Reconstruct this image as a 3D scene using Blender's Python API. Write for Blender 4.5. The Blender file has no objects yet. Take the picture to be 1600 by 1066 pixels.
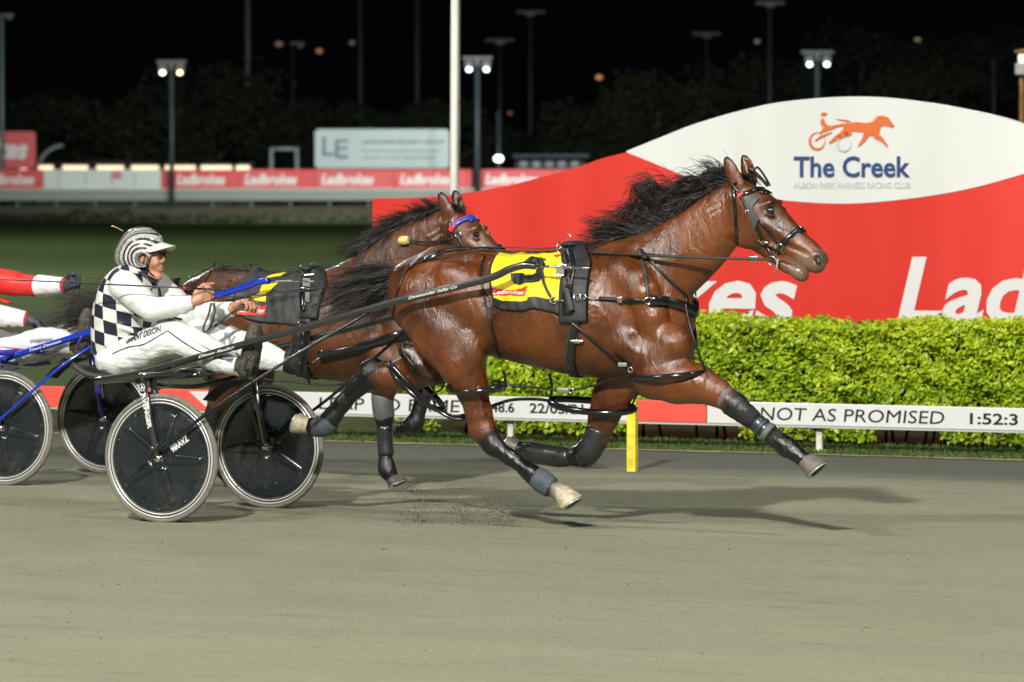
import bpy, bmesh, math, random, time
import numpy as np
from mathutils import Vector, Matrix
from mathutils.bvhtree import BVHTree
random.seed(7); RNG = np.random.RandomState(11)
T_START = time.time()
scene = bpy.context.scene
COL = scene.collection

# ------------------------------------------------------------------ camera
FPX = 7400.0                       # focal length in photo pixels (1600 wide)
CAM_H = 1.925
PITCH = math.atan((533 - 270) / FPX)
cam_d = bpy.data.cameras.new('camera'); cam = bpy.data.objects.new('camera', cam_d); COL.objects.link(cam)
cam.location = (0, 0, CAM_H); cam.rotation_euler = (math.pi / 2 - PITCH, 0, 0)
cam_d.sensor_width = 36; cam_d.lens = 36 * FPX / 1600
cam_d.clip_start = 0.5; cam_d.clip_end = 3000
cam_d.dof.use_dof = True; cam_d.dof.focus_distance = 25.6; cam_d.dof.aperture_fstop = 4.6
scene.camera = cam

# ------------------------------------------------------------------ night sky
world = bpy.data.worlds.new('World'); scene.world = world; world.use_nodes = True
wn = world.node_tree; wn.nodes.clear()
wo = wn.nodes.new('ShaderNodeOutputWorld'); wb = wn.nodes.new('ShaderNodeBackground')
sky = wn.nodes.new('ShaderNodeTexSky'); sky.sky_type = 'NISHITA'; sky.sun_disc = False
sky.sun_elevation = math.radians(-9); sky.sun_rotation = math.radians(200)
glow = wn.nodes.new('ShaderNodeMixRGB'); glow.blend_type = 'ADD'; glow.inputs[0].default_value = 1
glow.inputs[2].default_value = (0.010, 0.011, 0.018, 1)
wn.links.new(sky.outputs[0], glow.inputs[1]); wn.links.new(glow.outputs[0], wb.inputs[0])
wb.inputs[1].default_value = 0.08
wn.links.new(wb.outputs[0], wo.inputs[0])

# ------------------------------------------------------------------ stadium floodlights and added fill lamps (no sun at night)
def lamp(name, loc, power, radius, color=(1, .97, .90), aim=None, cone=None):
    if aim is None:
        d = bpy.data.lights.new(name, 'POINT')
    else:
        d = bpy.data.lights.new(name, 'SPOT'); d.spot_size = math.radians(cone or 60); d.spot_blend = .6
    d.energy = power; d.shadow_soft_size = radius; d.color = color
    o = bpy.data.objects.new(name, d); COL.objects.link(o); o.location = loc
    if aim is not None:
        o.rotation_euler = (Vector(aim) - Vector(loc)).to_track_quat('-Z', 'Y').to_euler()
    return o
CX = Vector((0.6, 25, 0.5))
def flood(name, az, el, dist, power, radius, color=(1, .97, .90)):
    """az: direction the light travels, degrees from +Y toward +X"""
    a, e = math.radians(az), math.radians(el)
    p = CX - Vector((math.sin(a) * math.cos(e), math.cos(a) * math.cos(e), -math.sin(e))) * dist
    return lamp(name, p, power, radius, color, aim=CX, cone=120)
flood('floodlight_main', 14, 29, 60, 205000, 1.2)
flood('floodlight_left', 62, 40, 60, 62000, .9)
flood('fill_high', -38, 50, 55, 46000, 1.6, (1, .98, .93))  # high fill lamp, added to lighten the shadows
lamp('unseen_infield_flood', (-16, 85, 16), 15000, .6, (.95, 1, .93)); lamp('unseen_infield_flood', (-20, 125, 18), 9000, .6, (.95, 1, .93)); lamp('unseen_infield_flood', (14, 115, 18), 7000, .6, (.95, 1, .93))  # unseen lamps added above the infield to brighten the turf
flood('fill_rear', 150, 44, 70, 13000, 1.2, (.93, .97, 1))  # unseen fill added from beyond the horses

scene.view_settings.view_transform = 'Standard'; scene.view_settings.look = 'None'
scene.view_settings.exposure = 0.0; scene.view_settings.gamma = 1.0
scene.view_settings.use_curve_mapping = False
scene.cycles.max_bounces = 5; scene.cycles.diffuse_bounces = 2; scene.cycles.glossy_bounces = 3
scene.cycles.transmission_bounces = 3; scene.cycles.transparent_max_bounces = 6
scene.cycles.use_denoising = True
scene.cycles.caustics_reflective = False; scene.cycles.caustics_refractive = False

# ------------------------------------------------------------------ photo measurements -> places in the world
cp_, sp_ = math.cos(PITCH), math.sin(PITCH)
def ray(px, py):
    x = (px - 800) / FPX; y = -(py - 533) / FPX
    return np.array([x, cp_ + y * sp_, -sp_ + y * cp_])
def ground(px, py, z=0.0):
    r = ray(px, py); t = (z - CAM_H) / r[2]
    return np.array([0, 0, CAM_H]) + r * t
def atY(px, py, Y):
    r = ray(px, py); return np.array([0, 0, CAM_H]) + r * (Y / r[1])

class Frame:
    """a right-handed frame on the ground: x forward (travel), y to the inside of the track, z up"""
    def __init__(s, o, yaw):
        s.o = np.array(o, float); s.yaw = yaw
        s.u = np.array([math.cos(yaw), -math.sin(yaw), 0.]); s.v = np.array([math.sin(yaw), math.cos(yaw), 0.])
    def loc(s, px, py, ly=0.0):
        """point of the plane y=ly seen at photo pixel (px,py), in local coordinates"""
        r = ray(px, py); c = np.array([0, 0, CAM_H])
        t = (ly - np.dot(c - s.o, s.v)) / np.dot(r, s.v)
        p = c + r * t
        return np.array([np.dot(p - s.o, s.u), ly, p[2]])
    def to_world(s, p):
        return s.o + s.u * p[0] + s.v * p[1] + np.array([0, 0, p[2]])
    def local_ray(s, px, py):
        r = ray(px, py); c = np.array([0, 0, CAM_H]) - s.o
        return (np.array([np.dot(c, s.u), np.dot(c, s.v), CAM_H]), np.array([np.dot(r, s.u), np.dot(r, s.v), r[2]]))
    def matrix(s, loc=(0, 0, 0)):
        w = s.to_world(loc)
        return Matrix.Translation(Vector(w)) @ Matrix.Rotation(-s.yaw, 4, 'Z')
YAW = math.radians(25.5)

# ------------------------------------------------------------------ object helpers
def link(o, parent=None):
    COL.objects.link(o)
    if parent is not None: o.parent = parent
    return o
def tag(o, label=None, cat=None, group=None, kind=None):
    if label: o['label'] = label
    if cat: o['category'] = cat
    if group: o['group'] = group
    if kind: o['kind'] = kind
    return o
def empty(name, label, cat, loc=(0, 0, 0), rotz=0, group=None, kind=None):
    o = bpy.data.objects.new(name, None); COL.objects.link(o); o.empty_display_size = .2
    o.location = loc; o.rotation_euler = (0, 0, rotz)
    return tag(o, label, cat, group, kind)
def frame_empty(name, label, cat, fr, loc=(0, 0, 0), group=None):
    return empty(name, label, cat, fr.to_world(loc), -fr.yaw, group)

class MB:
    """collects shapes into one mesh"""
    def __init__(s): s.v = []; s.f = []; s.mi = []; s.smooth = []
    def add(s, vs, fs, mi=0, smooth=True):
        o = len(s.v); s.v += [tuple(map(float, v)) for v in vs]
        for f in fs:
            s.f.append(tuple(i + o for i in f)); s.mi.append(mi); s.smooth.append(smooth)
        return s
    def box(s, c, size, mi=0, R=None, bevel=0.0):
        hx, hy, hz = size[0] / 2, size[1] / 2, size[2] / 2
        b = min(bevel, hx * .9, hy * .9, hz * .9)
        vs = []
        if b <= 0:
            vs = [(x, y, z) for x in (-hx, hx) for y in (-hy, hy) for z in (-hz, hz)]
            fs = [(0, 1, 3, 2), (4, 6, 7, 5), (0, 4, 5, 1), (2, 3, 7, 6), (0, 2, 6, 4), (1, 5, 7, 3)]
        else:
            bm = bmesh.new(); bmesh.ops.create_cube(bm, size=1)
            for v in bm.verts: v.co = Vector((v.co.x * 2 * hx, v.co.y * 2 * hy, v.co.z * 2 * hz))
            bmesh.ops.bevel(bm, geom=bm.edges[:], offset=b, segments=2, affect='EDGES', profile=.5)
            bm.verts.index_update()
            vs = [tuple(v.co) for v in bm.verts]; fs = [tuple(v.index for v in f.verts) for f in bm.faces]; bm.free()
        vs = [np.array(v) for v in vs]
        if R is not None: vs = [R @ v for v in vs]
        vs = [v + np.array(c) for v in vs]
        return s.add(vs, fs, mi, False)
    def tube(s, pts, r, n=10, mi=0, caps=True, up=(0, 0, 1), flat=1.0):
        """pts polyline, r radius or list; flat scales the second axis"""
        P = [np.array(p, float) for p in pts]; m = len(P)
        rr = r if hasattr(r, '__len__') else [r] * m
        T = []
        for i in range(m):
            a = P[max(0, i - 1)]; b = P[min(m - 1, i + 1)]; t = b - a; T.append(t / (np.linalg.norm(t) + 1e-9))
        u = np.cross(T[0], np.array(up, float))
        if np.linalg.norm(u) < 1e-3: u = np.cross(T[0], np.array([1., 0, 0]))
        u /= np.linalg.norm(u); vs = []
        for i in range(m):
            u = u - T[i] * np.dot(u, T[i]); u /= (np.linalg.norm(u) + 1e-9); w = np.cross(T[i], u)
            for k in range(n):
                a = 2 * math.pi * k / n
                vs.append(P[i] + (u * math.cos(a) + w * math.sin(a) * flat) * rr[i])
        fs = []
        for i in range(m - 1):
            for k in range(n):
                k2 = (k + 1) % n; fs.append((i * n + k, i * n + k2, (i + 1) * n + k2, (i + 1) * n + k))
        if caps:
            fs.append(tuple(range(n))[::-1]); fs.append(tuple(range((m - 1) * n, m * n)))
        return s.add(vs, fs, mi)
    def lathe(s, prof, c, axis, n=48, mi=0, close=False):
        """prof [(radius, height)] turned about axis through c"""
        ax = np.array(axis, float); ax /= np.linalg.norm(ax)
        u = np.cross(ax, [0, 0, 1.]); 
        if np.linalg.norm(u) < 1e-3: u = np.array([1., 0, 0])
        u /= np.linalg.norm(u); w = np.cross(ax, u); m = len(prof); vs = []
        for (r, h) in prof:
            for k in range(n):
                a = 2 * math.pi * k / n
                vs.append(np.array(c) + ax * h + (u * math.cos(a) + w * math.sin(a)) * r)
        fs = []
        for i in range(m if close else m - 1):
            i2 = (i + 1) % m
            for k in range(n):
                k2 = (k + 1) % n; fs.append((i * n + k, i * n + k2, i2 * n + k2, i2 * n + k))
        return s.add(vs, fs, mi)
    def ellipsoid(s, c, r, n=16, mi=0, R=None):
        vs = []; m = n // 2
        for i in range(m + 1):
            ph = math.pi * i / m
            for k in range(n):
                a = 2 * math.pi * k / n
                p = np.array([r[0] * math.sin(ph) * math.cos(a), r[1] * math.sin(ph) * math.sin(a), r[2] * math.cos(ph)])
                if R is not None: p = R @ p
                vs.append(p + np.array(c))
        fs = []
        for i in range(m):
            for k in range(n):
                k2 = (k + 1) % n; fs.append((i * n + k, (i + 1) * n + k, (i + 1) * n + k2, i * n + k2))
        return s.add(vs, fs, mi)
    def build(s, name, mats, parent=None, loc=None, smooth_angle=None):
        me = bpy.data.meshes.new(name); me.from_pydata(s.v, [], s.f)
        mats = mats if isinstance(mats, (list, tuple)) else [mats]
        for m in mats: me.materials.append(m)
        me.polygons.foreach_set('material_index', s.mi); me.polygons.foreach_set('use_smooth', s.smooth)
        me.validate(); me.update()
        bm = bmesh.new(); bm.from_mesh(me); bmesh.ops.remove_doubles(bm, verts=bm.verts, dist=1e-6)
        bmesh.ops.recalc_face_normals(bm, faces=bm.faces); bm.to_mesh(me); bm.free()
        if smooth_angle: me.set_sharp_from_angle(angle=math.radians(smooth_angle))
        o = bpy.data.objects.new(name, me)
        if loc is not None: o.location = loc
        return link(o, parent)
def mesh_np(name, V, F, mats, parent=None, smooth=True, attr=None):
    me = bpy.data.meshes.new(name)
    V = np.asarray(V, np.float32); F = np.asarray(F, np.int32); k = F.shape[1]
    me.vertices.add(len(V)); me.vertices.foreach_set('co', V.ravel())
    me.loops.add(F.size); me.loops.foreach_set('vertex_index', F.ravel())
    me.polygons.add(len(F)); me.polygons.foreach_set('loop_start', np.arange(0, F.size, k, dtype=np.int32))
    try: me.polygons.foreach_set('loop_total', np.full(len(F), k, np.int32))
    except Exception: pass
    for m in (mats if isinstance(mats, (list, tuple)) else [mats]): me.materials.append(m)
    me.polygons.foreach_set('use_smooth', np.full(len(F), smooth, bool))
    if attr:
        for an, av in attr.items():
            a = me.attributes.new(an, 'FLOAT', 'POINT'); a.data.foreach_set('value', np.asarray(av, np.float32))
    me.update(calc_edges=True); me.validate()
    o = bpy.data.objects.new(name, me)
    return link(o, parent)

def catmull(P, n=8, closed=False):
    P = [np.array(p, float) for p in P]; out = []; m = len(P)
    rng = range(m if closed else m - 1)
    for i in rng:
        p0 = P[(i - 1) % m] if closed or i > 0 else 2 * P[0] - P[1]
        p1 = P[i]; p2 = P[(i + 1) % m]
        p3 = P[(i + 2) % m] if closed or i + 2 < m else 2 * P[-1] - P[-2]
        for k in range(n):
            t = k / n
            out.append(.5 * ((2 * p1) + (-p0 + p2) * t + (2 * p0 - 5 * p1 + 4 * p2 - p3) * t * t + (-p0 + 3 * p1 - 3 * p2 + p3) * t ** 3))
    if not closed: out.append(P[-1])
    return out

# ------------------------------------------------------------------ lettering (Blender's built-in font turned into mesh)
def text_tris(s, size=1.0, bold=0.0, shear=0.0, spacing=1.0, depth=0.0):
    """triangles of a text, baseline at y=0, left at x=0; returns V (n,2|3) and faces"""
    c = bpy.data.curves.new('t', 'FONT'); c.body = s; c.size = size; c.offset = bold * size
    c.shear = shear; c.space_character = spacing; c.resolution_u = 3; c.extrude = depth; c.fill_mode = 'BOTH' if depth else 'FRONT'
    o = bpy.data.objects.new('t', c); COL.objects.link(o)
    dg = bpy.context.evaluated_depsgraph_get(); dg.update()
    me = o.evaluated_get(dg).to_mesh(); V = [np.array(v.co) for v in me.vertices]; F = [tuple(p.vertices) for p in me.polygons]
    o.evaluated_get(dg).to_mesh_clear()
    bpy.data.objects.remove(o); bpy.data.curves.remove(c)
    if V:
        x0 = min(v[0] for v in V); V = [v - np.array([x0, 0, 0]) for v in V]
    return V, F
def text_mb(mb, s, origin, right, up, width=None, height=None, bold=.02, shear=0., spacing=1., mi=0, lift=0.0):
    """lays a text flat on a plane: left baseline at origin, cap height 'height', total width 'width'"""
    V, F = text_tris(s, 1.0, bold, shear, spacing)
    if not V: return
    w = max(v[0] for v in V); caps = 0.73
    sy = (height or 1) / caps; sx = (width / w) if width else sy
    right = np.array(right, float); up = np.array(up, float); nrm = np.cross(right, up)
    mb.add([np.array(origin) + right * v[0] * sx + up * v[1] * sy + nrm * lift for v in V], F, mi, False)

# ------------------------------------------------------------------ materials
MATS = {}
def mat(name, color, rough=.6, metal=0., spec=.5, noise=None, bump=None, coat=0., emit=None, alpha=None, sheen=0.):
    """noise=(scale, amount, detail[, (sx,sy,sz)]) varies the colour; bump=(scale, strength, distance)"""
    if name in MATS: return MATS[name]
    m = bpy.data.materials.new(name); m.use_nodes = True; nt = m.node_tree; b = nt.nodes['Principled BSDF']
    b.inputs['Base Color'].default_value = (*color, 1); b.inputs['Roughness'].default_value = rough
    b.inputs['Metallic'].default_value = metal; b.inputs['Specular IOR Level'].default_value = spec
    b.inputs['Coat Weight'].default_value = coat; b.inputs['Coat Roughness'].default_value = .12
    if sheen: b.inputs['Sheen Weight'].default_value = sheen
    if emit: b.inputs['Emission Color'].default_value = (*emit[0], 1); b.inputs['Emission Strength'].default_value = emit[1]
    tc = nt.nodes.new('ShaderNodeTexCoord')
    if noise:
        mp = nt.nodes.new('ShaderNodeMapping'); nt.links.new(tc.outputs['Object'], mp.inputs[0])
        if len(noise) > 3: mp.inputs['Scale'].default_value = noise[3]
        n = nt.nodes.new('ShaderNodeTexNoise'); n.inputs['Scale'].default_value = noise[0]; n.inputs['Detail'].default_value = noise[2]
        nt.links.new(mp.outputs[0], n.inputs['Vector'])
        r = nt.nodes.new('ShaderNodeMapRange'); r.inputs[1].default_value = .3; r.inputs[2].default_value = .7
        r.inputs[3].default_value = 1 - noise[1]; r.inputs[4].default_value = 1 + noise[1] * .6
        nt.links.new(n.outputs[0], r.inputs[0])
        x = nt.nodes.new('ShaderNodeVectorMath'); x.operation = 'SCALE'; x.inputs[0].default_value = color
        nt.links.new(r.outputs[0], x.inputs['Scale']); nt.links.new(x.outputs[0], b.inputs['Base Color'])
        rr = nt.nodes.new('ShaderNodeMapRange'); rr.inputs[1].default_value = .3; rr.inputs[2].default_value = .7
        rr.inputs[3].default_value = max(.03, rough - .1); rr.inputs[4].default_value = min(1, rough + .1)
        nt.links.new(n.outputs[0], rr.inputs[0]); nt.links.new(rr.outputs[0], b.inputs['Roughness'])
    if bump:
        n2 = nt.nodes.new('ShaderNodeTexNoise'); n2.inputs['Scale'].default_value = bump[0]; n2.inputs['Detail'].default_value = 4
        mp2 = nt.nodes.new('ShaderNodeMapping'); nt.links.new(tc.outputs['Object'], mp2.inputs[0])
        if len(bump) > 3: mp2.inputs['Scale'].default_value = bump[3]
        nt.links.new(mp2.outputs[0], n2.inputs['Vector'])
        bp = nt.nodes.new('ShaderNodeBump'); bp.inputs['Strength'].default_value = bump[1]; bp.inputs['Distance'].default_value = bump[2]
        nt.links.new(n2.outputs[0], bp.inputs['Height']); nt.links.new(bp.outputs[0], b.inputs['Normal'])
    MATS[name] = m
    return m
# ================================================================== frames
_N, _F = ground(260, 818), ground(413, 795)
FA = Frame((_N + _F) / 2 * [1, 1, 0], YAW)
_N2, _F2 = ground(9, 758), ground(163, 743)
FB = Frame((_N2 + _F2) / 2 * [1, 1, 0], YAW)
V_EDGE = 6.66; V_RAIL = 6.95; V_HEDGE = 7.7; V_SIGN = 10.3

# ================================================================== setting: ground, track, far track, sky is the world
def nodes(m): return m.node_tree.nodes, m.node_tree.links, m.node_tree.nodes['Principled BSDF']
def track_material():
    m = bpy.data.materials.new('track_sand'); m.use_nodes = True; N, L, b = nodes(m)
    tc = N.new('ShaderNodeTexCoord')
    def noise(sc, vec, det=6, rough=.55):
        mp = N.new('ShaderNodeMapping'); L.new(tc.outputs['Object'], mp.inputs[0]); mp.inputs['Scale'].default_value = vec
        n = N.new('ShaderNodeTexNoise'); n.inputs['Scale'].default_value = sc; n.inputs['Detail'].default_value = det
        n.inputs['Roughness'].default_value = rough; L.new(mp.outputs[0], n.inputs['Vector']); return n.outputs[0]
    def ramp(src, stops):
        r = N.new('ShaderNodeValToRGB'); e = r.color_ramp.elements
        while len(e) < len(stops): e.new(.5)
        for el, (p, c) in zip(e, stops): el.position = p; el.color = (*c, 1)
        L.new(src, r.inputs[0]); return r.outputs[0]
    a = ramp(noise(.8, (.6, 1.7, 1), 4), [(.30, (.268, .276, .192)), (.5, (.288, .295, .206)), (.72, (.308, .314, .220))])
    d = ramp(noise(3.2, (.45, 2.4, 1), 9, .72), [(.54, (1, 1, 1)), (.63, (.78, .77, .73)), (.74, (.5, .48, .44))])
    mx = N.new('ShaderNodeMixRGB'); mx.blend_type = 'MULTIPLY'; mx.inputs[0].default_value = .75; L.new(a, mx.inputs[1]); L.new(d, mx.inputs[2])
    g = ramp(noise(60, (.6, 1, 1), 5, .8), [(.3, (.84, .84, .82)), (.6, (1.06, 1.06, 1.06))])
    mx2 = N.new('ShaderNodeMixRGB'); mx2.blend_type = 'MULTIPLY'; mx2.inputs[0].default_value = .8; L.new(mx.outputs[0], mx2.inputs[1]); L.new(g, mx2.inputs[2])
    # soft floodlight shadow along the inner lanes, put into the colour as grey (object y runs across the track)
    sx = N.new('ShaderNodeSeparateXYZ'); L.new(tc.outputs['Object'], sx.inputs[0])
    nn = noise(.55, (.35, 1.6, 1), 4)
    ad = N.new('ShaderNodeMath'); ad.operation = 'MULTIPLY_ADD'; L.new(nn, ad.inputs[0]); ad.inputs[1].default_value = 2.2; L.new(sx.outputs[1], ad.inputs[2])
    mr = N.new('ShaderNodeMapRange'); mr.interpolation_type = 'SMOOTHSTEP'; L.new(ad.outputs[0], mr.inputs[0]); mr.inputs[1].default_value = 4.9; mr.inputs[2].default_value = 6.3
    mx3 = N.new('ShaderNodeMixRGB'); L.new(mr.outputs[0], mx3.inputs[0]); L.new(mx2.outputs[0], mx3.inputs[1]); mx3.inputs[2].default_value = (.135, .142, .115, 1)
    L.new(mx3.outputs[0], b.inputs['Base Color']); b.inputs['Roughness'].default_value = .9; b.inputs['Specular IOR Level'].default_value = .15
    h = N.new('ShaderNodeMath'); h.operation = 'ADD'; L.new(noise(7, (.7, 1.6, 1), 8, .7), h.inputs[0]); L.new(noise(45, (1, 1, 1), 4, .8), h.inputs[1])
    bp = N.new('ShaderNodeBump'); bp.inputs['Strength'].default_value = .8; bp.inputs['Distance'].default_value = .022
    L.new(h.outputs[0], bp.inputs['Height']); L.new(bp.outputs[0], b.inputs['Normal'])
    return m
M_TRACK = track_material()
M_GRASS = mat('infield_turf', (.070, .104, .032), .95, spec=.1, noise=(.5, .35, 6, (1, 2.5, 1)), bump=(60, .6, .02))
M_VERGE = mat('verge_turf', (.07, .085, .03), .95, spec=.1, noise=(9, .7, 6, (.5, 1.5, 1)), bump=(80, .8, .02))
M_DUSTEDGE = mat('edge_sand', (.36, .31, .19), .95, spec=.1, noise=(5, .45, 6, (.5, 2, 1)), bump=(50, .5, .01))

def strip(name, fr, x0, x1, v0, v1, z, m, nx=1, wob=0.0, zfun=None):
    mb = MB(); vs = []
    rs = random.Random(name)
    for i in range(nx + 1):
        x = x0 + (x1 - x0) * i / nx
        vs.append((x, v0 + wob * rs.uniform(-1, 1), z)); vs.append((x, v1, z))
    fs = [(2 * i, 2 * i + 2, 2 * i + 3, 2 * i + 1) for i in range(nx)]
    mb.add(vs, fs, 0, False)
    o = mb.build(name, m); o.matrix_world = fr.matrix(); return tag(o, kind='structure')
mb = MB(); mb.add([(-1600, -60, 0), (1600, -60, 0), (1600, 2400, 0), (-1600, 2400, 0)], [(0, 1, 2, 3)], 0, False)
tag(mb.build('infield_ground', M_GRASS), kind='structure')
strip('track', FA, -90, 60, -60, V_EDGE, .006, M_TRACK)
strip('sandy_edge', FA, -40, 40, V_EDGE - .05, V_EDGE + .12, .012, M_DUSTEDGE, 500, .035)
strip('grass_verge', FA, -40, 60, V_EDGE + .10, V_HEDGE + 4, .008, M_VERGE)

# short grass blades along the verge: nobody could count them
def grass_blades(name, fr, x0, x1, v0, v1, n, h, m, label):
    V = np.zeros((n * 3, 3), np.float32)
    x = RNG.uniform(x0, x1, n); v = v0 + (v1 - v0) * RNG.rand(n) ** 1.3; a = RNG.uniform(0, math.pi, n); hh = h * RNG.uniform(.35, 1, n)
    w = .006 + RNG.rand(n) * .006
    V[0::3, 0] = x - np.cos(a) * w; V[0::3, 1] = v - np.sin(a) * w
    V[1::3, 0] = x + np.cos(a) * w; V[1::3, 1] = v + np.sin(a) * w
    V[2::3, 0] = x + RNG.normal(0, .012, n); V[2::3, 1] = v + RNG.normal(0, .012, n); V[2::3, 2] = hh
    o = mesh_np(name, V, np.arange(n * 3).reshape(-1, 3), m, smooth=False); o.matrix_world = fr.matrix((0, 0, .008))
    return tag(o, label, 'grass', kind='stuff')
M_BLADE = mat('grass_blade', (.075, .115, .03), .8, spec=.2, noise=(6, .5, 3))
grass_blades('verge_grass', FA, -3.5, 5.5, V_EDGE + .05, V_HEDGE + .2, 22000, .036, M_BLADE, 'low green grass growing between the track edge and the hedge')

# far side: banked track, then the fence
M_FARSAND = mat('far_track_sand', (.17, .15, .11), .95, noise=(.08, .3, 5, (1, 5, 1)))
YF0, YF1, ZF1 = 183, 201, .52
mb = MB(); mb.add([(-260, YF0, .004), (260, YF0, .004), (260, YF1, ZF1), (-260, YF1, ZF1), (-260, YF1 + 40, ZF1), (260, YF1 + 40, ZF1)], [(0, 1, 2, 3), (3, 2, 5, 4)], 0, False)
tag(mb.build('far_track', M_FARSAND), kind='structure')

# ================================================================== leaves
def leaf_cloud(n, sampler, size, tilt=None, seed=1, fold=.25, aspect=.6):
    """n small folded leaves (two quads each... a diamond of 2 triangles) at points from sampler(rng,n)->(P,outward)"""
    r = np.random.RandomState(seed); P, O = sampler(r, n)
    d = r.normal(size=(n, 3)); d += O * 1.2; d /= np.linalg.norm(d, axis=1)[:, None]        # leaf normal leans outward
    t = np.cross(d, r.normal(size=(n, 3))); t /= np.linalg.norm(t, axis=1)[:, None]; s = np.cross(d, t)
    L = size * r.uniform(.6, 1.25, n)[:, None]; W = L * aspect
    V = np.empty((n, 4, 3)); V[:, 0] = P - t * L * .5; V[:, 2] = P + t * L * .5
    V[:, 1] = P + s * W * .5 + d * L * fold * .4; V[:, 3] = P - s * W * .5 + d * L * fold * .4
    V = V.reshape(-1, 3); i = np.arange(n) * 4
    F = np.concatenate([np.stack([i, i + 1, i + 2], 1), np.stack([i, i + 2, i + 3], 1)])
    tint = np.repeat(r.rand(n), 4)
    return V, F, tint
def leaf_material(name, c0, c1, c2, rough=.45, trans=.25):
    m = bpy.data.materials.new(name); m.use_nodes = True; N, L, b = nodes(m)
    a = N.new('ShaderNodeAttribute'); a.attribute_name = 'tint'
    r = N.new('ShaderNodeValToRGB'); e = r.color_ramp.elements; e.new(.5)
    for el, (p, c) in zip(e, [(0, c0), (.5, c1), (1, c2)]): el.position = p; el.color = (*c, 1)
    L.new(a.outputs['Fac'], r.inputs[0]); L.new(r.outputs[0], b.inputs['Base Color'])
    b.inputs['Roughness'].default_value = rough
    if trans:
        tr = N.new('ShaderNodeBsdfTranslucent'); L.new(r.outputs[0], tr.inputs[0]); mx = N.new('ShaderNodeMixShader'); mx.inputs[0].default_value = trans
        L.new(b.outputs[0], mx.inputs[1]); L.new(tr.outputs[0], mx.inputs[2]); L.new(mx.outputs[0], N['Material Output'].inputs[0])
    return m

# ================================================================== hedge behind the rail
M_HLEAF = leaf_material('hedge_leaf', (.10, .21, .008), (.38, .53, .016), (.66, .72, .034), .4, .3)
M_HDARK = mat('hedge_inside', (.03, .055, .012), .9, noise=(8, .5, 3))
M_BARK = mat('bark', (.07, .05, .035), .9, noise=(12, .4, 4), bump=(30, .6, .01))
HX0, HX1 = FA.loc(625, 600, V_HEDGE)[0], 6.6; HTOP = .845
def hedge_profile(x, side):
    return .03 * math.sin(x * 3.1 + side) + .025 * math.sin(x * 7.7 + 2 * side) + .02 * math.sin(x * 15.3 + side)
def hedge_sampler(r, n):
    P = np.zeros((n, 3)); O = np.zeros((n, 3)); k = r.rand(n); x = r.uniform(HX0, HX1, n)
    f = np.array([hedge_profile(a, 0) for a in x]); t = np.array([hedge_profile(a, 3) for a in x])
    front = k < .66; top = (k >= .66) & (k < .93); end = k >= .93
    z = .16 + (HTOP - .16) * r.rand(n)
    lump = .05 * np.sin(x * 9 + z * 11) * np.sin(x * 4 - z * 17) + .03 * np.sin(x * 23 + z * 29)
    P[front] = np.stack([x, f + lump + np.abs(r.normal(0, .05, n)), z], 1)[front]; O[front] = (0, -.8, .75)
    P[top] = np.stack([x, r.uniform(0, 1.0, n), HTOP + t * .6 + r.normal(0, .018, n)], 1)[top]; O[top] = (0, -.25, 1)
    P[end] = np.stack([HX0 + r.normal(0, .04, n), r.uniform(0, 1.0, n), z], 1)[end]; O[end] = (-1, 0, .5)
    # low skirts of leaves hanging in clumps near the ground
    low = r.rand(n) < .10; P[low, 2] = .05 + .15 * r.rand(low.sum()); P[low, 1] = -.06 + .12 * r.rand(low.sum()) ; O[low] = (0, -.8, .75)
    keep = np.sin(P[:, 0] * 3.7) + np.sin(P[:, 0] * 9.1) * .6 > -.2
    P[:, 2] = np.where(low & ~keep, P[:, 2] + .12, P[:, 2])
    return P, O
hedge = frame_empty('hedge', 'clipped bright green leafy hedge running behind the white rail', 'hedge', FA, (0, V_HEDGE, 0))
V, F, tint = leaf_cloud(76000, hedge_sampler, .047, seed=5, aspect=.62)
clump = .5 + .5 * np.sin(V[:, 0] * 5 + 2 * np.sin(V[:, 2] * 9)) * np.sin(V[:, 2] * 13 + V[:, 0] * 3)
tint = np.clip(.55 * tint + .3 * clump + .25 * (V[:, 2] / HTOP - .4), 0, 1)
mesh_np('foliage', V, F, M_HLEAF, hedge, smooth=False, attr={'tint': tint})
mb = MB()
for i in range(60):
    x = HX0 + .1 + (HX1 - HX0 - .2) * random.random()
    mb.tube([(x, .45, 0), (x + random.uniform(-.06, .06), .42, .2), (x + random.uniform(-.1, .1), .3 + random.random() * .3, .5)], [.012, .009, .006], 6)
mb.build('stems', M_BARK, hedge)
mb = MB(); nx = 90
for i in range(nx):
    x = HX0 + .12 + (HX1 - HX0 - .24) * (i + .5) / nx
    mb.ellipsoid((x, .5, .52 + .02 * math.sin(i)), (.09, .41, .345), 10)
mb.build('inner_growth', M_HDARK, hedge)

# ================================================================== the white and red rail with lettering
M_WHITE = mat('rail_white', (.60, .61, .60), .42, noise=(3, .06, 5), coat=.1)
M_RAILRED = mat('rail_red', (.72, .085, .06), .45, noise=(3, .06, 5))
M_POSTW = mat('rail_post_paint', (.62, .62, .56), .5, noise=(14, .15, 5))
M_INK = mat('sign_black', (.012, .012, .014), .45)
M_GREYEDGE = mat('rail_edge', (.42, .44, .40), .5)
def LR(px, py, v=V_RAIL): return FA.loc(px, py, v)
rz1 = .5 * (LR(1178, 629)[2] + LR(888, 621.5)[2]); rz0 = .5 * (LR(1178, 664)[2] + LR(888, 655)[2])
rail = frame_empty('inside_rail', 'low white and red lettered rail along the inside of the track', 'rail', FA, (0, V_RAIL, 0))
rh = rz1 - rz0; rc = (rz1 + rz0) / 2
xs = [LR(p, 640)[0] for p in (110, 352, 996, 1104)]; XL, XR = -7.5, 7.2
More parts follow.
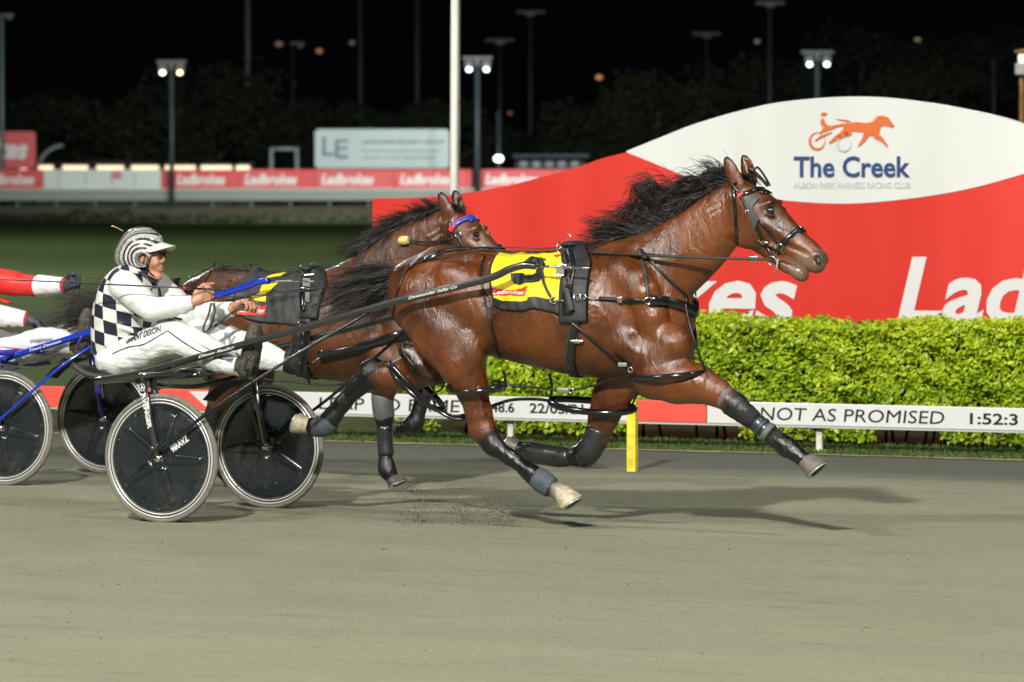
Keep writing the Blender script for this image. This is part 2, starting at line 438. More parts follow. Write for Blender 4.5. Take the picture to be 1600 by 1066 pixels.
segs = [(XL, xs[0], 'W'), (xs[0] - 2.2, xs[0], 'R')]
def panel(x0, x1, m):
    mb = MB(); mb.box(((x0 + x1) / 2, .02, rc), (x1 - x0 - .006, .045, rh), 0, bevel=.006); return mb.build('rail_panel', m, rail)
pr = [panel(XL, xs[0] - 2.2, M_WHITE), panel(xs[0] - 2.2, xs[1], M_RAILRED), panel(xs[1], xs[2], M_WHITE), panel(xs[2], xs[3], M_RAILRED), panel(xs[3], XR, M_WHITE)]
def on_rail(parent, s, px0, px1, zb, zt, m=None, bold=.018, shear=0.):
    mb = MB(); x0, x1 = LR(px0, 640)[0], LR(px1, 640)[0]
    text_mb(mb, s, (x0, -.006, zb), (1, 0, 0), (0, 0, 1), x1 - x0, zt - zb, bold, shear)
    return mb.build('lettering', m or M_INK, parent)
on_rail(pr[2], 'LEAP TO FAME', 499, 719, rc - rh * .28, rc + rh * .32, None, 0, .06)
on_rail(pr[2], '1:48.6', 757, 804, rc - rh * .22, rc + rh * .24)
on_rail(pr[2], '22/05/21', 828, 912, rc - rh * .22, rc + rh * .24)
on_rail(pr[4], 'NOT AS PROMISED', 1188, 1476, rc - rh * .28, rc + rh * .32, None, 0, .1)
on_rail(pr[4], '1:52:3', 1516, 1591, rc - rh * .24, rc + rh * .26)
for m_, px0, px1 in ((M_RAILRED, 308, 350),):
    mb = MB(); x0, x1 = LR(px0, 640)[0], LR(px1, 640)[0]
mb = MB(); x1 = xs[1]; mb.add([(x1 - .30, -.0065, rz1 - .012), (x1 - .003, -.0065, rz1 - .012), (x1 - .003, -.0065, rz0 + .03), (x1 - .16, -.0065, rz0 + .03)], [(3, 2, 1, 0)], 0, False)
mb.build('white_flash', M_WHITE, pr[1])
mb = MB(); mb.box(((XL + XR) / 2, .02, rz0 - .008), (XR - XL, .06, .012), 0); mb.build('lower_edge', M_GREYEDGE, rail)
for px in (-330, 60, 390, 792, 1275, 1760):
    x = LR(px, 700)[0]; mb = MB(); mb.box((x, .065, rz0 / 2 + .03), (.046, .03, rz0 + .06), 0, bevel=.008)
    mb.box((x, .066, .012), (.09, .07, .02), 0); mb.build('post', M_POSTW, rail)

# yellow marker post
M_YEL = mat('yellow_paint', (.80, .60, .045), .5, noise=(18, .35, 6), bump=(40, .3, .003))
g0 = ground(988, 738); pt = FA.loc(990, 596, np.dot(g0 - FA.o, FA.v))[2]
mk = empty('marker_post', 'chipped yellow square post standing at the track edge', 'post', g0 * [1, 1, 0], -YAW)
mb = MB(); mb.box((0, 0, pt / 2), (.062, .05, pt), 0, bevel=.006); mb.build('shaft', M_YEL, mk)
mb = MB(); mb.box((0, 0, pt + .012), (.075, .062, .024), 0, bevel=.006); mb.build('cap', M_YEL, mk)

# ================================================================== the big winning-post billboard
M_RED = mat('billboard_red', (.62, .036, .026), .38, spec=.45, noise=(1.6, .12, 3, (.9, 1, .06)), coat=.12, bump=(2.5, .12, .02))
M_LENS = mat('billboard_white', (.63, .65, .63), .45, noise=(1.6, .07, 4, (.9, 1, .1)))
M_LETTERW = mat('letter_white', (.62, .62, .61), .5)
M_NAVY = mat('letter_navy', (.018, .045, .17), .5)
M_GREYL = mat('letter_grey', (.50, .52, .52), .5)
M_ORANGE = mat('emblem_orange', (.62, .13, .025), .5)
M_STEEL = mat('galvanised_steel', (.32, .33, .33), .45, metal=.6, noise=(10, .2, 4))
def LS(px, py): p = FA.loc(px, py, V_SIGN); return (p[0], p[2])
bb = frame_empty('winning_post_billboard', 'tall curved red billboard with white lens top and club emblem behind the hedge', 'billboard', FA, (0, V_SIGN, 0))
def prism(outline, y0, y1):
    """outline [(x,z)] extruded between y0 and y1 (front y0)"""
    n = len(outline); mb = MB()
    vs = [(x, y0, z) for x, z in outline] + [(x, y1, z) for x, z in outline]
    mb.add(vs, [tuple(range(n)), tuple(range(2 * n - 1, n - 1, -1))] + [(i, i + n, (i + 1) % n + n, (i + 1) % n) for i in range(n)], 0, False)
    return mb
wing = [LS(*p) for p in [(582, 310), (640, 309.5), (700, 305.5), (780, 293), (850, 276), (900, 262), (940, 248), (979, 238)]]
arc = [LS(*p) for p in [(1041, 212), (1079, 197), (1120, 184), (1160, 173), (1210, 162), (1270, 155), (1324, 152), (1380, 153), (1440, 160), (1500, 170), (1560, 183), (1600, 195), (1650, 212), (1700, 234)]]
xw = LS(1700, 300)[0]; pk = (LS(979, 238)[0] + xw) / 2
rwing = [(2 * pk - x, z) for x, z in wing[::-1]]
top = [tuple(p) for p in catmull([np.array(p) for p in wing], 5)] + [tuple(p) for p in catmull([np.array(p) for p in arc], 4)] + [tuple(p) for p in catmull([np.array(p) for p in rwing[1:]], 5)]
zb = .35
o = prism([(top[0][0], zb)] + [(top[-1][0], zb)] + top[::-1], 0, .09).build('red_panel', M_RED, bb)
lens_low = [LS(*p) for p in [(979, 238), (1041, 263), (1079, 279), (1130, 295), (1180, 307), (1237, 314.5), (1324, 318.5), (1417, 311), (1510, 296), (1599, 272), (1660, 252), (1700, 236)]]
up_ = [LS(979, 237)] + arc
lens = [tuple(p) for p in catmull([np.array(p) for p in lens_low], 4)] + [tuple(p + np.array([0, .0])) for p in catmull([np.array(p) for p in up_], 4)][::-1]
o = prism([(x, z + (.004 if i > 45 else 0)) for i, (x, z) in enumerate(lens)], -.004, .094).build('white_panel', M_LENS, bb)
def on_sign(s, px0, px1, py_base, py_cap, m, bold=.02, shear=0., name='lettering', lift=.008, sp=1.):
    mb = MB(); x0, z0 = LS(px0, py_base); x1 = LS(px1, py_base)[0]; z1 = LS(px0, py_cap)[1]
    text_mb(mb, s, (x0, -.004 - lift, z0), (1, 0, 0), (0, 0, 1), x1 - x0, z1 - z0, bold, shear, sp)
    return mb.build(name, m, bb)
on_sign('The Creek', 1241, 1423, 276, 243.5, M_NAVY, .022)
on_sign('ALBION PARK HARNESS RACING CLUB', 1241, 1423, 294, 284, M_GREYL, .012)
on_sign('Ladbrokes', 1402, 2050, 501, 398, M_LETTERW, .026, .22, lift=.003)
on_sign('Ladbrokes', 590, 1246, 501, 398, M_LETTERW, .026, .22, lift=.003)
# emblem: running horse, cart and driver, traced as flat shapes on the white panel
def emb(pts, mb, y=-.012):
    P = [LS(1200 + x / 3.23, y_ / 3.23) for x, y_ in pts]; n = len(P)
    mb.add([(p[0], y, p[1]) for p in P], [tuple(range(n))], 0, False)
def emb_line(pts, w, mb, y=-.013):
    P = [np.array(LS(1200 + x / 3.23, y_ / 3.23)) for x, y_ in pts]
    for i in range(len(P) - 1):
        a, b = P[i], P[i + 1]; d = b - a; d /= np.linalg.norm(d); nn = np.array([-d[1], d[0]])
        wa = (w[i] if hasattr(w, '__len__') else w) / 2; wb_ = (w[i + 1] if hasattr(w, '__len__') else w) / 2
        q = [a + nn * wa, b + nn * wb_, b - nn * wb_, a - nn * wa]; mb.add([(p[0], y - .0004 * (i % 2), p[1]) for p in q], [(0, 1, 2, 3)], 0, False)
mb = MB()
emb([(382, 640), (400, 622), (450, 616), (500, 622), (540, 612), (530, 606), (560, 604), (535, 596), (570, 594), (545, 586), (585, 585), (608, 592), (622, 610), (640, 635), (632, 646), (612, 640), (590, 634), (572, 640), (566, 665), (560, 680), (540, 690), (510, 684), (480, 668), (440, 664), (405, 668), (385, 662)], mb)
emb([(340, 598), (365, 602), (392, 604), (425, 612), (400, 616), (375, 610), (355, 606)], mb, -.0125)
emb([(270, 600), (284, 598), (292, 618), (300, 632), (330, 636), (300, 644), (276, 640), (268, 622)], mb)
emb([(268, 578), (276, 568), (292, 567), (300, 572), (306, 575), (296, 578), (292, 586), (278, 588)], mb)
emb_line([(400, 662), (370, 685), (340, 700), (325, 715), (312, 722)], [.06, .045, .03, .02, .015], mb)
emb_line([(420, 664), (390, 684), (352, 690)], [.05, .03, .012], mb)
emb_line([(500, 680), (490, 700), (470, 725), (460, 738)], [.05, .035, .02, .012], mb)
emb_line([(545, 684), (572, 700), (590, 720), (606, 740)], [.05, .035, .02, .014], mb)
emb_line([(240, 712), (270, 690), (325, 668)], [.012, .02, .008], mb)
emb_line([(276, 655), (330, 640), (382, 630), (430, 622)], [.01, .018, .018, .01], mb)
emb_line([(262, 670), (300, 655), (340, 645)], [.012, .02, .01], mb)
mb.build('horse_emblem', M_ORANGE, bb)
for cxp, cyp, rx, ry, m in ((252, 712, 38, 42, M_ORANGE), (388, 725, 34, 36, M_GREYL)):
    mb = MB(); pts = [(cxp + rx * math.cos(a) , cyp + ry * math.sin(a)) for a in np.linspace(0, 2 * math.pi, 33)]
    emb_line(pts, [.012 + .010 * (math.cos(a - 2.4)) for a in np.linspace(0, 2 * math.pi, 33)], mb); mb.build('emblem_wheel', m, bb)
for x in np.linspace(top[0][0] + .3, top[-1][0] - .3, 9):
    zt = max(1.5, min(z for xx, z in top if abs(xx - x) < .6)) - .15
    mb = MB(); mb.box((x, .14, zt / 2), (.07, .07, zt), 0); mb.tube([(x, .17, zt - .1), (x, 1.2, 0)], .025, 8); mb.build('support', M_STEEL, bb)

# small white rail end seen beside the billboard lettering
# ================================================================== far fence, hoardings, poles, trees
YF = 200.0
def far(px, py, Y=YF): return atY(px, py, Y)
M_FRED = mat('hoarding_red', (.62, .05, .055), .5, noise=(.6, .1, 3))
M_FWHITE = mat('hoarding_white', (.58, .63, .58), .5, noise=(.4, .1, 3))
M_FRAILC = mat('far_rail_paint', (.20, .235, .20), .5, noise=(.3, .12, 3, (1, 1, 4)))
M_FPOST = mat('far_post', (.10, .13, .12), .6)
M_POLE = mat('pole_grey', (.03, .042, .05), .5, noise=(.8, .15, 3))
M_FTEXT = mat('hoarding_text', (.70, .66, .64), .5)
M_HEDGED = mat('far_hedge_green', (.035, .06, .02), .95, noise=(.6, .5, 4))
ff = empty('far_fence', 'long advertising fence in red and white across the far side of the track', 'fence', (0, YF, 0))
ztop, zban, zrail = far(800, 265)[2], far(800, 295)[2], far(800, 313)[2]
def fbox(name, px0, px1, z0, z1, m, parent, y=0, t=.05, Y=YF):
    x0, x1 = far(px0, 290, Y)[0], far(px1, 290, Y)[0]
    mb = MB(); mb.box(((x0 + x1) / 2, y, (z0 + z1) / 2), (x1 - x0, t, z1 - z0), 0); return mb.build(name, m, parent)
bounds = [-420, 68]
k = 0
reds = [(-420, 68), (252, 318), (318, 372), (372, 492), (492, 615), (615, 738), (748, 865), (865, 990), (990, 1110), (1110, 1230), (1230, 1350), (1350, 1480), (1480, 1610), (1610, 1760), (1760, 1900), (1900, 2040)]
for i, (a, b) in enumerate(reds): 
    if b - a < 100 and a > 200: continue
    p = fbox('banner', a + .4, b - .4, zban, ztop, M_FRED, ff)
    mb = MB(); x0 = far(a + (10 if b - a < 200 else 375), 290)[0]; x1 = far(a + (92 if b - a < 200 else 475), 290)[0]
    if a > 200: text_mb(mb, 'Ladbrokes', (x0, -.03, zban + .2), (1, 0, 0), (0, 0, 1), x1 - x0, .42, .05, .2)
    else: text_mb(mb, 'Ladbrokes', (far(-28, 290)[0], -.03, zban + .2), (1, 0, 0), (0, 0, 1), far(54, 290)[0] - far(-28, 290)[0], .42, .05, .2)
    mb.build('lettering', M_FTEXT, p)
p = fbox('banner', 252.4, 371.6, zban, ztop, M_FRED, ff); mb = MB()
text_mb(mb, 'Ladbrokes', (far(276, 290)[0], -.03, zban + .2), (1, 0, 0), (0, 0, 1), far(352, 290)[0] - far(276, 290)[0], .42, .05, .2); mb.build('lettering', M_FTEXT, p)
for a, b in ((68, 92), (92, 134), (134, 176), (176, 210), (210, 252)): fbox('white_board', a + .4, b - .4, zban, ztop, M_FWHITE, ff)
p = fbox('small_red_board', 174, 190, zban + .42, ztop - .06, mat('faded_red', (.5, .2, .22), .6), ff, y=-.04, t=.02)
fbox('lower_rail', -420, 2040, zrail, zban - .03, M_FRAILC, ff, y=-.12, t=.14)
fbox('top_lip', -420, 2040, zban - .03, zban + .01, M_FWHITE, ff, y=-.14, t=.10)
for px in range(-400, 2040, 61):
    x = far(px, 290)[0]; mb = MB(); mb.box((x, .12, .95), (.1, .1, 1.9 - .2), 0); mb.build('fence_post', M_FPOST, ff)
# lit windows of the low stand behind the fence (warm strips just over the fence)
M_WARM = mat('warm_lit_panel', (.9, .75, .55), .5, emit=((1, .74, .46), 1.15))
M_STANDW = mat('stand_wall', (.05, .05, .05), .8)
for i, (a, b) in enumerate([(31, 42), (60, 83), (98, 137), (151, 193), (205, 248), (258, 305), (314, 362), (369, 390)]):
    lx = far((a + b) / 2, 262, 206)
    t = empty('lit_stall', 'warm lit stall opening above the far fence, number %s from the left' % ['one', 'two', 'three', 'four', 'five', 'six', 'seven', 'eight'][i], 'stall', (lx[0], 206, 0), 0, 'lit stall openings above the far fence')
    t['label'] = ['very short warm lit stall opening below the red board edge', 'short warm lit stall opening just right of the red board', 'warm lit stall opening under the curved arch', 'warm lit stall opening above the small faded red board',
                  'warm lit stall opening just left of the fence light pole', 'warm lit stall opening right behind the fence light pole', 'warm lit stall opening second from the right end', 'shortest warm lit stall opening at the right end'][i]
    w = (b - a) / 2 * 206 / FPX; z0, z1 = far(0, 267, 206)[2], far(0, 258.5, 206)[2]
    mb = MB(); mb.box((0, .1, z1 / 2 + .05), (2 * w + .3, .1, z1 + .1), 0); mb.build('wall', M_STANDW, t)
    mb = MB(); mb.box((0, .03, (z0 + z1) / 2), (2 * w, .03, z1 - z0), 0); mb.build('lit_opening', M_WARM, t)
    mb = MB(); mb.box((0, -.1, z1 + .07), (2 * w + .5, .6, .05), 0); mb.build('roof', M_STANDW, t)

def hoarding(name, label, px0, px1, py0, py1, m, Y, r=6):
    a = far(px0, py1, Y); b = far(px1, py0, Y); w = b[0] - a[0]; h = b[2] - a[2]
    t = empty(name, label, 'sign board', ((a[0] + b[0]) / 2, Y, 0))
    rr = r * Y / FPX; out = []
    for cx, cz, a0 in ((w / 2 - rr, b[2] - rr, 0), (-w / 2 + rr, b[2] - rr, 90), (-w / 2 + rr, a[2] + rr, 180), (w / 2 - rr, a[2] + rr, 270)):
        for k in range(7): an = math.radians(a0 + 15 * k); out.append((cx + rr * math.cos(an), cz + rr * math.sin(an)))
    pn = prism(out[::-1], 0, .15).build('board', m, t)
    for s in (-.35, .35):
        mb = MB(); mb.box((w * s, .2, (b[2] - .2) / 2), (.14, .1, b[2] - .2), 0); mb.build('leg', M_FPOST, t)
    return t, pn, a, b, w
t, pn, a, b, w = hoarding('sponsor_board', 'rounded red sponsor board above the far fence at the left edge', -150, 55.5, 205.5, 263, mat('far_board_red', (.60, .07, .09), .5), 204)
mb = MB(); text_mb(mb, 'Ladbrokes', (w / 2 - 170 * 204 / FPX, -.03, a[2] + .45), (1, 0, 0), (0, 0, 1), 158 * 204 / FPX, .82, .05, .2); mb.build('lettering', M_FTEXT, pn)
M_BOARDB = mat('far_board_white', (.42, .50, .50), .5, noise=(.5, .05, 2)); M_BOARDT = mat('far_board_text', (.10, .16, .20), .6)
t, pn, a, b, w = hoarding('security_board', 'long pale grey board with dark initials behind the white pole', 492, 702, 202, 263, M_BOARDB, 204)
s = 204 / FPX
def brd(px, py): return ((px - 597) * s, far(0, py, 204)[2])
for tx, bx, by, w_, h_, bo in (('LEGIONAIRE SECURITY GROUP', 566, 224.5, 128, .15, .03), ('licensed security and patrols', 566, 237, 120, .10, .02), ('events  crowd  static guards', 568, 247.5, 112, .10, .02)):
    mb = MB(); x0, z0 = brd(bx, by); text_mb(mb, tx, (x0, -.03, z0), (1, 0, 0), (0, 0, 1), w_ * s, h_, bo); mb.build('lettering', M_BOARDT, pn)
mb = MB()
def bar(x0, y0, x1, y1, i=0):
    (ax, az), (bx, bz) = brd(x0, y0), brd(x1, y1); mb.box(((ax + bx) / 2, -.03 - .003 * i, (az + bz) / 2), (abs(bx - ax), .02, abs(az - bz)), 0)
bar(504, 214, 509, 242); bar(504, 239, 522, 243.5, 1); bar(524, 218, 529, 247); bar(529.2, 218, 544, 222); bar(529.2, 230, 543, 234); bar(524, 243, 544, 247.4, 1)
mb.build('initials', M_BOARDT, pn)

def pole(name, label, px, py_top, Y, w_px, m, head=None, cat='pole', lean=0, group=None, base_z=0):
    p = far(px, py_top, Y); h = p[2]
    t = empty(name, label, cat, (p[0], Y, base_z), 0, group)
    r = w_px * Y / FPX / 2; mb = MB(); mb.tube([(0, 0, -base_z), (0, 0, h * .5), (lean, 0, h - base_z)], [r * 1.25, r * 1.1, r], 10); mb.build('shaft', m, t)
    mb = MB(); mb.lathe([(0, 0), (r * 2.2, 0), (r * 2.2, .06), (r * 1.3, .12)], (0, 0, .0), (0, 0, 1), 12); mb.build('base', M_FPOST, t)
    return t, h, p
M_HEADD = mat('lamp_housing', (.10, .10, .10), .6); 
def lamp_mat(n, c, s): return mat(n, (.9, .9, .9), .4, emit=(c, s))
def light_pole(label, px, py_top, Y, w_px, cols, span=46, drop=12, strength=6, wm=None, rows=1):
    t, h, p = pole('floodlight_pole', label, px, py_top, Y, w_px, wm or M_POLE, cat='light pole', group='floodlight poles behind the far fence')
    s = Y / FPX
    mb = MB(); mb.box((0, 0, h), (span * s, .25, 5 * s), 0); mb.box((0, -.1, h - 6 * s), (.16, .2, 12 * s), 0); mb.build('crossbar', M_HEADD, t)
    for sx, c in cols:
        R = np.array(Matrix.Rotation(math.radians(35), 3, 'X'))
        mb = MB(); mb.box((sx * s, -.2, h - drop * .55 * s), (14 * s, .3, 12 * s), 0, bevel=.05); hd = mb.build('lamp_head', M_HEADD, t)
        if c is not None:
            mb = MB(); mb.ellipsoid((sx * s, -.4, h - drop * s), (4.0 * s, .12, 3.1 * s), 14); mb.build('lamp_glass', lamp_mat('lit_glass_%d' % int(c[0] * 100 + c[2] * 10), c, strength), hd)
    return t
light_pole('floodlight pole with one white and one amber lamp near the left', 268, 97, 199.2, 7, [(-13, (1, 1, .86)), (14, (1, .68, .30))], 46, 17)
light_pole('floodlight pole with two cold white lamps right of the white pole', 746, 91, 199, 8, [(-13, (.72, .95, 1)), (14, (.72, .95, 1))], 46, 18)
light_pole('floodlight pole with two cold white lamps rising over the billboard', 1277, 82, 199, 8, [(-13, (.75, 1, 1)), (14, (.75, 1, 1))], 50, 19)
for i, (px, pt, Y, w, lab, hd) in enumerate([
    (2.5, 24, 203, 6, 'slim bluish pole with lamp arm at the far left edge', 1),
    (387, -60, 300, 8, 'tall pale pole rising left of centre above the trees', 0),
    (563, -60, 300, 7, 'tall dim pole above the left part of the pale grey board', 0),
    (652, -60, 300, 8, 'tall dim pole just left of the white flagpole', 0),
    (457, 68, 285, 4, 'faint thin pole with short arm above the small gate frame', 1),
    (781, 63, 280, 5, 'faint pole with wide crossbar right of the cold white lamps', 2),
    (829, 19, 285, 6, 'faint tall pole with wide crossbar above the billboard wing', 2),
    (1104, 53, 285, 6, 'faint pole with crossbar above the billboard lens', 2),
    (1203, 5, 245, 5, 'very faint pole with crossbar left of the emblem', 2),
    (1553, 90, 240, 5, 'very faint bare pole at the right of the billboard', 0)]):
    t, h, p = pole('light_mast', lab, px, pt, Y, w, mat('mast_grey', (.13, .17, .185), .5) if i < 2 else mat('mast_dim', (.04, .055, .065), .5) if i < 4 else M_POLE, cat='pole', group='masts beyond the far fence')
    s = Y / FPX
    if hd:
        mb = MB(); mb.box(((8 if hd == 1 else 0) * s, 0, h), ((22 if hd == 1 else 44) * s, .3, 4 * s), 0); mb.build('crossbar', M_HEADD if hd == 2 else M_POLE, t)
        mb = MB(); mb.box(((13 if hd == 1 else 0) * s, -.1, h - 4 * s), ((8 if hd == 1 else 14) * s, .3, 5 * s), 0); mb.build('lamp_head', M_POLE, t)
# bright white flagpole close behind the billboard
wp = far(707.5, 305, 44); M_WPOLE = mat('flagpole_white', (.74, .74, .66), .45, noise=(3, .08, 3))
t = empty('flagpole', 'bright white flagpole standing behind the left wing of the billboard', 'flagpole', (wp[0], 44, 0))
tp = far(711, -30, 44); mb = MB(); mb.tube([(0, 0, 0), ((tp[0] - wp[0]) * .5, 0, tp[2] * .5), (tp[0] - wp[0], 0, tp[2])], [.042, .039, .036], 14); mb.build('shaft', M_WPOLE, t)
mb = MB(); mb.lathe([(0, 0), (.14, 0), (.14, .02), (.06, .05), (.06, .12)], (0, 0, 0), (0, 0, 1), 16); mb.build('foot_plate', M_STEEL, t)
mb = MB(); mb.tube([(.055, -.03, .2), ((tp[0] - wp[0]) + .045, -.03, tp[2])], .003, 5); mb.build('halyard', M_STEEL, t)
# street lantern at the right edge
p = far(1597, 76, 60); t = empty('lantern_post', 'brown lantern post with lit top at the right edge', 'lantern', (p[0], 60, 0)); s = 60 / FPX; h = p[2]
M_LANT = mat('lantern_brown', (.30, .15, .05), .5, noise=(6, .3, 4)); M_BOX = mat('lantern_box', (.45, .46, .44), .5)
mb = MB(); mb.tube([(0, 0, 0), (0, 0, h - 58 * s), (0, 0, h - 45 * s)], [5 * s, 4 * s, 4 * s], 12); mb.build('shaft', M_LANT, t)
mb = MB(); mb.lathe([(0, 0), (12 * s, -.03), (11 * s, -.06), (4 * s, -.08)], (0, 0, h), (0, 0, 1), 16); mb.build('cap', M_LANT, t)
mb = MB(); mb.lathe([(3 * s, -8 * s), (6 * s, -9 * s), (6 * s, -22 * s), (4 * s, -24 * s), (0, -24 * s)], (0, 0, h), (0, 0, 1), 16); mb.build('lit_glass', lamp_mat('lantern_glass', (1, .8, .5), .9), t)
mb = MB(); mb.box((-4 * s, -.08, h - 32 * s), (15 * s, .12, 18 * s), 0, bevel=.01); mb.build('junction_box', M_BOX, t)
# round white lamp behind the fence, a low post lamp
p = far(779, 248, 203); t = empty('post_lamp', 'single bright round lamp on a short post above the far fence', 'lamp', (p[0], 203, 0)); s = 203 / FPX
mb = MB(); mb.tube([(0, 0, 0), (0, 0, far(0, 175, 203)[2])], .09, 8); mb.build('shaft', M_POLE, t)
mb = MB(); mb.ellipsoid((0, -.15, p[2]), (7 * s, .1, 5 * s), 14); mb.build('lamp_glass', lamp_mat('white_round_lamp', (1, 1, .93), 5), t)
# tiny far town lights on the hill: each a small lamp on a stub
lights = [(936, 121, 6, (1, .34, .05), .9, 'orange street light glowing in the dark over the billboard wing'), (1433, 63, 5, (.75, .75, .30), .55, 'yellow-green light in the dark above the billboard lens'),
          (499, 80, 6, (1, .45, .12), .30, 'dim amber light in the dark left of the tall dim pole'), (436, 69, 7, (.9, .3, .15), .10, 'faintest reddish light in the dark near the thin pole'),
          (550, 67, 5, (.5, .7, .7), .12, 'faint cold light beside the tall dim pole'), (1183, 65, 5, (.8, .7, .55), .18, 'faint pale light left of the lamps over the billboard'),
          (399, 187, 3, (.9, .85, .8), .5, 'tiny white light among the trees left of centre'), (923, 247, 9, (.7, .6, .4), .16, 'wide dim light low beside the billboard wing'), (797, 177, 4, (.8, .15, .05), .3, 'small dim red light right of the white pole')]
for i, (px, py, w, c, st, lab) in enumerate(lights):
    Y = 330; p = far(px, py, Y); s = Y / FPX
    t = empty('distant_lamp', lab, 'distant lamp', (p[0], Y, 0))
    mb = MB(); mb.tube([(0, 0, 0), (0, 0, p[2])], .08, 6); mb.build('shaft', mat('far_shaft_dark', (.01, .01, .01), .8), t)
    mb = MB(); mb.ellipsoid((0, -.15, p[2]), (w * s * .9, .15, w * s * .6), 12); mb.build('lamp_glass', lamp_mat('distant_glow_%d' % i, c, st * .6), t)
# goal-like gate frame, arch and low buildings behind the fence
Y = 205; s = Y / FPX
t = empty('gate_frame', 'small grey rectangular gate frame behind the far fence left of the pale board', 'gate frame', (far(444, 262, Y)[0], Y, 0))
zt = far(0, 233, Y)[2]; mb = MB()
for sx in (-20, 20): mb.tube([(sx * s, 0, 0), (sx * s, 0, zt)], .09, 8)
mb.tube([(-20 * s - .05, 0, zt), (20 * s + .05, 0, zt)], .075, 8); mb.build('frame', mat('gate_paint', (.22, .27, .28), .5), t)
t = empty('curved_shelter', 'pale curved arch shelter behind the far fence near the left', 'shelter', (far(80, 262, 215)[0], 215, 0)); s = 215 / FPX
mb = MB(); mb.tube([((-20 + 44 * (1 - math.cos(a))) * s, 0, far(0, 265 - 38 * math.sin(a), 215)[2]) for a in np.linspace(0, 1.45, 12)], .09, 8); mb.build('arch', mat('arch_grey', (.22, .25, .27), .5), t)
mb = MB(); mb.lathe([(3.6, 0), (3.4, .4), (2.6, .9), (1.2, 1.25), (0, 1.3)], (2.6, 4, 1.2), (0, 0, 1), 20); mb.build('tent_roof', mat('tent_dim', (.07, .085, .09), .8), t)
mb = MB(); mb.box((2.6, 4, .6), (6.8, 5, 1.2), 0); mb.build('tent_wall', mat('tent_dim', (0, 0, 0)), t)
t = empty('far_shed', 'long dim low shed behind the far fence beside the billboard wing', 'shed', (far(860, 262, 214)[0], 214, 0)); s = 214 / FPX
mb = MB(); mb.box((0, 1, far(0, 247, 214)[2] / 2), (110 * s, 2, far(0, 247, 214)[2]), 0); mb.build('wall', mat('shed_dim', (.06, .065, .075), .8, noise=(1, .5, 2)), t)
mb = MB(); mb.box((0, .6, far(0, 244, 214)[2]), (118 * s, 3.4, .14), 0); mb.build('roof', mat('shed_roof', (.05, .06, .08), .7), t)
for k in range(5):
    mb = MB(); mb.box(((-42 + 20 * k) * s, -.03, far(0, 256, 214)[2]), (11 * s, .06, .30), 0); mb.build('window', mat('shed_window', (.12, .13, .15), .3), t)

# ------------------------------------------------------------------ trees beyond
M_TLEAF = leaf_material('tree_leaf', (.006, .011, .004), (.011, .020, .006), (.018, .028, .008), .9, .1)
def make_tree(x, y, h, r, seed, label):
    rr = random.Random(seed); t = empty('tree', label, 'tree', (x, y, 0), 0, 'trees in the dark beyond the far fence')
    mb = MB(); mb.tube([(0, 0, 0), (rr.uniform(-.2, .2), 0, h * .3), (rr.uniform(-.4, .4), 0, h * .6), (0, 0, h * .85)], [.28, .2, .13, .05], 8)
    blobs = []
    for k in range(17):
        a = rr.uniform(0, 6.28); e = rr.uniform(.12, 1); q = r * math.sqrt(rr.random()) * (1 - .35 * e)
        c = (q * math.cos(a), q * math.sin(a) * .7, h * (.25 + .65 * e)); blobs.append((c, r * rr.uniform(.24, .42)))
        if k < 7: mb.tube([(0, 0, h * .3 + .05 * k * h), (c[0] * .5, c[1] * .5, (h * .35 + c[2]) / 2), c], [.09, .06, .02], 6)
    mb.build('trunk', M_BARK, t)
    def samp(R, n):
        idx = R.randint(0, len(blobs), n); C = np.array([b[0] for b in blobs])[idx]; S = np.array([b[1] for b in blobs])[idx]
        d = R.normal(size=(n, 3)); d /= np.linalg.norm(d, axis=1)[:, None]; q = R.rand(n) ** .4
        return C + d * (S * q)[:, None] * [1, 1, .8], d
    V, F, ti = leaf_cloud(4200, samp, .34, seed=seed, aspect=.7); mesh_np('crown', V, F, M_TLEAF, t, smooth=False, attr={'tint': ti})
tl = [(30, 150, 262, 5, 'leafy tree at the far left behind the red board'), (130, 168, 250, 4.2, 'dark tree left of the amber-lit pole'), (205, 122, 245, 4.6, 'tree just left of the amber-lit pole'), (330, 92, 250, 5.6, 'broad tree just right of the amber-lit pole'),
      (420, 120, 255, 4.5, 'tree behind the small gate frame'), (600, 150, 252, 4.2, 'tree above the left half of the pale grey board'), (690, 145, 250, 3.8, 'tree behind the white flagpole'),
      (820, 205, 262, 3, 'low dark tree beside the round lamp'), (950, 130, 242, 3.6, 'leftmost leafy tree over the billboard wing'), (1030, 108, 240, 4.4, 'rounded leafy tree over the middle of the billboard wing'), (1085, 135, 246, 3.4, 'small leafy tree right over the billboard wing'),
      (1165, 80, 250, 4.6, 'tall tree behind the billboard lens left side'), (1400, 98, 246, 4.8, 'tree over the billboard lens, right of its lamps'), (1480, 105, 250, 4.4, 'tree over the right part of the billboard lens'), (1350, 40, 275, 6, 'tallest dim tree high above the billboard lens'), (1560, 30, 272, 6, 'tall dim tree behind the lantern post')]
for i, (px, py, Y, r, lab) in enumerate(tl):
    p = far(px, py, Y); make_tree(p[0], Y, p[2] - .3, r, 40 + i, lab)
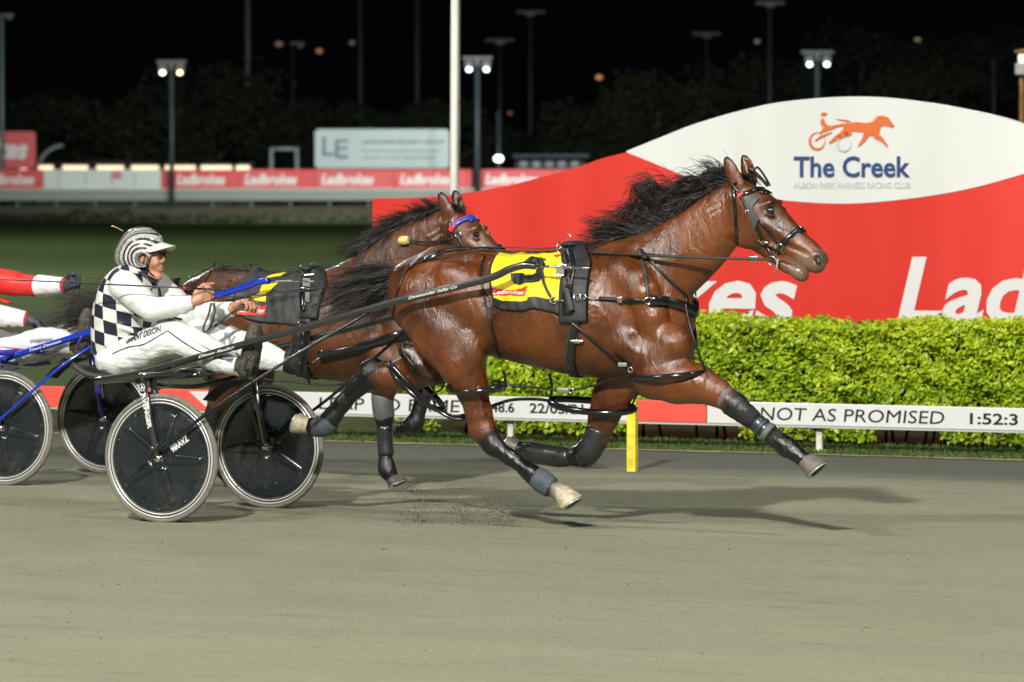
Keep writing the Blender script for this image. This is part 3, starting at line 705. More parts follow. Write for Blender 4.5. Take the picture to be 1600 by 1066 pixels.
# low dark hedge line at the inner edge of the far track
def fh(r, n):
    x = r.uniform(-26, 26, n); hgt = .12 + .16 * (np.sin(x * .9) * np.sin(x * .37 + 1) + .4 * np.sin(x * 3.1)) ** 2 + .06
    z = r.rand(n) * hgt * 1.6; P = np.stack([x, r.normal(0, .25, n), z], 1); return P, np.tile([0, -.6, .8], (n, 1))
V, F, ti = leaf_cloud(9000, fh, .16, seed=77); o = mesh_np('ground_shrubs', V, F, leaf_material('shrub_leaf', (.02, .03, .01), (.035, .05, .015), (.05, .07, .02), .8, 0), smooth=False, attr={'tint': ti})
o.location = (0, 181.5, 0); tag(o, 'low dark scrub along the inner edge of the far track', 'scrub', kind='stuff')
# unseen floods added ahead of the far fence to light it, without masts
for px in (387, 652, 1000, 1400):
    x = far(px, 100, 150)[0]
    lamp('unseen_fence_flood', (x, 165, 11), 15000, .4, (.93, 1, .95), aim=(x, 205, 1.2), cone=62)
# ================================================================== smooth implicit modelling (bodies as ONE continuous surface)
class Field:
    def __init__(s, lo, hi, h):
        s.lo = np.array(lo, np.float32); s.h = h
        s.n = np.ceil((np.array(hi) - s.lo) / h).astype(int) + 1
        s.D = np.full(s.n, .2, np.float32); s.W = np.zeros(s.n, np.float32)
        s.ax = [s.lo[i] + np.arange(s.n[i], dtype=np.float32) * h for i in range(3)]
    def block(s, lo, hi):
        a = np.clip(np.floor((np.array(lo) - s.lo) / s.h).astype(int), 0, s.n); b = np.clip(np.ceil((np.array(hi) - s.lo) / s.h).astype(int) + 1, 0, s.n)
        return a, b
    def merge(s, a, b, d, k, w, mode):
        sl = tuple(slice(a[i], b[i]) for i in range(3)); D = s.D[sl]; W = s.W[sl]
        if mode == 'sub':
            hh = np.clip(k - np.abs(D + d), 0, None) / max(k, 1e-6); s.D[sl] = np.maximum(D, -d) + hh * hh * k * .25
            if w is not None: m = np.clip(.5 + .5 * (D - (-d)) / max(k, 1e-4), 0, 1) ; s.W[sl] = W * m + w * (1 - m)
            return
        t = np.clip(.5 + .5 * (D - d) / max(k, 1e-4), 0, 1)      # 1 where the new shape is nearer
        s.D[sl] = D * (1 - t) + d * t - k * t * (1 - t)
        if w is not None: s.W[sl] = W * (1 - t) + w * t
    def seg(s, p0, p1, a0, a1, b0=None, b1=None, k=.03, w=0., w1=None, mode='add', flat=None):
        """tapered limb p0->p1. a = radius in the sagittal plane, b = radius sideways (y)"""
        p0 = np.array(p0, np.float32); p1 = np.array(p1, np.float32); b0 = a0 if b0 is None else b0; b1 = a1 if b1 is None else b1
        R = max(a0, a1, b0, b1) + k + 3 * s.h
        A, B = s.block(np.minimum(p0, p1) - R, np.maximum(p0, p1) + R)
        if np.any(B <= A): return
        X = s.ax[0][A[0]:B[0]][:, None, None]; Y = s.ax[1][A[1]:B[1]][None, :, None]; Z = s.ax[2][A[2]:B[2]][None, None, :]
        d = p1 - p0; L2 = float(d[0] ** 2 + d[1] ** 2 + d[2] ** 2) + 1e-9
        t = np.clip(((X - p0[0]) * d[0] + (Y - p0[1]) * d[1] + (Z - p0[2]) * d[2]) / L2, 0, 1)
        dx = X - p0[0] - t * d[0]; dy = Y - p0[1] - t * d[1]; dz = Z - p0[2] - t * d[2]
        a = a0 + (a1 - a0) * t; b = b0 + (b1 - b0) * t
        q = np.sqrt((dx * dx + dz * dz) / (a * a) + dy * dy / (b * b)) 
        f = (q - 1) * np.minimum(a, b)
        ww = w if w1 is None else w + (w1 - w) * t
        s.merge(A, B, f, k, ww, mode)
    def chain(s, P, A, B=None, k=.03, w=None, mode='add', n=0):
        """P stations, radii A (sagittal), B (sideways), weight list w; n>0 splines them first"""
        P = [np.array(p, float) for p in P]; B = A if B is None else B; w = [0.] * len(P) if w is None else (w if hasattr(w, '__len__') else [w] * len(P))
        if n:
            Q = catmull([np.concatenate([p, [a, b, c]]) for p, a, b, c in zip(P, A, B, w)], n)
        else: Q = [np.concatenate([p, [a, b, c]]) for p, a, b, c in zip(P, A, B, w)]
        for i in range(len(Q) - 1):
            a, b = Q[i], Q[i + 1]
            s.seg(a[:3], b[:3], max(a[3], .003), max(b[3], .003), max(a[4], .003), max(b[4], .003), k if (i == 0 or n == 0) else min(k, .012), a[5], b[5], mode)
    def ell(s, c, r, R=None, k=.03, w=None, mode='add'):
        """ellipsoid; R = 3x3 rotation, columns the axes"""
        c = np.array(c, np.float32); r = np.array(r, np.float32); m = float(r.max()) + k + 3 * s.h
        A, B = s.block(c - m, c + m)
        if np.any(B <= A): return
        X = s.ax[0][A[0]:B[0]][:, None, None] - c[0]; Y = s.ax[1][A[1]:B[1]][None, :, None] - c[1]; Z = s.ax[2][A[2]:B[2]][None, None, :] - c[2]
        if R is None: u, v, z = X, Y, Z
        else:
            R = np.array(R, np.float32)
            u = X * R[0, 0] + Y * R[1, 0] + Z * R[2, 0]; v = X * R[0, 1] + Y * R[1, 1] + Z * R[2, 1]; z = X * R[0, 2] + Y * R[1, 2] + Z * R[2, 2]
        q = np.sqrt((u / r[0]) ** 2 + (v / r[1]) ** 2 + (z / r[2]) ** 2)
        g = np.sqrt((u / r[0] ** 2) ** 2 + (v / r[1] ** 2) ** 2 + (z / r[2] ** 2) ** 2) + 1e-6
        f = np.maximum(q * (q - 1) / g, (q - 1) * r.min())
        s.merge(A, B, f.astype(np.float32), k, w, mode)
    def mesh(s, smooth=1):
        D = s.D; n = D.shape; S = D < 0
        # surface nets
        c = [S[i:n[0] - 1 + i, j:n[1] - 1 + j, l:n[2] - 1 + l] for i in (0, 1) for j in (0, 1) for l in (0, 1)]
        cnt = sum(x.astype(np.int8) for x in c); act = (cnt > 0) & (cnt < 8)
        idx = np.full(act.shape, -1, np.int32); I = np.argwhere(act); idx[act] = np.arange(len(I))
        acc = np.zeros((len(I), 3), np.float64); num = np.zeros(len(I))
        corners = [(i, j, l) for i in (0, 1) for j in (0, 1) for l in (0, 1)]
        vals = {cc: D[I[:, 0] + cc[0], I[:, 1] + cc[1], I[:, 2] + cc[2]] for cc in corners}
        for a in corners:
            for ax in range(3):
                if a[ax] == 0:
                    b = list(a); b[ax] = 1; b = tuple(b); va, vb = vals[a], vals[b]; m = (va < 0) != (vb < 0)
                    t = np.where(m, va / np.where(m, va - vb, 1), 0)
                    p = np.array(a, float)[None, :].repeat(len(I), 0); p[:, ax] = t
                    acc[m] += p[m]; num[m] += 1
        V = (I + acc / num[:, None]) * s.h + s.lo
        F = []
        for ax in range(3):
            o1, o2 = [(1, 2), (2, 0), (0, 1)][ax]
            lo = [slice(1, n[i] - 1) for i in range(3)]; lo[ax] = slice(0, n[ax] - 1)
            hi = list(lo); hi[ax] = slice(1, n[ax])
            a = S[tuple(lo)]; b = S[tuple(hi)]; E = np.argwhere(a != b); off = np.array([x.start for x in lo]); E = E + off
            fl = S[E[:, 0], E[:, 1], E[:, 2]]
            def g(d1, d2):
                q = E.copy(); q[:, o1] -= d1; q[:, o2] -= d2; return idx[q[:, 0], q[:, 1], q[:, 2]]
            q = np.stack([g(1, 1), g(0, 1), g(0, 0), g(1, 0)], 1); q[~fl] = q[~fl][:, ::-1]
            F.append(q)
        F = np.concatenate(F); F = F[(F >= 0).all(1)]
        # light Laplacian smoothing
        E = np.concatenate([F[:, [0, 1]], F[:, [1, 2]], F[:, [2, 3]], F[:, [3, 0]]])
        for _ in range(smooth):
            A = np.zeros_like(V); cn = np.zeros(len(V))
            for x in (0, 1):
                for ax in range(3): A[:, ax] += np.bincount(E[:, x], V[E[:, 1 - x], ax], len(V))
                cn += np.bincount(E[:, x], minlength=len(V))
            V = V * .5 + .5 * A / np.maximum(cn, 1)[:, None]
        g = (V - s.lo) / s.h; gi = np.clip(np.round(g).astype(int), 0, np.array(n) - 1); W = s.W[gi[:, 0], gi[:, 1], gi[:, 2]]
        return V, F, W
def rotm(*ang):
    """rotation columns from euler degrees (x,y,z)"""
    return np.array(Matrix.Rotation(math.radians(ang[2]), 3, 'Z') @ Matrix.Rotation(math.radians(ang[1]), 3, 'Y') @ Matrix.Rotation(math.radians(ang[0]), 3, 'X'))
# ================================================================== horse coat
def coat_material(name, brown, dark, black=(.006, .005, .005), wet=.5):
    m = bpy.data.materials.new(name); m.use_nodes = True; N, L, b = nodes(m)
    tc = N.new('ShaderNodeTexCoord'); at = N.new('ShaderNodeAttribute'); at.attribute_name = 'points'
    def noise(sc, vec=(1, 1, 1), det=4, r=.5):
        mp = N.new('ShaderNodeMapping'); L.new(tc.outputs['Object'], mp.inputs[0]); mp.inputs['Scale'].default_value = vec
        n = N.new('ShaderNodeTexNoise'); n.inputs['Scale'].default_value = sc; n.inputs['Detail'].default_value = det; n.inputs['Roughness'].default_value = r
        L.new(mp.outputs[0], n.inputs['Vector']); return n.outputs[0]
    def mr(src, a, b_, c, d):
        r = N.new('ShaderNodeMapRange'); L.new(src, r.inputs[0]); r.inputs[1].default_value = a; r.inputs[2].default_value = b_; r.inputs[3].default_value = c; r.inputs[4].default_value = d; return r.outputs[0]
    n1 = noise(3.6, (1, 1, .8), 6, .6); mx = N.new('ShaderNodeMixRGB'); L.new(mr(n1, .40, .66, 0, 1), mx.inputs[0]); mx.inputs[1].default_value = (*brown, 1); mx.inputs[2].default_value = (*dark, 1)
    n2 = noise(9, (1, 1, 1), 6, .65); f = N.new('ShaderNodeMath'); f.operation = 'MULTIPLY_ADD'; L.new(n2, f.inputs[0]); f.inputs[1].default_value = .5; L.new(at.outputs['Fac'], f.inputs[2])
    mk = mr(f.outputs[0], .62, .86, 0, 1)
    m2 = N.new('ShaderNodeMixRGB'); L.new(mk, m2.inputs[0]); L.new(mx.outputs[0], m2.inputs[1]); m2.inputs[2].default_value = (*black, 1)
    wt = N.new('ShaderNodeAttribute'); wt.attribute_name = 'white'
    m3 = N.new('ShaderNodeMixRGB'); L.new(wt.outputs['Fac'], m3.inputs[0]); L.new(m2.outputs[0], m3.inputs[1]); m3.inputs[2].default_value = (.46, .42, .34, 1)
    L.new(m3.outputs[0], b.inputs['Base Color'])
    n3 = noise(4.5, (1.6, 1, .8), 5, .6); L.new(mr(n3, .38, .62, wet - .10, wet + .22), b.inputs['Roughness'])
    b.inputs['Specular IOR Level'].default_value = .68; b.inputs['Coat Weight'].default_value = .0; b.inputs['Coat Roughness'].default_value = .2
    # lumps, skin folds, veins and hair grain
    w = N.new('ShaderNodeTexNoise'); w.inputs['Scale'].default_value = 8.5; w.inputs['Detail'].default_value = 4; w.inputs['Distortion'].default_value = 1.2
    mp = N.new('ShaderNodeMapping'); L.new(tc.outputs['Object'], mp.inputs[0]); mp.inputs['Scale'].default_value = (1.5, 1, .75); mp.inputs['Rotation'].default_value = (0, .5, 0); L.new(mp.outputs[0], w.inputs['Vector'])
    b1 = N.new('ShaderNodeBump'); b1.inputs['Strength'].default_value = .5; b1.inputs['Distance'].default_value = .022; L.new(w.outputs[0], b1.inputs['Height'])
    g = noise(26, (2.2, 1, .7), 6, .7); b2 = N.new('ShaderNodeBump'); b2.inputs['Strength'].default_value = .6; b2.inputs['Distance'].default_value = .006; L.new(g, b2.inputs['Height']); L.new(b1.outputs[0], b2.inputs['Normal'])
    g3 = noise(120, (.5, 1, .9), 4, .85); b3 = N.new('ShaderNodeBump'); b3.inputs['Strength'].default_value = .25; b3.inputs['Distance'].default_value = .002; L.new(g3, b3.inputs['Height']); L.new(b2.outputs[0], b3.inputs['Normal'])
    L.new(b3.outputs[0], b.inputs['Normal'])
    return m
M_BAY = coat_material('bay_coat', (.150, .043, .010), (.038, .011, .0035), wet=.26)
M_BAY2 = coat_material('dark_bay_coat', (.112, .036, .011), (.030, .010, .0045), wet=.30)
M_HAIR = mat('black_hair', (.010, .007, .006), .38, spec=.5, noise=(30, .4, 3))
M_HAIRB = mat('brown_hair', (.05, .018, .007), .4, spec=.5)
M_EYE = mat('eye_dark', (.006, .004, .006), .05, spec=.8, coat=1)
M_HOOF = mat('hoof_grey', (.13, .115, .10), .5, noise=(30, .35, 4, (1, 1, 4)))
M_HOOFP = mat('hoof_pale', (.42, .36, .25), .55, noise=(26, .45, 4))
M_SHOE = mat('horse_shoe', (.55, .56, .56), .35, metal=.7)
M_NOSE = mat('nostril_pink', (.12, .04, .045), .4)

class Horse:
    """body built from stations traced in its own sagittal planes; P(px,py,ly) gives local metres"""
    def __init__(s, fr, S): s.fr = fr; s.S = S
    def P(s, px, py, ly=0.): return s.fr.loc(px, py, ly)

def leg(F, P, pts, rad, wts, k=.02):
    """pts [(px,py,ly)...], rad [(a,b)...]"""
    F.chain([P(*p) for p in pts], [r[0] for r in rad], [r[1] for r in rad], k, wts, n=0)

def hoof(F_, P, fet, toe, ly, mat_, name='hoof', parent=None, r0=.042, r1=.066, sole=None):
    """cone-shaped hoof: fet = coronet centre (px,py), toe = middle of the sole (px,py); sole angle from their direction"""
    a = P(fet[0], fet[1], ly); b = P(toe[0], toe[1], ly); ax = b - a; L = np.linalg.norm(ax); ax /= L
    fwd = np.array([ax[2] * -1, 0, ax[0]]) if sole is None else np.array([sole[0], 0, sole[1]])
    fwd = fwd - ax * np.dot(fwd, ax); fwd /= np.linalg.norm(fwd); side = np.array([0, 1., 0])
    mb = MB(); rings = []; n = 28; vs = []
    for (t, r, off) in ((-.12, r0 * .90, 0), (0, r0, 0), (.12, r0 * 1.04, .002), (.5, (r0 + r1) / 2, .008), (1, r1, .016)):
        for k in range(n):
            an = 2 * math.pi * k / n; rf = 1.14 if math.cos(an) > 0 else .86
            vs.append(a + ax * L * t + fwd * (off + r * math.cos(an) * rf) + side * r * .92 * math.sin(an))
    fs = [(i * n + k, i * n + (k + 1) % n, (i + 1) * n + (k + 1) % n, (i + 1) * n + k) for i in range(4) for k in range(n)]
    vs.append(b + fwd * .014 - ax * .008); c = len(vs) - 1; vs.append(a - ax * .01)
    fs += [(4 * n + k, 4 * n + (k + 1) % n, c) for k in range(n)] + [((k + 1) % n, k, c + 1) for k in range(n)]
    mb.add(vs, fs); o = mb.build(name, mat_, parent, smooth_angle=50)
    # metal shoe, open at the heel
    mb = MB(); arc = []
    for k in range(23):
        an = math.radians(-150 + 300 * k / 22); rf = 1.14 if math.cos(an) > 0 else .86
        arc.append(b + ax * .006 + fwd * (.015 + r1 * .9 * math.cos(an) * rf) + side * r1 * .84 * math.sin(an))
    mb.tube(arc, .0085, 6, flat=.6, up=ax); mb.build('shoe', M_SHOE, o)
    return o
# ================================================================== the leading horse
H1 = frame_empty('horse', 'glossy bay racehorse in front at full pace wearing the yellow saddlecloth', 'horse', FA, (0, 0, 0))
PA = FA.loc
def scale_pts(L): return L
VOX = .007
F = Field((.38, -.46, .05), (3.85, .46, 2.08), VOX)
TRUNK = [(668, 462, .222, .215), (720, 466, .252, .27), (790, 478, .282, .275), (860, 487, .312, .300), (930, 490, .343, .285), (983, 488, .325, .235), (1030, 494, .20, .19)]
def SYM(Q):
    """mirror: the far side copies the traced near side"""
    return lambda x, y, ly=0.: Q(x, y, ly) if ly <= 0 else Q(x, y, -ly) * [1, -1, 1]
def horse_torso(F, Q, neck):
    """Q(px,py,ly): pixel of the leading horse -> local metres of the horse being built"""
    Q = SYM(Q)
    F.chain([Q(x, y) for x, y, a, b in TRUNK], [a for _, _, a, _ in TRUNK], [b for _, _, _, b in TRUNK], .03, 0., n=2)
    F.chain([Q(900, 412), Q(950, 402), Q(1005, 408)], [.055, .07, .09], [.06, .06, .08], .07, 0.)          # withers
    F.chain([Q(640, 440), Q(690, 412), Q(760, 410)], [.09, .085, .06], [.12, .13, .12], .06, 0.)            # croup
    F.chain(neck, [.25, .212, .182, .155, .125], [.17, .125, .098, .085, .078], .06, 0., n=3)
    for sy in (-1, 1):
        F.chain([Q(972, 425, sy * .17), Q(1005, 460, sy * .19), Q(1030, 535, sy * .15)], [.05, .09, .088], [.04, .07, .085], .08, 0., n=2)        # shoulder
        F.ell(Q(1000, 552, sy * .195), (.16, .07, .08), rotm(0, 30, 0), .06, 0.)                                                              # triceps
        F.ell(Q(1024, 520, sy * .085), (.085, .10, .13), rotm(0, -15, 0), .045, 0.)                                                            # breast
        F.ell(Q(706, 427, sy * .20), (.07, .045, .045), None, .07, 0.)                                                                        # point of hip
        F.ell(Q(772, 455, sy * .305), (.07, .045, .13), rotm(0, 20, 0), .08, 0., mode='sub')                                                    # flank hollow
        F.chain([Q(962, 480, sy * .325), Q(958, 525, sy * .33), Q(970, 565, sy * .30)], [.010, .012, .010], [.03, .03, .03], .05, 0., mode='sub', n=2)
        for k, x in enumerate(()):                                                                                      # ribs, faint
            F.chain([Q(x, 490, sy * .292), Q(x - 3, 530, sy * .285), Q(x + 6, 560, sy * .23)], [.004, .005, .004], [.008, .009, .008], .07, 0., n=2)
def horse_head(F, Q):
    R = Q; Q = SYM(Q)
    hd = [(1160, 310, .088, .078, 0), (1184, 333, .118, .098, 0), (1213, 358, .099, .080, .05), (1243, 384, .082, .060, .15), (1260, 396, .073, .054, .22), (1272, 405, .064, .053, .3)]
    F.chain([Q(a, b) for a, b, *_ in hd], [c[2] for c in hd], [c[3] for c in hd], .03, [c[4] for c in hd], n=3)
    for sy in (-1, 1):
        F.ell(Q(1170, 358, sy * .048), (.110, .045, .108), None, .03, 0.)                                         # cheek
        F.seg(Q(1196, 348, sy * .066), Q(1236, 376, sy * .048), .014, .010, .022, .014, .03, .1)                  # facial crest
        F.ell(Q(1199, 318, sy * .068), (.036, .020, .011), rotm(0, -25, 0), .035, .12)                              # brow
        F.ell(Q(1203, 329, sy * .094), (.027, .016, .020), None, .008, 1.3, mode='sub')                            # eye socket
        F.ell(Q(1204, 336, sy * .086), (.026, .012, .008), rotm(0, 20, 0), .014, .3)                               # lower lid
        F.ell(Q(1276, 404, sy * .044), (.040, .020, .034), rotm(0, 30, 0), .016, .3)                                 # nostril flare
        F.ell(Q(1277, 407, sy * .066), (.026, .026, .030), rotm(0, -35, 0), .006, 1.2, mode='sub')
        F.seg(Q(1228, 384, sy * .070), Q(1262, 398, sy * .062), .009, .007, .010, .010, .02, .1, mode='sub')
        F.chain([Q(1206, 352, sy * .078), Q(1222, 362, sy * .070), Q(1238, 366, sy * .058)], [.0045, .005, .004], None, .012, .05)
        F.chain([Q(1186, 378, sy * .088), Q(1204, 384, sy * .07), Q(1222, 396, sy * .056)], [.006, .006, .005], None, .02, .05)
        if sy < 0: pts = [(1158, 296), (1151, 283), (1143, 266), (1138, 255), (1134.5, 247)]
        else: pts = [(1172, 290), (1171, 277), (1168, 263), (1165, 252), (1161.5, 244)]
        F.chain([R(a, b, sy * y) for (a, b), y in zip(pts, (.05, .058, .064, .066, .064))], [.03, .036, .030, .020, .006], [.022, .022, .018, .012, .005], .015, [0, 0, .1, .4, .8], n=3)
        ec = [(1158, 282), (1150, 266), (1143, 254)] if sy < 0 else [(1176, 278), (1174, 264), (1168, 253)]
        F.chain([R(a, b, sy * .052) for a, b in ec], [.016, .014, .006], [.016, .014, .006], .008, .5, mode='sub')
    F.ell(Q(1277, 413), (.042, .046, .046), None, .025, .3)                                                         # upper lip
    F.chain([Q(1180, 374), Q(1206, 394), Q(1230, 410), Q(1248, 423)], [.062, .044, .050, .044], [.05, .042, .046, .044], .022, [0, .1, .25, .3])   # lower jaw
    F.ell(Q(1252, 430), (.042, .040, .034), rotm(0, 25, 0), .02, .3)
    for sy in (-1, 1): F.chain([Q(1220, 410, sy * .052), Q(1240, 417, sy * .054), Q(1256, 425, sy * .056), Q(1268, 432, sy * .05)], [.006, .007, .007, .008], [.016, .018, .018, .022], .006, .9, mode='sub')
    F.ell(Q(1272, 433), (.014, .05, .008), rotm(0, 25, 0), .006, .9, mode='sub')
neck1 = [PA(1000, 440), PA(1042, 414), PA(1086, 382), PA(1124, 346), PA(1150, 318)]
horse_torso(F, PA, neck1); horse_head(F, PA)
for sy in (-1, 1):
    F.chain([SYM(PA)(1134, 378, sy * .135), SYM(PA)(1108, 420, sy * .16), SYM(PA)(1080, 462, sy * .205)], [.02, .024, .02], [.05, .05, .05], .05, 0., mode='sub', n=2)     # jugular groove
# near fore, reaching forward
F.chain([PA(1050, 540, -.155), PA(1022, 588, -.165), PA(1060, 595, -.165), PA(1090, 600, -.16), PA(1120, 613, -.155), PA(1141, 627, -.15), PA(1151, 635, -.15), PA(1164, 646, -.15), PA(1194, 671, -.145), PA(1218, 690, -.14), PA(1230, 699, -.14), PA(1243, 709, -.14), PA(1257, 719, -.14)],
        [.115, .118, .118, .10, .072, .056, .060, .048, .038, .042, .048, .037, .044], [.10, .10, .095, .08, .06, .050, .054, .044, .034, .038, .044, .035, .042], .03, [0, 0, 0, .05, .2, .5, .75, 1, 1, 1, 1, 1, 1])
# far fore, folded under
F.chain([PA(1010, 560, .155), PA(968, 596, .16), PA(954, 622, .16), PA(943, 652, .16), PA(933, 682, .16), PA(917, 706, .16), PA(903, 713, .16), PA(880, 713, .155), PA(848, 709, .15), PA(830, 706, .15), PA(818, 706, .15), PA(809, 701, .15)],
        [.12, .112, .098, .08, .062, .060, .05, .040, .040, .048, .038, .042], [.10, .09, .075, .062, .054, .055, .046, .036, .036, .044, .035, .04], .03, [0, 0, 0, .05, .3, .8, 1, 1, 1, 1, 1, 1])
# near hind, reaching forward under the belly
F.chain([PA(668, 472, -.12), PA(700, 522, -.155), PA(721, 565, -.16), PA(737, 605, -.155), PA(748, 645, -.15), PA(757, 675, -.145), PA(770, 696, -.145), PA(796, 714, -.14), PA(826, 737, -.14), PA(838, 746, -.14), PA(851, 755, -.14), PA(866, 764, -.14), PA(876, 769, -.14)],
        [.205, .185, .132, .088, .068, .064, .050, .039, .040, .046, .048, .038, .044], [.15, .135, .115, .08, .058, .054, .042, .034, .035, .04, .044, .036, .042], .035, [0, 0, 0, 0, .2, .45, .9, 1, 1, 1, 1, 1, 1])
F.chain([PA(748, 632, -.15), PA(738, 655, -.15), PA(740, 676, -.15)], [.02, .026, .03], [.018, .024, .028], .02, [.2, .4, .5])      # point of hock
F.ell(PA(735, 540, -.20), (.075, .06, .11), rotm(0, -20, 0), .04, 0.)                                                             # stifle
F.ell(PA(672, 500, -.205), (.10, .07, .17), rotm(0, -35, 0), .035, 0.)                                                            # rear thigh muscle
F.chain([PA(748, 612, -.205), PA(756, 650, -.19)], [.012, .010], [.016, .014], .02, .2)
# far hind, trailing behind
F.chain([PA(690, 500, .12), PA(676, 560, .15), PA(640, 584, .15), PA(605, 588, .15), PA(580, 586, .15), PA(560, 603, .15), PA(536, 630, .15), PA(520, 650, .15), PA(508, 664, .15), PA(494, 668, .15), PA(484, 665, .15)],
        [.18, .145, .092, .070, .068, .050, .042, .046, .048, .038, .043], [.14, .12, .08, .06, .055, .042, .036, .04, .044, .036, .04], .035, [0, 0, .1, .4, .7, 1, 1, 1, 1, 1, 1])
F.chain([PA(600, 574, .15), PA(584, 569, .15), PA(572, 574, .15)], [.024, .03, .028], [.02, .028, .024], .025, .6)
F.chain([PA(636, 548, .05), PA(660, 572, .07), PA(680, 588, .08)], [.045, .042, .035], [.06, .055, .05], .05, .7)
V_, F_, W_ = F.mesh(2); del F
white = np.zeros(len(V_))
pst = PA(862, 762, -.14); dd = np.linalg.norm(V_ - pst, axis=1); hoofw = PA(878, 770, -.14); white = np.clip(1.5 - np.linalg.norm(V_ - hoofw, axis=1) / .05, 0, 1) * (V_[:, 1] < 0)
mz = np.array([PA(1262, 412), PA(1245, 424), PA(1278, 410)]); white = np.maximum(white, .22 * np.clip(1.6 - np.min(np.stack([np.linalg.norm((V_ - q) * [1, .6, 1], axis=1) for q in mz]), 0) / .055, 0, 1))
body1 = mesh_np('body', V_, F_, M_BAY, H1, attr={'points': W_, 'white': white})
BV1 = BVHTree.FromPolygons([tuple(v) for v in V_], [tuple(int(i) for i in f) for f in F_])
print('horse1 body', len(V_), 'verts', round(time.time() - T_START, 1), 's')
hoof(None, PA, (1258, 720), (1272, 738), -.14, M_HOOF, parent=H1, r0=.048, r1=.068, sole=(1, .12))
hoof(None, PA, (810, 701), (796, 690), .15, M_HOOF, parent=H1, r0=.044, r1=.062, sole=(-.6, -.8))
hoof(None, PA, (876, 769), (888, 790), -.14, M_HOOFP, parent=H1, r0=.050, r1=.072, sole=(1, 0))
hoof(None, PA, (485, 665), (466, 655), .15, M_HOOFP, parent=H1, r0=.044, r1=.062, sole=(-.8, -.58))
for sy in (-1, 1):
    mb = MB(); c = SYM(PA)(1203.5, 329, sy * .080); mb.ellipsoid(c, (.024, .017, .020), 20); mb.build('eye', M_EYE, H1)
for sy in (-1, 1):
    mb = MB(); c = SYM(PA)(1277.5, 408, sy * .052); mb.ellipsoid(c, (.017, .006, .021), 14, R=rotm(0, -35, 0)); nn_ = mb.build('nostril', mat('nostril_dark', (.012, .008, .008), .5), H1)
    mb = MB(); mb.ellipsoid(SYM(PA)(1279, 409.5, sy * .056), (.008, .005, .008), 10); mb.build('inner_lining', M_NOSE, nn_)
# ================================================================== the second horse, on the inside
H2 = frame_empty('horse', 'dark bay racehorse behind with blue browband and pale blaze, half hidden by the leading horse', 'horse', FB, (0, 0, 0))
PB = FB.loc
def Q2(x, y, ly=0.): return PB(325 + (x - 668) * .855, 488 + (y - 462) * .87 - (x - 668) * .012, ly)
def Qh2(x, y, ly=0.): return PB(743 + (x - 1203) * .81, 367 + (y - 329) * .80, ly)
F = Field((.62, -.46, .0), (3.6, .46, 1.95), .009)
horse_torso(F, Q2, [PB(560, 472), PB(590, 444), PB(628, 411), PB(664, 382), PB(698, 360)])
F.chain([PB(575, 398), PB(620, 366), PB(660, 345), PB(700, 336)], [.05, .045, .04, .035], [.045, .035, .03, .03], .04, .25, n=2)
horse_head(F, Qh2)
F.chain([PB(630, 520, -.15), PB(604, 562, -.16), PB(600, 600, -.16), PB(598, 632, -.155), PB(600, 648, -.15), PB(602, 690, -.15), PB(603, 722, -.15), PB(605, 734, -.15), PB(612, 746, -.15)],
        [.12, .115, .085, .056, .056, .038, .040, .050, .042], [.10, .10, .07, .05, .05, .034, .036, .044, .042], .03, [0, 0, .2, .6, 1, 1, 1, 1, 1])
F.chain([PB(620, 540, .15), PB(625, 568, .16), PB(650, 590, .16), PB(664, 604, .16), PB(662, 616, .16), PB(655, 640, .16), PB(650, 658, .16), PB(646, 664, .16), PB(632, 668, .16), PB(622, 668, .16)],
        [.12, .11, .075, .058, .052, .038, .046, .048, .036, .040], [.10, .09, .065, .052, .048, .034, .042, .044, .034, .038], .03, [0, 0, .3, .8, 1, 1, 1, 1, 1, 1])
F.chain([PB(335, 500, -.13), PB(360, 545, -.16), PB(362, 582, -.16), PB(345, 620, -.155), PB(336, 650, -.15), PB(342, 690, -.15), PB(346, 722, -.15), PB(350, 734, -.15), PB(356, 746, -.15)],
        [.20, .17, .115, .075, .060, .040, .042, .048, .042], [.15, .13, .10, .065, .052, .035, .036, .044, .042], .035, [0, 0, 0, .2, .7, 1, 1, 1, 1])
F.chain([PB(340, 505, .13), PB(390, 552, .16), PB(400, 585, .16), PB(382, 615, .16), PB(372, 640, .155), PB(392, 672, .15), PB(408, 698, .15), PB(410, 708, .15), PB(402, 718, .15), PB(396, 724, .15)],
        [.20, .16, .11, .075, .060, .040, .040, .048, .038, .042], [.15, .13, .10, .065, .052, .035, .036, .044, .036, .04], .035, [0, 0, 0, .2, .7, 1, 1, 1, 1, 1])
V2, F2, W2 = F.mesh(2); del F
# small pale blaze on the forehead: a real marking of the coat
bz = np.array([Qh2(1216, 303), Qh2(1222, 312), Qh2(1229, 322)]); dm = np.min(np.stack([np.linalg.norm(V2 - b, axis=1) for b in bz]), 0)
wt2 = np.clip((.022 - dm) / .008, 0, 1) * .9
body2 = mesh_np('body', V2, F2, M_BAY2, H2, attr={'points': W2 + .12, 'white': wt2})
BV2 = BVHTree.FromPolygons([tuple(v) for v in V2], [tuple(int(i) for i in f) for f in F2])
hoof(None, PB, (613, 747), (617, 757), -.15, M_HOOF, parent=H2, r0=.046, r1=.064, sole=(1, 0))
hoof(None, PB, (621, 668), (603, 665), .16, M_HOOF, parent=H2, r0=.046, r1=.064, sole=(-.5, -.86))
hoof(None, PB, (357, 747), (362, 759), -.15, M_HOOF, parent=H2, r0=.046, r1=.064, sole=(1, 0))
hoof(None, PB, (395, 725), (386, 734), .15, M_HOOF, parent=H2, r0=.046, r1=.064, sole=(.7, -.7))
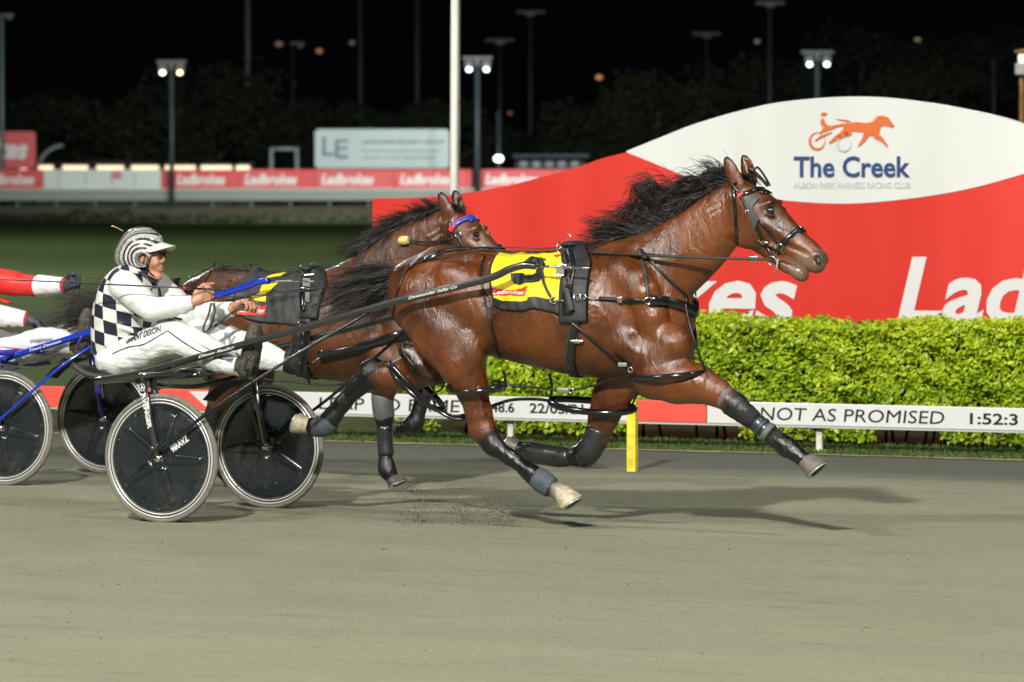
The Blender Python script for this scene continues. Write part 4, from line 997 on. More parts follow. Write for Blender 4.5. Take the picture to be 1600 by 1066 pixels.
for sy in (-1, 1):
    mb = MB(); mb.ellipsoid(SYM(Qh2)(1203.5, 329, sy * .080), (.021, .015, .018), 20); mb.build('eye', M_EYE, H2)
print('horse2 body', len(V2), 'verts', round(time.time() - T_START, 1), 's')
# ================================================================== tack materials
M_LEATH = mat('black_leather', (.012, .012, .013), .32, spec=.55, noise=(20, .3, 3), bump=(90, .15, .002))
M_PVC = mat('black_pvc', (.010, .010, .011), .16, spec=.7, coat=.4)
M_WEB = mat('grey_webbing', (.035, .038, .038), .65, noise=(30, .3, 3), bump=(200, .3, .002))
M_PAD = mat('saddle_pad_black', (.018, .020, .021), .6, noise=(12, .3, 4), bump=(60, .3, .003))
M_YCLOTH = mat('saddlecloth_yellow', (.80, .64, .010), .62, noise=(14, .08, 4), bump=(14, .5, .010, (1, 1, 1)))
M_DCLOTH = mat('saddlecloth_charcoal', (.030, .031, .034), .6, noise=(10, .2, 4), bump=(12, .5, .010))
M_LOGO = mat('logo_red', (.66, .035, .025), .55)
M_CHROME = mat('buckle_chrome', (.72, .72, .70), .18, metal=1)
M_REIN = mat('rein_web', (.028, .034, .032), .5, bump=(220, .3, .002))
M_BOOT = mat('boot_rubber', (.020, .021, .022), .33, spec=.6, coat=.2, noise=(8, .3, 4), bump=(25, .2, .004))
M_WRAP = mat('bandage_blue_grey', (.055, .072, .085), .7, noise=(22, .35, 4), bump=(90, .5, .003))
M_STRAPG = mat('boot_strap_grey', (.10, .105, .105), .6)
M_FUZZ = mat('boot_black_fluff', (.012, .012, .012), .85, bump=(70, 1, .006))
M_PALEY = mat('pale_yellow_plug', (.62, .50, .18), .6, noise=(20, .2, 3))
M_BBLUE = mat('browband_blue', (.02, .07, .42), .35, coat=.2); M_BRED = mat('browband_red', (.62, .03, .06), .4)

class Skin:
    """surface a strap can lie on"""
    def __init__(s, fr, bv, zc=1.18): s.fr = fr; s.bv = bv; s.zc = zc
    def px(s, px, py, off=.004):
        o, d = s.fr.local_ray(px, py); h = s.bv.ray_cast(Vector(o), Vector(d).normalized())
        if h[0] is None:
            n = None
            p = s.fr.loc(px, py, -.06); h = s.bv.find_nearest(Vector(p))
        p, n = np.array(h[0]), np.array(h[1])
        return p + n * off, n
    def near(s, q, off=.004):
        h = s.bv.find_nearest(Vector(q)); p, n = np.array(h[0]), np.array(h[1]); return p + n * off, n
    def ring(s, x, phi, off=.004, zc=None):
        """phi degrees from straight up, negative = camera side; torso only"""
        zc = s.zc if zc is None else zc
        a = math.radians(phi); d = np.array([0, math.sin(a), math.cos(a)]); c = np.array([x, 0, zc])
        h = s.bv.ray_cast(Vector(c + d * (.7 if abs(phi) < 120 else .40)), Vector(-d)); 
        if h[0] is None: h = s.bv.find_nearest(Vector(c + d * .3))
        return np.array(h[0]) + d * off, np.array(h[1])
    def side(s, x, z, off=.004, sgn=-1):
        h = s.bv.ray_cast(Vector((x, sgn * 1.2, z)), Vector((0, -sgn, 0)))
        if h[0] is None: h = s.bv.find_nearest(Vector((x, sgn * .25, z)))
        return np.array(h[0]) + np.array(h[1]) * off, np.array(h[1])
def ribbon(mb, P, Nn, width, thick=.004, mi=0):
    """flat strap along P with surface normals Nn"""
    m = len(P); w = width if hasattr(width, '__len__') else [width] * m; vs = []
    for i in range(m):
        t = P[min(m - 1, i + 1)] - P[max(0, i - 1)]; t = t / (np.linalg.norm(t) + 1e-9); n = Nn[i] - t * np.dot(t, Nn[i]); n /= (np.linalg.norm(n) + 1e-9); sd = np.cross(t, n)
        for a, b in ((-1, 0), (-.85, 1), (.85, 1), (1, 0)): vs.append(P[i] + sd * a * w[i] / 2 + n * (b * thick - .001))
    fs = [(i * 4 + k, i * 4 + (k + 1) % 4, (i + 1) * 4 + (k + 1) % 4, (i + 1) * 4 + k) for i in range(m - 1) for k in range(4)]
    fs += [(0, 1, 2, 3), tuple((m - 1) * 4 + k for k in (3, 2, 1, 0))]
    mb.add(vs, fs, mi, True)
def resample(P, step=.02):
    P = [np.array(p, float) for p in P]; out = [P[0]]
    for a, b in zip(P[:-1], P[1:]):
        n = max(1, int(np.linalg.norm(b - a) / step)); out += [a + (b - a) * k / n for k in range(1, n + 1)]
    return out
def strap_px(skin, pts, width, name, m, parent, thick=.004, off=.004, mirror=False, around=None):
    """pixels on the visible side, laid on the skin; mirror: a second strap on the far side too"""
    pp = [np.array([x, y, 0.]) for x, y in pts]; pp = catmull(pp, 6); P = [skin.px(p[0], p[1], off) for p in pp]
    mb = MB(); ribbon(mb, [p for p, _ in P], [n for _, n in P], width, thick); o = mb.build(name, m, parent)
    if mirror:
        Q = [skin.near(p * [1, -1, 1], off) for p, _ in P]; mb = MB(); ribbon(mb, [p for p, _ in Q], [n for _, n in Q], width, thick); mb.build(name, m, parent)
    return o
def free_tube(fr, pts, r, name, m, parent, flat=1., n=8, world_ly=None, mb=None):
    P = catmull([fr.loc(x, y, l) for x, y, l in pts], 6); own = mb is None; mb = mb or MB(); mb.tube(P, r, n, flat=flat)
    return mb.build(name, m, parent) if own else None
def torus(mb, c, axis, R, r, n=24, k=8, mi=0, stretch=1.):
    ax = np.array(axis, float); ax /= np.linalg.norm(ax); u = np.cross(ax, [0, 0, 1.]); 
    if np.linalg.norm(u) < 1e-3: u = np.array([1., 0, 0])
    u /= np.linalg.norm(u); w = np.cross(ax, u); vs = []
    for i in range(n):
        a = 2 * math.pi * i / n; d = u * math.cos(a) * stretch + w * math.sin(a); cc = np.array(c) + d * R; dn = d / np.linalg.norm(d)
        for j in range(k):
            b = 2 * math.pi * j / k; vs.append(cc + dn * r * math.cos(b) + ax * r * math.sin(b))
    fs = [(i * k + j, i * k + (j + 1) % k, ((i + 1) % n) * k + (j + 1) % k, ((i + 1) % n) * k + j) for i in range(n) for j in range(k)]
    mb.add(vs, fs, mi)
def ring_px(skin, px, py, R, name, parent, m=None, r=.0028, off=.012):
    p, n = skin.px(px, py, off); mb = MB(); torus(mb, p, n, R, r); return mb.build(name, m or M_CHROME, parent)
def decal(skin, V, Fc, x0, z0, sx, sz, off, name, m, parent, shear=0., seg=.012, rot=0., sgn=-1, warp=None):
    """flat lettering/shape (V,F in 2-D) wrapped sideways onto the skin"""
    bm = bmesh.new(); c, s_ = math.cos(rot), math.sin(rot); vs = []
    for v in V:
        a, b = v[0] * sx, v[1] * sz; vs.append(bm.verts.new((x0 + a * c - b * s_, z0 + a * s_ + b * c, 0)))
    for f in Fc:
        try: bm.faces.new([vs[i] for i in f])
        except ValueError: pass
    bmesh.ops.remove_doubles(bm, verts=bm.verts, dist=1e-5)
    bmesh.ops.triangulate(bm, faces=bm.faces[:])
    for _ in range(5):
        es = [e for e in bm.edges if e.calc_length() > seg]
        if not es: break
        bmesh.ops.subdivide_edges(bm, edges=es, cuts=1); bmesh.ops.triangulate(bm, faces=[f for f in bm.faces if len(f.verts) > 3])
    for v in bm.verts:
        x, z = v.co.x, v.co.y
        if warp: x, z = warp(x, z)
        p, n = skin.side(x, z, off, sgn); v.co = Vector(p)
    me = bpy.data.meshes.new(name); bm.to_mesh(me); bm.free(); me.materials.append(m)
    return link(bpy.data.objects.new(name, me), parent)

# ------------------------------------------------------------------ cloth patch over the back
def cloth_patch(skin, x_of, phi_of, nu, nv, off, puff=0., seed=3, thick=.006):
    """(u,v) in [0,1]^2 -> x_of(u,v), phi_of(u,v); both sides of the back; returns grid points"""
    rs = np.random.RandomState(seed); ph = rs.uniform(0, 6.28, 6); G = []; Nn = []
    for j in range(nv + 1):
        v = j / nv
        for i in range(nu + 1):
            u = i / nu; x = x_of(u, v); phi = phi_of(u, v)
            w = puff * (.5 * math.sin(9 * u + 5 * v + ph[0]) + .5 * math.sin(17 * u - 9 * v + ph[1]) * math.sin(6 * v + ph[2]) + .35 * math.sin(31 * u + 21 * v + ph[3]))
            p, n = skin.ring(x, phi, off + abs(w)); G.append(p); Nn.append(n)
    return G
def grid_faces(nu, nv): return [(j * (nu + 1) + i, j * (nu + 1) + i + 1, (j + 1) * (nu + 1) + i + 1, (j + 1) * (nu + 1) + i) for j in range(nv) for i in range(nu)]
def interp(xs, ys): return lambda x: float(np.interp(x, xs, ys))

# ================================================================== harness of the leading horse
S1 = Skin(FA, BV1)
X = lambda px, py=450, ly=-.25: PA(px, py, ly)[0]
def phi_px(skin, px, py):
    p, _ = skin.px(px, py, 0); return math.degrees(math.atan2(p[1], p[2] - skin.zc)), p[0]
HN1 = frame_empty('harness', 'black racing harness with yellow number cloth strapped on the leading horse', 'harness', FA)
def build_cloth(skin, parent, left, right, bottom_px, mats, border_deg, name, seed, off=.010, puff=.007):
    """left/right: edge x at top and bottom as (top px, mid px, low px) sampled on the skin; bottom_px: pixel polyline of the hem"""
    bp = [phi_px(skin, *p) for p in bottom_px]; bx = [b[1] for b in bp]; bphi = [b[0] for b in bp]
    lx = [phi_px(skin, *p) for p in left]; rx = [phi_px(skin, *p) for p in right]
    def xof(u, v):
        a = abs(2 * v - 1); f = interp([0, .5, 1], [q[1] for q in lx])(a); g = interp([0, .5, 1], [q[1] for q in rx])(a); return f + (g - f) * u
    def pof(u, v):
        x = xof(u, v); h = interp(bx, bphi)(x); return h * (1 - 2 * v)        # v=0 near hem, v=1 far hem
    nu, nv = 36, 72; G = cloth_patch(skin, xof, pof, nu, nv, off, puff, seed)
    mb = MB(); fs = grid_faces(nu, nv); mb.v = [tuple(p) for p in G]
    for k, f in enumerate(fs):
        i, j = k % nu, k // nu; d = min(j, nv - 1 - j); e = border_deg
        mi = 1 if (d < e[0] + e[1] * (i / nu)) or i < e[2] or i >= nu - e[3] else 0
        mb.f.append(f); mb.mi.append(mi); mb.smooth.append(True)
    o = mb.build(name, mats, parent)
    so = o.modifiers.new('thickness', 'SOLIDIFY'); so.thickness = .005; so.offset = -1
    return o, G, fs
cl1, G1, f1 = build_cloth(S1, HN1, [(772, 402), (760, 440), (772, 476)], [(884, 402), (882, 440), (884, 490)],
                          [(762, 474), (785, 484), (815, 487), (835, 482), (862, 488), (890, 496), (915, 501)], [M_YCLOTH, M_PAD], (3, 2, 1, 0), 'saddlecloth', 4)
SC1 = Skin(FA, BVHTree.FromPolygons([tuple(p) for p in G1], f1))
class Both:
    def __init__(s, a, b): s.a = a; s.b = b; s.fr = a.fr
    def side(s, x, z, off, sgn=-1):
        h = s.a.bv.ray_cast(Vector((x, sgn * 1.2, z)), Vector((0, -sgn, 0)))
        if h[0] is None: return s.b.side(x, z, off + .012, sgn)
        n = np.array(h[1]); n = n if n[1] * sgn > 0 else -n; return np.array(h[0]) + n * off, n
SB1 = Both(SC1, S1)
sgx = 1 / (297 * .9); sgz = 1 / 297.
def place2d(fr, px, py, ly=-.27): p = fr.loc(px, py, ly); return p[0], p[2]
# the numeral 3 with its flat flag top
x0, z0 = place2d(FA, 793, 446)
def poly2d(fr, pts, ly=-.27): P = [place2d(fr, *p, ly) for p in pts]; return [np.array([x, z]) for x, z in P]
def decal_poly(skin, fr, pts, off, name, m, parent, ly=-.27, n=0):
    P = poly2d(fr, pts, ly); P = [p[:2] for p in (catmull([np.append(q, 0) for q in P], n, True) if n else P)]
    return decal(skin, P, [tuple(range(len(P)))], 0, 0, 1, 1, off, name, m, parent)
num = [(812, 402), (841, 406), (838, 411), (843, 412), (846, 417), (843, 424), (846, 432), (842, 440), (832, 442), (822, 442), (812, 446), (802, 443), (796, 437), (793, 428), (814, 427), (819, 431), (828, 431), (833, 427), (832, 421), (826, 419), (812, 418), (800, 417), (806, 410)]
decal_poly(SB1, FA, num, .004, 'number', M_INK, HN1)
decal_poly(SB1, FA, [(767, 450), (785, 453), (802, 454), (818, 451), (827, 447), (824, 462), (817, 463), (800, 461), (783, 462), (769, 461.5)], .004, 'logo_patch', M_LOGO, HN1)
V, Fc = text_tris('Ladbrokes', 1, .03, .2); w = max(v[0] for v in V); xa, za = place2d(FA, 769, 459.5); xb, _ = place2d(FA, 823, 459)
decal(SB1, V, Fc, xa, za, (xb - xa) / w, .030, .006, 'lettering', M_LETTERW, HN1)
decal_poly(SB1, FA, [(848, 400), (862, 398), (855, 404)], .004, 'red_tag', M_LOGO, HN1)
# saddle pad, saddle and girth: bands round the barrel
def band(skin, pts, phis, width, name, m, parent, off, thick, n=70, zc=None):
    """pts: (phi,x) list; ring strap from phis[0] to phis[1]"""
    f = interp([p[0] for p in pts], [p[1] for p in pts]); fw = width if callable(width) else (lambda a: width); P = []; Nn = []; W = []
    for k in range(n + 1):
        ph = phis[0] + (phis[1] - phis[0]) * k / n; p, nn = skin.ring(f(abs(ph)), ph, off, zc); P.append(p); Nn.append(nn); W.append(fw(abs(ph)))
    mb = MB(); ribbon(mb, P, Nn, W, thick); return mb.build(name, m, parent)
xt = X(914, 392, 0); xm = X(916, 450); xl = X(904, 540)
a1, _ = phi_px(S1, 925, 500)
band(S1, [(0, X(894, 392, 0)), (40, X(897, 430)), (80, X(901, 492)), (100, X(902, 500))], (-100, 100), lambda a: .145 + .02 * min(1, a / 60), 'saddle_pad', M_PAD, HN1, .014, .012)
band(S1, [(0, X(886, 392, 0)), (40, X(889, 430)), (100, X(896, 500))], (-92, 92), lambda a: .045 if a < 40 else .06, 'saddle_panel', M_LEATH, HN1, .026, .010)
band(S1, [(0, X(908, 392, 0)), (100, X(904, 505)), (180, X(900, 590, 0))], (-180, 180), .055, 'girth', M_WEB, HN1, .008, .006, 120)
band(S1, [(0, X(909, 392, 0)), (100, X(905, 505)), (180, X(901, 590, 0))], (-152, -95), .038, 'girth_billet', M_PVC, HN1, .016, .006, 30)
for py, w_ in ((531, .07), (533, .04)):
    p, n = S1.px(903, py, .02); mb = MB(); mb.box(p, (w_, .008, .010), 0, bevel=.002); mb.build('buckle', M_CHROME, HN1)
# tree ridge and terrets on top of the saddle
t0, _ = S1.ring(X(897, 392, 0), 0, .022); mb = MB(); mb.ellipsoid(t0 + [0, 0, .004], (.07, .10, .02), 18); mb.build('saddle_tree', M_PAD, HN1)
for sy in (-1, 1):
    mb = MB(); c, n = S1.ring(X(884, 392, 0), sy * 15, .045); torus(mb, c, (1, 0, 0), .022, .003, 20, 6); mb.tube([c - [0, 0, .045], c - [0, 0, .02]], .004, 6); mb.build('terret', M_CHROME, HN1)
c, n = S1.ring(X(891, 392, 0), 0, .03); mb = MB(); mb.tube(catmull([c, c + [.004, 0, .035], c + [-.012, 0, .055], c + [-.028, 0, .045]], 5), .0035, 6); mb.build('hook', M_CHROME, HN1)
# hardware at the shaft cup
for (px, py, w_, h_) in ((880, 432, .045, .04), (884, 424, .05, .008), (878, 438, .06, .008)):
    p, n = S1.px(px, py, .055); mb = MB(); mb.box(p, (w_, .012, h_), 0, bevel=.003); mb.build('shaft_cup', M_CHROME if h_ < .02 else M_STEEL, HN1)
strap_px(S1, [(884, 440), (889, 455), (893, 470), (897, 486)], .035, 'thimble_strap', M_WEB, HN1, .006, .046)
strap_px(S1, [(889, 452), (898, 452)], .02, 'keeper', M_PVC, HN1, .006, .054)
ring_px(S1, 868, 471, .018, 'ring', HN1, off=.03); ring_px(S1, 906, 466, .018, 'ring', HN1, off=.05)
strap_px(S1, [(847, 410), (849, 425), (853, 445), (860, 460), (866, 469)], .016, 'back_strap', M_REIN, HN1, .004, .028)
strap_px(S1, [(872, 471), (884, 471)], .007, 'clip', M_CHROME, HN1, .006, .03)
# breast collar right round the chest
def round_chest(skin, pts_px, off, width_f, thick, name, m, parent):
    P = [skin.px(p[0], p[1], off) for p in catmull([np.array([a, b, 0.]) for a, b in pts_px], 8)]
    e = P[-1][0]; n = 22; arc = []
    for k in range(1, n):
        a = math.pi * k / n; q = np.array([e[0] + .05 + .12 * math.sin(a), e[1] * math.cos(a), e[2] - .01 * math.sin(a)])
        h = skin.bv.ray_cast(Vector(q + np.array([.5, 0, 0])), Vector((-1, 0, 0))) if abs(math.cos(a)) < .8 else (None,)
        if h[0] is not None and abs(h[0][0] - e[0]) < .35: arc.append((np.array(h[0]) + np.array(h[1]) * off, np.array(h[1])))
    far_ = [skin.near(p * [1, -1, 1], off) for p, _ in P[::-1]]
    Q = P + arc + far_
    pts = [q[0] for q in Q]; 
    for _ in range(3): pts = [pts[0]] + [(pts[i - 1] + 2 * pts[i] + pts[i + 1]) / 4 for i in range(1, len(pts) - 1)] + [pts[-1]]
    mb = MB(); m_ = len(pts); ribbon(mb, pts, [q[1] for q in Q], [width_f(i / (m_ - 1)) for i in range(m_)], thick); return mb.build(name, m, parent)
round_chest(S1, [(1015, 470), (1038, 472), (1060, 477), (1082, 486)], .010, lambda t: .058, .014, 'breast_collar', M_PVC, HN1)
strap_px(S1, [(937, 467), (975, 469), (1012, 470)], .022, 'breast_strap', M_LEATH, HN1, .006, .012, mirror=True)
ring_px(S1, 1013, 470, .018, 'ring', HN1, r=.0035); ring_px(S1, 914, 466, .016, 'ring', HN1, off=.04)
strap_px(S1, [(918, 466), (927, 467), (936, 466.5)], .008, 'clip', M_CHROME, HN1, .006, .026)
mb = MB(); p, n = S1.px(970, 468, .02); mb.box(p, (.028, .006, .03), 0, bevel=.002); mb.build('buckle', M_CHROME, HN1)
strap_px(S1, [(999, 390), (1004, 410), (1009, 435), (1013, 468)], .020, 'neck_strap', M_REIN, HN1, .005, .008, mirror=True)
strap_px(S1, [(1003, 392), (1020, 412), (1045, 437), (1068, 459), (1071, 475)], .015, 'hobble_hanger', M_LEATH, HN1, .004, .014, mirror=True)
free_tube(FA, [(1071, 474, -.30), (1076, 500, -.31), (1086, 535, -.32), (1096, 565, -.31), (1102, 579, -.29)], .007, 'hobble_hanger', M_LEATH, HN1)
strap_px(S1, [(880, 494), (905, 512), (940, 540), (965, 560), (988, 578)], .015, 'hobble_hanger', M_LEATH, HN1, .004, .02)
# croup straps
strap_px(S1, [(756, 402), (752, 430), (757, 465), (768, 510), (778, 548), (786, 578)], .014, 'hind_hanger', M_LEATH, HN1, .004, .008, mirror=True)
strap_px(S1, [(655, 408), (640, 418), (628, 440), (619, 470), (615, 500), (624, 540), (650, 575)], .011, 'hind_hanger', M_LEATH, HN1, .004, .006, mirror=True)
strap_px(S1, [(905, 393), (860, 394), (800, 394), (750, 393), (700, 394), (662, 405), (640, 422)], .022, 'back_strap', M_LEATH, HN1, .005, .016)
strap_px(S1, [(690, 398), (676, 404), (664, 408)], .03, 'keeper', M_PVC, HN1, .008, .018)
# pacing hobbles: closed padded loops round the four legs with their coupling straps
def loop(fr, ends, ly, wl, r, name, parent, sag=0.02, m=None, n=44, tilt=0.):
    a = fr.loc(*ends[0], ly); b = fr.loc(*ends[1], ly); c = (a + b) / 2; h = (b - a) / 2; P = []
    for k in range(n):
        t = 2 * math.pi * k / n; P.append(c + h * math.cos(t) + np.array([0, wl * math.sin(t), -sag * abs(math.sin(t)) + tilt * math.sin(t)]))
    P.append(P[0]); mb = MB(); mb.tube(P, r, 10, caps=False); return mb.build(name, m or M_PVC, parent)
loop(FA, ((992, 588), (1104, 581)), -.165, .150, .0165, 'hobble_loop', HN1, .012)
loop(FA, ((704, 603), (786, 600)), -.158, .125, .0165, 'hobble_loop', HN1, .035)
loop(FA, ((862, 625), (990, 640)), .16, .130, .0185, 'hobble_loop', HN1, .01, tilt=.02)
loop(FA, ((612, 568), (690, 640)), .15, .115, .0165, 'hobble_loop', HN1, .01)
free_tube(FA, [(783, 600, -.26), (800, 602, -.24), (840, 606, -.22), (880, 611, -.21), (925, 603, -.21), (960, 592, -.22), (992, 586, -.25)], .010, 'coupling_strap', M_LEATH, HN1, flat=.6)
free_tube(FA, [(786, 578, -.30), (789, 590, -.28), (790, 602, -.26)], .008, 'hind_hanger', M_LEATH, HN1)
free_tube(FA, [(690, 640, .15), (705, 650, .12), (728, 648, .12), (770, 634, .14), (800, 625, .15), (840, 624, .16), (866, 628, .16)], .009, 'coupling_strap', M_LEATH, HN1)
free_tube(FA, [(612, 570, .06), (640, 600, .02), (668, 630, .0), (690, 645, .0), (712, 655, .02), (740, 652, .06)], .012, 'coupling_strap', M_PVC, HN1)
free_tube(FA, [(858, 585, .05), (862, 600, .08), (860, 622, .12)], .008, 'hobble_hanger', M_LEATH, HN1)
free_tube(FA, [(697, 590, -.05), (690, 608, -.02), (676, 618, .0), (682, 640, .02)], .006, 'hind_hanger', M_LEATH, HN1)
free_tube(FA, [(1004, 600, .05), (996, 615, .1), (988, 632, .14)], .006, 'hobble_hanger', M_LEATH, HN1)
for (px, py, ly) in ((893, 611, -.215), (985, 578, -.29), (697, 592, -.06), (705, 650, .11)):
    mb = MB(); c = PA(px, py, ly); torus(mb, c, (0, 1, .2), .014, .004, 16, 6); mb.build('ring', M_CHROME, HN1)
for (px, py, ly, L) in ((880, 610, -.21, .07), (973, 570, -.30, .05)):
    mb = MB(); c = PA(px, py, ly); mb.box(c, (L, .02, .022), 0, bevel=.004); mb.build('buckle', M_STEEL, HN1)

# bridle
def bridle(fr, Q, bv, parent, browm=None, full=True):
    sk = Skin(fr, bv); 
    def inv(px, py): return px, py
    return sk
BR1 = frame_empty('bridle', 'black racing bridle with noseband and bit rings on the leading horse', 'bridle', FA)
strap_px(S1, [(1146, 296), (1148, 312), (1150, 335), (1151, 360), (1153, 388)], .019, 'throat_latch', M_PVC, BR1, .005, .006, mirror=True)
strap_px(S1, [(1146, 290), (1157, 306), (1168, 326), (1180, 350), (1192, 375), (1202, 392), (1208, 402)], .018, 'cheek_strap', M_LEATH, BR1, .006, .007, mirror=True)
strap_px(S1, [(1150, 303), (1165, 303), (1182, 297), (1197, 291)], .022, 'browband', M_PVC, BR1, .007, .007, mirror=True)
strap_px(S1, [(1214, 395), (1219, 385), (1228, 375), (1240, 364), (1253, 357)], .026, 'noseband', M_PVC, BR1, .009, .005, mirror=True)
def over_head(pa, pb, width, name, m, off=.006):
    a, _ = S1.px(*pa, off); P = []; 
    for k in range(15):
        t = k / 14; q = np.array([a[0], a[1] * (1 - 2 * t), a[2] + (.06 * math.sin(math.pi * t))]); q[0] += pb * math.sin(math.pi * t); P.append(S1.near(q, off))
    mb = MB(); ribbon(mb, [p for p, _ in P], [n for _, n in P], width, .007); return mb.build(name, m, BR1)
over_head((1199, 291), .04, .024, 'browband', M_PVC); over_head((1252, 358), .04, .026, 'noseband', M_PVC); over_head((1150, 288), -.03, .022, 'crown_strap', M_LEATH)
strap_px(S1, [(1187, 345), (1200, 360), (1212, 374), (1218, 380)], .014, 'cheek_strap', M_LEATH, BR1, .005, .006, mirror=True)
decal_poly(S1, FA, [(1166, 312), (1174, 306), (1184, 310), (1183, 316), (1178, 322), (1178, 330), (1184, 338), (1188, 343), (1184, 350), (1180, 358), (1176, 345), (1168, 326)], .013, 'eye_cup', mat('eye_cup_rubber', (.045, .052, .050), .5), BR1, ly=-.09)
decal_poly(S1, FA, [(1152, 304), (1159, 301), (1162, 305), (1155, 310)], .016, 'red_badge', M_LOGO, BR1, ly=-.09)
free_tube(FA, [(1199, 290, .0), (1192, 282, .02), (1180, 270, .03), (1170, 262, .03)], .009, 'ear_strap', M_LEATH, BR1)
free_tube(FA, [(1203, 290, -.02), (1195, 276, .02), (1184, 262, .05), (1176, 268, .06)], .006, 'ear_strap', M_LEATH, BR1)
ring_px(S1, 1208, 406, .030, 'bit_ring', BR1, r=.004, off=.012); ring_px(S1, 1220, 385, .017, 'ring', BR1, r=.003)
p, n = S1.near(S1.px(1208, 406, 0)[0] * [1, -1, 1], .012); mb = MB(); torus(mb, p, n, .030, .004); mb.build('bit_ring', M_CHROME, BR1)
mb = MB(); a = PA(1212, 406, -.075); b = PA(1212, 406, .075); mb.tube([a, b], .006, 8); mb.build('bit', M_CHROME, BR1)
mb = MB(); mb.tube([PA(1215, 404, -.09), PA(1214, 418, -.092), PA(1212, 428, -.094)], .0055, 8); mb.build('bit_cheek', M_STEEL, BR1)
strap_px(S1, [(1190, 376), (1198, 382)], .03, 'buckle', M_CHROME, BR1, .004, .012)
for px, py in ((1169, 331), (1193, 380)):
    p, n = S1.px(px, py, .014); mb = MB(); torus(mb, p, n, .011, .0022, 4, 5); mb.build('buckle', M_CHROME, BR1)
# ================================================================== boots and bandages: sleeves round the leg stations
def sleeve(P, pts, rad, name, m, parent, th=.006, n=20, k=4, wob=0., seed=1):
    Q = catmull([np.concatenate([P(*p), r]) for p, r in zip(pts, rad)], k); rs = np.random.RandomState(seed); mb = MB(); m_ = len(Q); vs = []
    for i in range(m_):
        p = Q[i][:3]; a, b = Q[i][3] + th, Q[i][4] + th; t = Q[min(i + 1, m_ - 1)][:3] - Q[max(i - 1, 0)][:3]; t /= np.linalg.norm(t)
        u = np.array([-t[2], 0, t[0]]); u /= np.linalg.norm(u) + 1e-9; w = np.cross(t, u); e = 1.0 if 0 < i < m_ - 1 else .93
        for q in range(n):
            an = 2 * math.pi * q / n; j = 1 + wob * rs.uniform(-1, 1); vs.append(p + (u * math.cos(an) * a + w * math.sin(an) * b) * j * e)
    fs = [(i * n + q, i * n + (q + 1) % n, (i + 1) * n + (q + 1) % n, (i + 1) * n + q) for i in range(m_ - 1) for q in range(n)]
    mb.add(vs, fs); o = mb.build(name, m, parent); so = o.modifiers.new('thickness', 'SOLIDIFY'); so.thickness = .006; so.offset = -1; return o
sleeve(PA, [(937, 668, .16), (930, 688, .16), (917, 709, .16), (905, 716, .16)], [(.068, .06), (.064, .058), (.064, .06), (.055, .05)], 'knee_boot', M_BOOT, H1)
sleeve(PA, [(892, 714, .155), (872, 714, .155), (848, 710, .15), (828, 707, .15), (816, 705, .15)], [(.044, .04), (.052, .046), (.050, .044), (.052, .046), (.042, .04)], 'tendon_boot', M_BOOT, H1)
sleeve(PA, [(1128, 618, -.152), (1138, 625, -.15)], [(.066, .058), (.060, .055)], 'boot_strap', M_STRAPG, H1, .006)
sleeve(PA, [(1136, 624, -.152), (1151, 636, -.15), (1166, 648, -.15), (1180, 659, -.148)], [(.060, .055), (.064, .056), (.054, .048), (.046, .042)], 'knee_boot', M_FUZZ, H1, .004, wob=.07, seed=2)
sleeve(PA, [(1180, 659, -.148), (1192, 669, -.145), (1206, 680, -.143)], [(.043, .04), (.041, .038), (.042, .038)], 'shin_boot', M_BOOT, H1, .009)
for a, b in (((1187, 665), (1193, 670)), ((1196, 672.5), (1204, 678.5))):
    sleeve(PA, [(a[0], a[1], -.146), (b[0], b[1], -.144)], [(.041, .038), (.041, .038)], 'boot_strap', M_STRAPG if a[0] > 1190 else mat('strap_navy', (.02, .035, .07), .5), H1, .014)
sleeve(PA, [(1206, 680, -.143), (1219, 691, -.14), (1231, 700, -.14), (1240, 706, -.14)], [(.042, .038), (.045, .042), (.05, .045), (.042, .04)], 'fetlock_boot', M_FUZZ, H1, .004, wob=.08, seed=5)
sleeve(PA, [(836, 744, -.14), (846, 751, -.14), (857, 759, -.14), (863, 763, -.14)], [(.045, .04), (.050, .044), (.048, .042), (.041, .038)], 'bandage', M_WRAP, H1, .013, wob=.03)
sleeve(PA, [(518, 656, .15), (508, 665, .15), (497, 668, .15), (490, 668, .15)], [(.048, .044), (.052, .048), (.045, .042), (.041, .038)], 'bandage', M_WRAP, H1, .010, wob=.03)
sleeve(PB, [(598, 615, -.157), (598, 632, -.155), (600, 648, -.15), (601, 660, -.15)], [(.066, .06), (.062, .056), (.060, .055), (.045, .042)], 'knee_boot', mat('boot_grey', (.10, .11, .105), .45, noise=(8, .3, 3)), H2)
sleeve(PB, [(601, 664, -.15), (602, 690, -.15), (603, 712, -.15)], [(.044, .04), (.044, .038), (.045, .04)], 'tendon_boot', M_BOOT, H2)

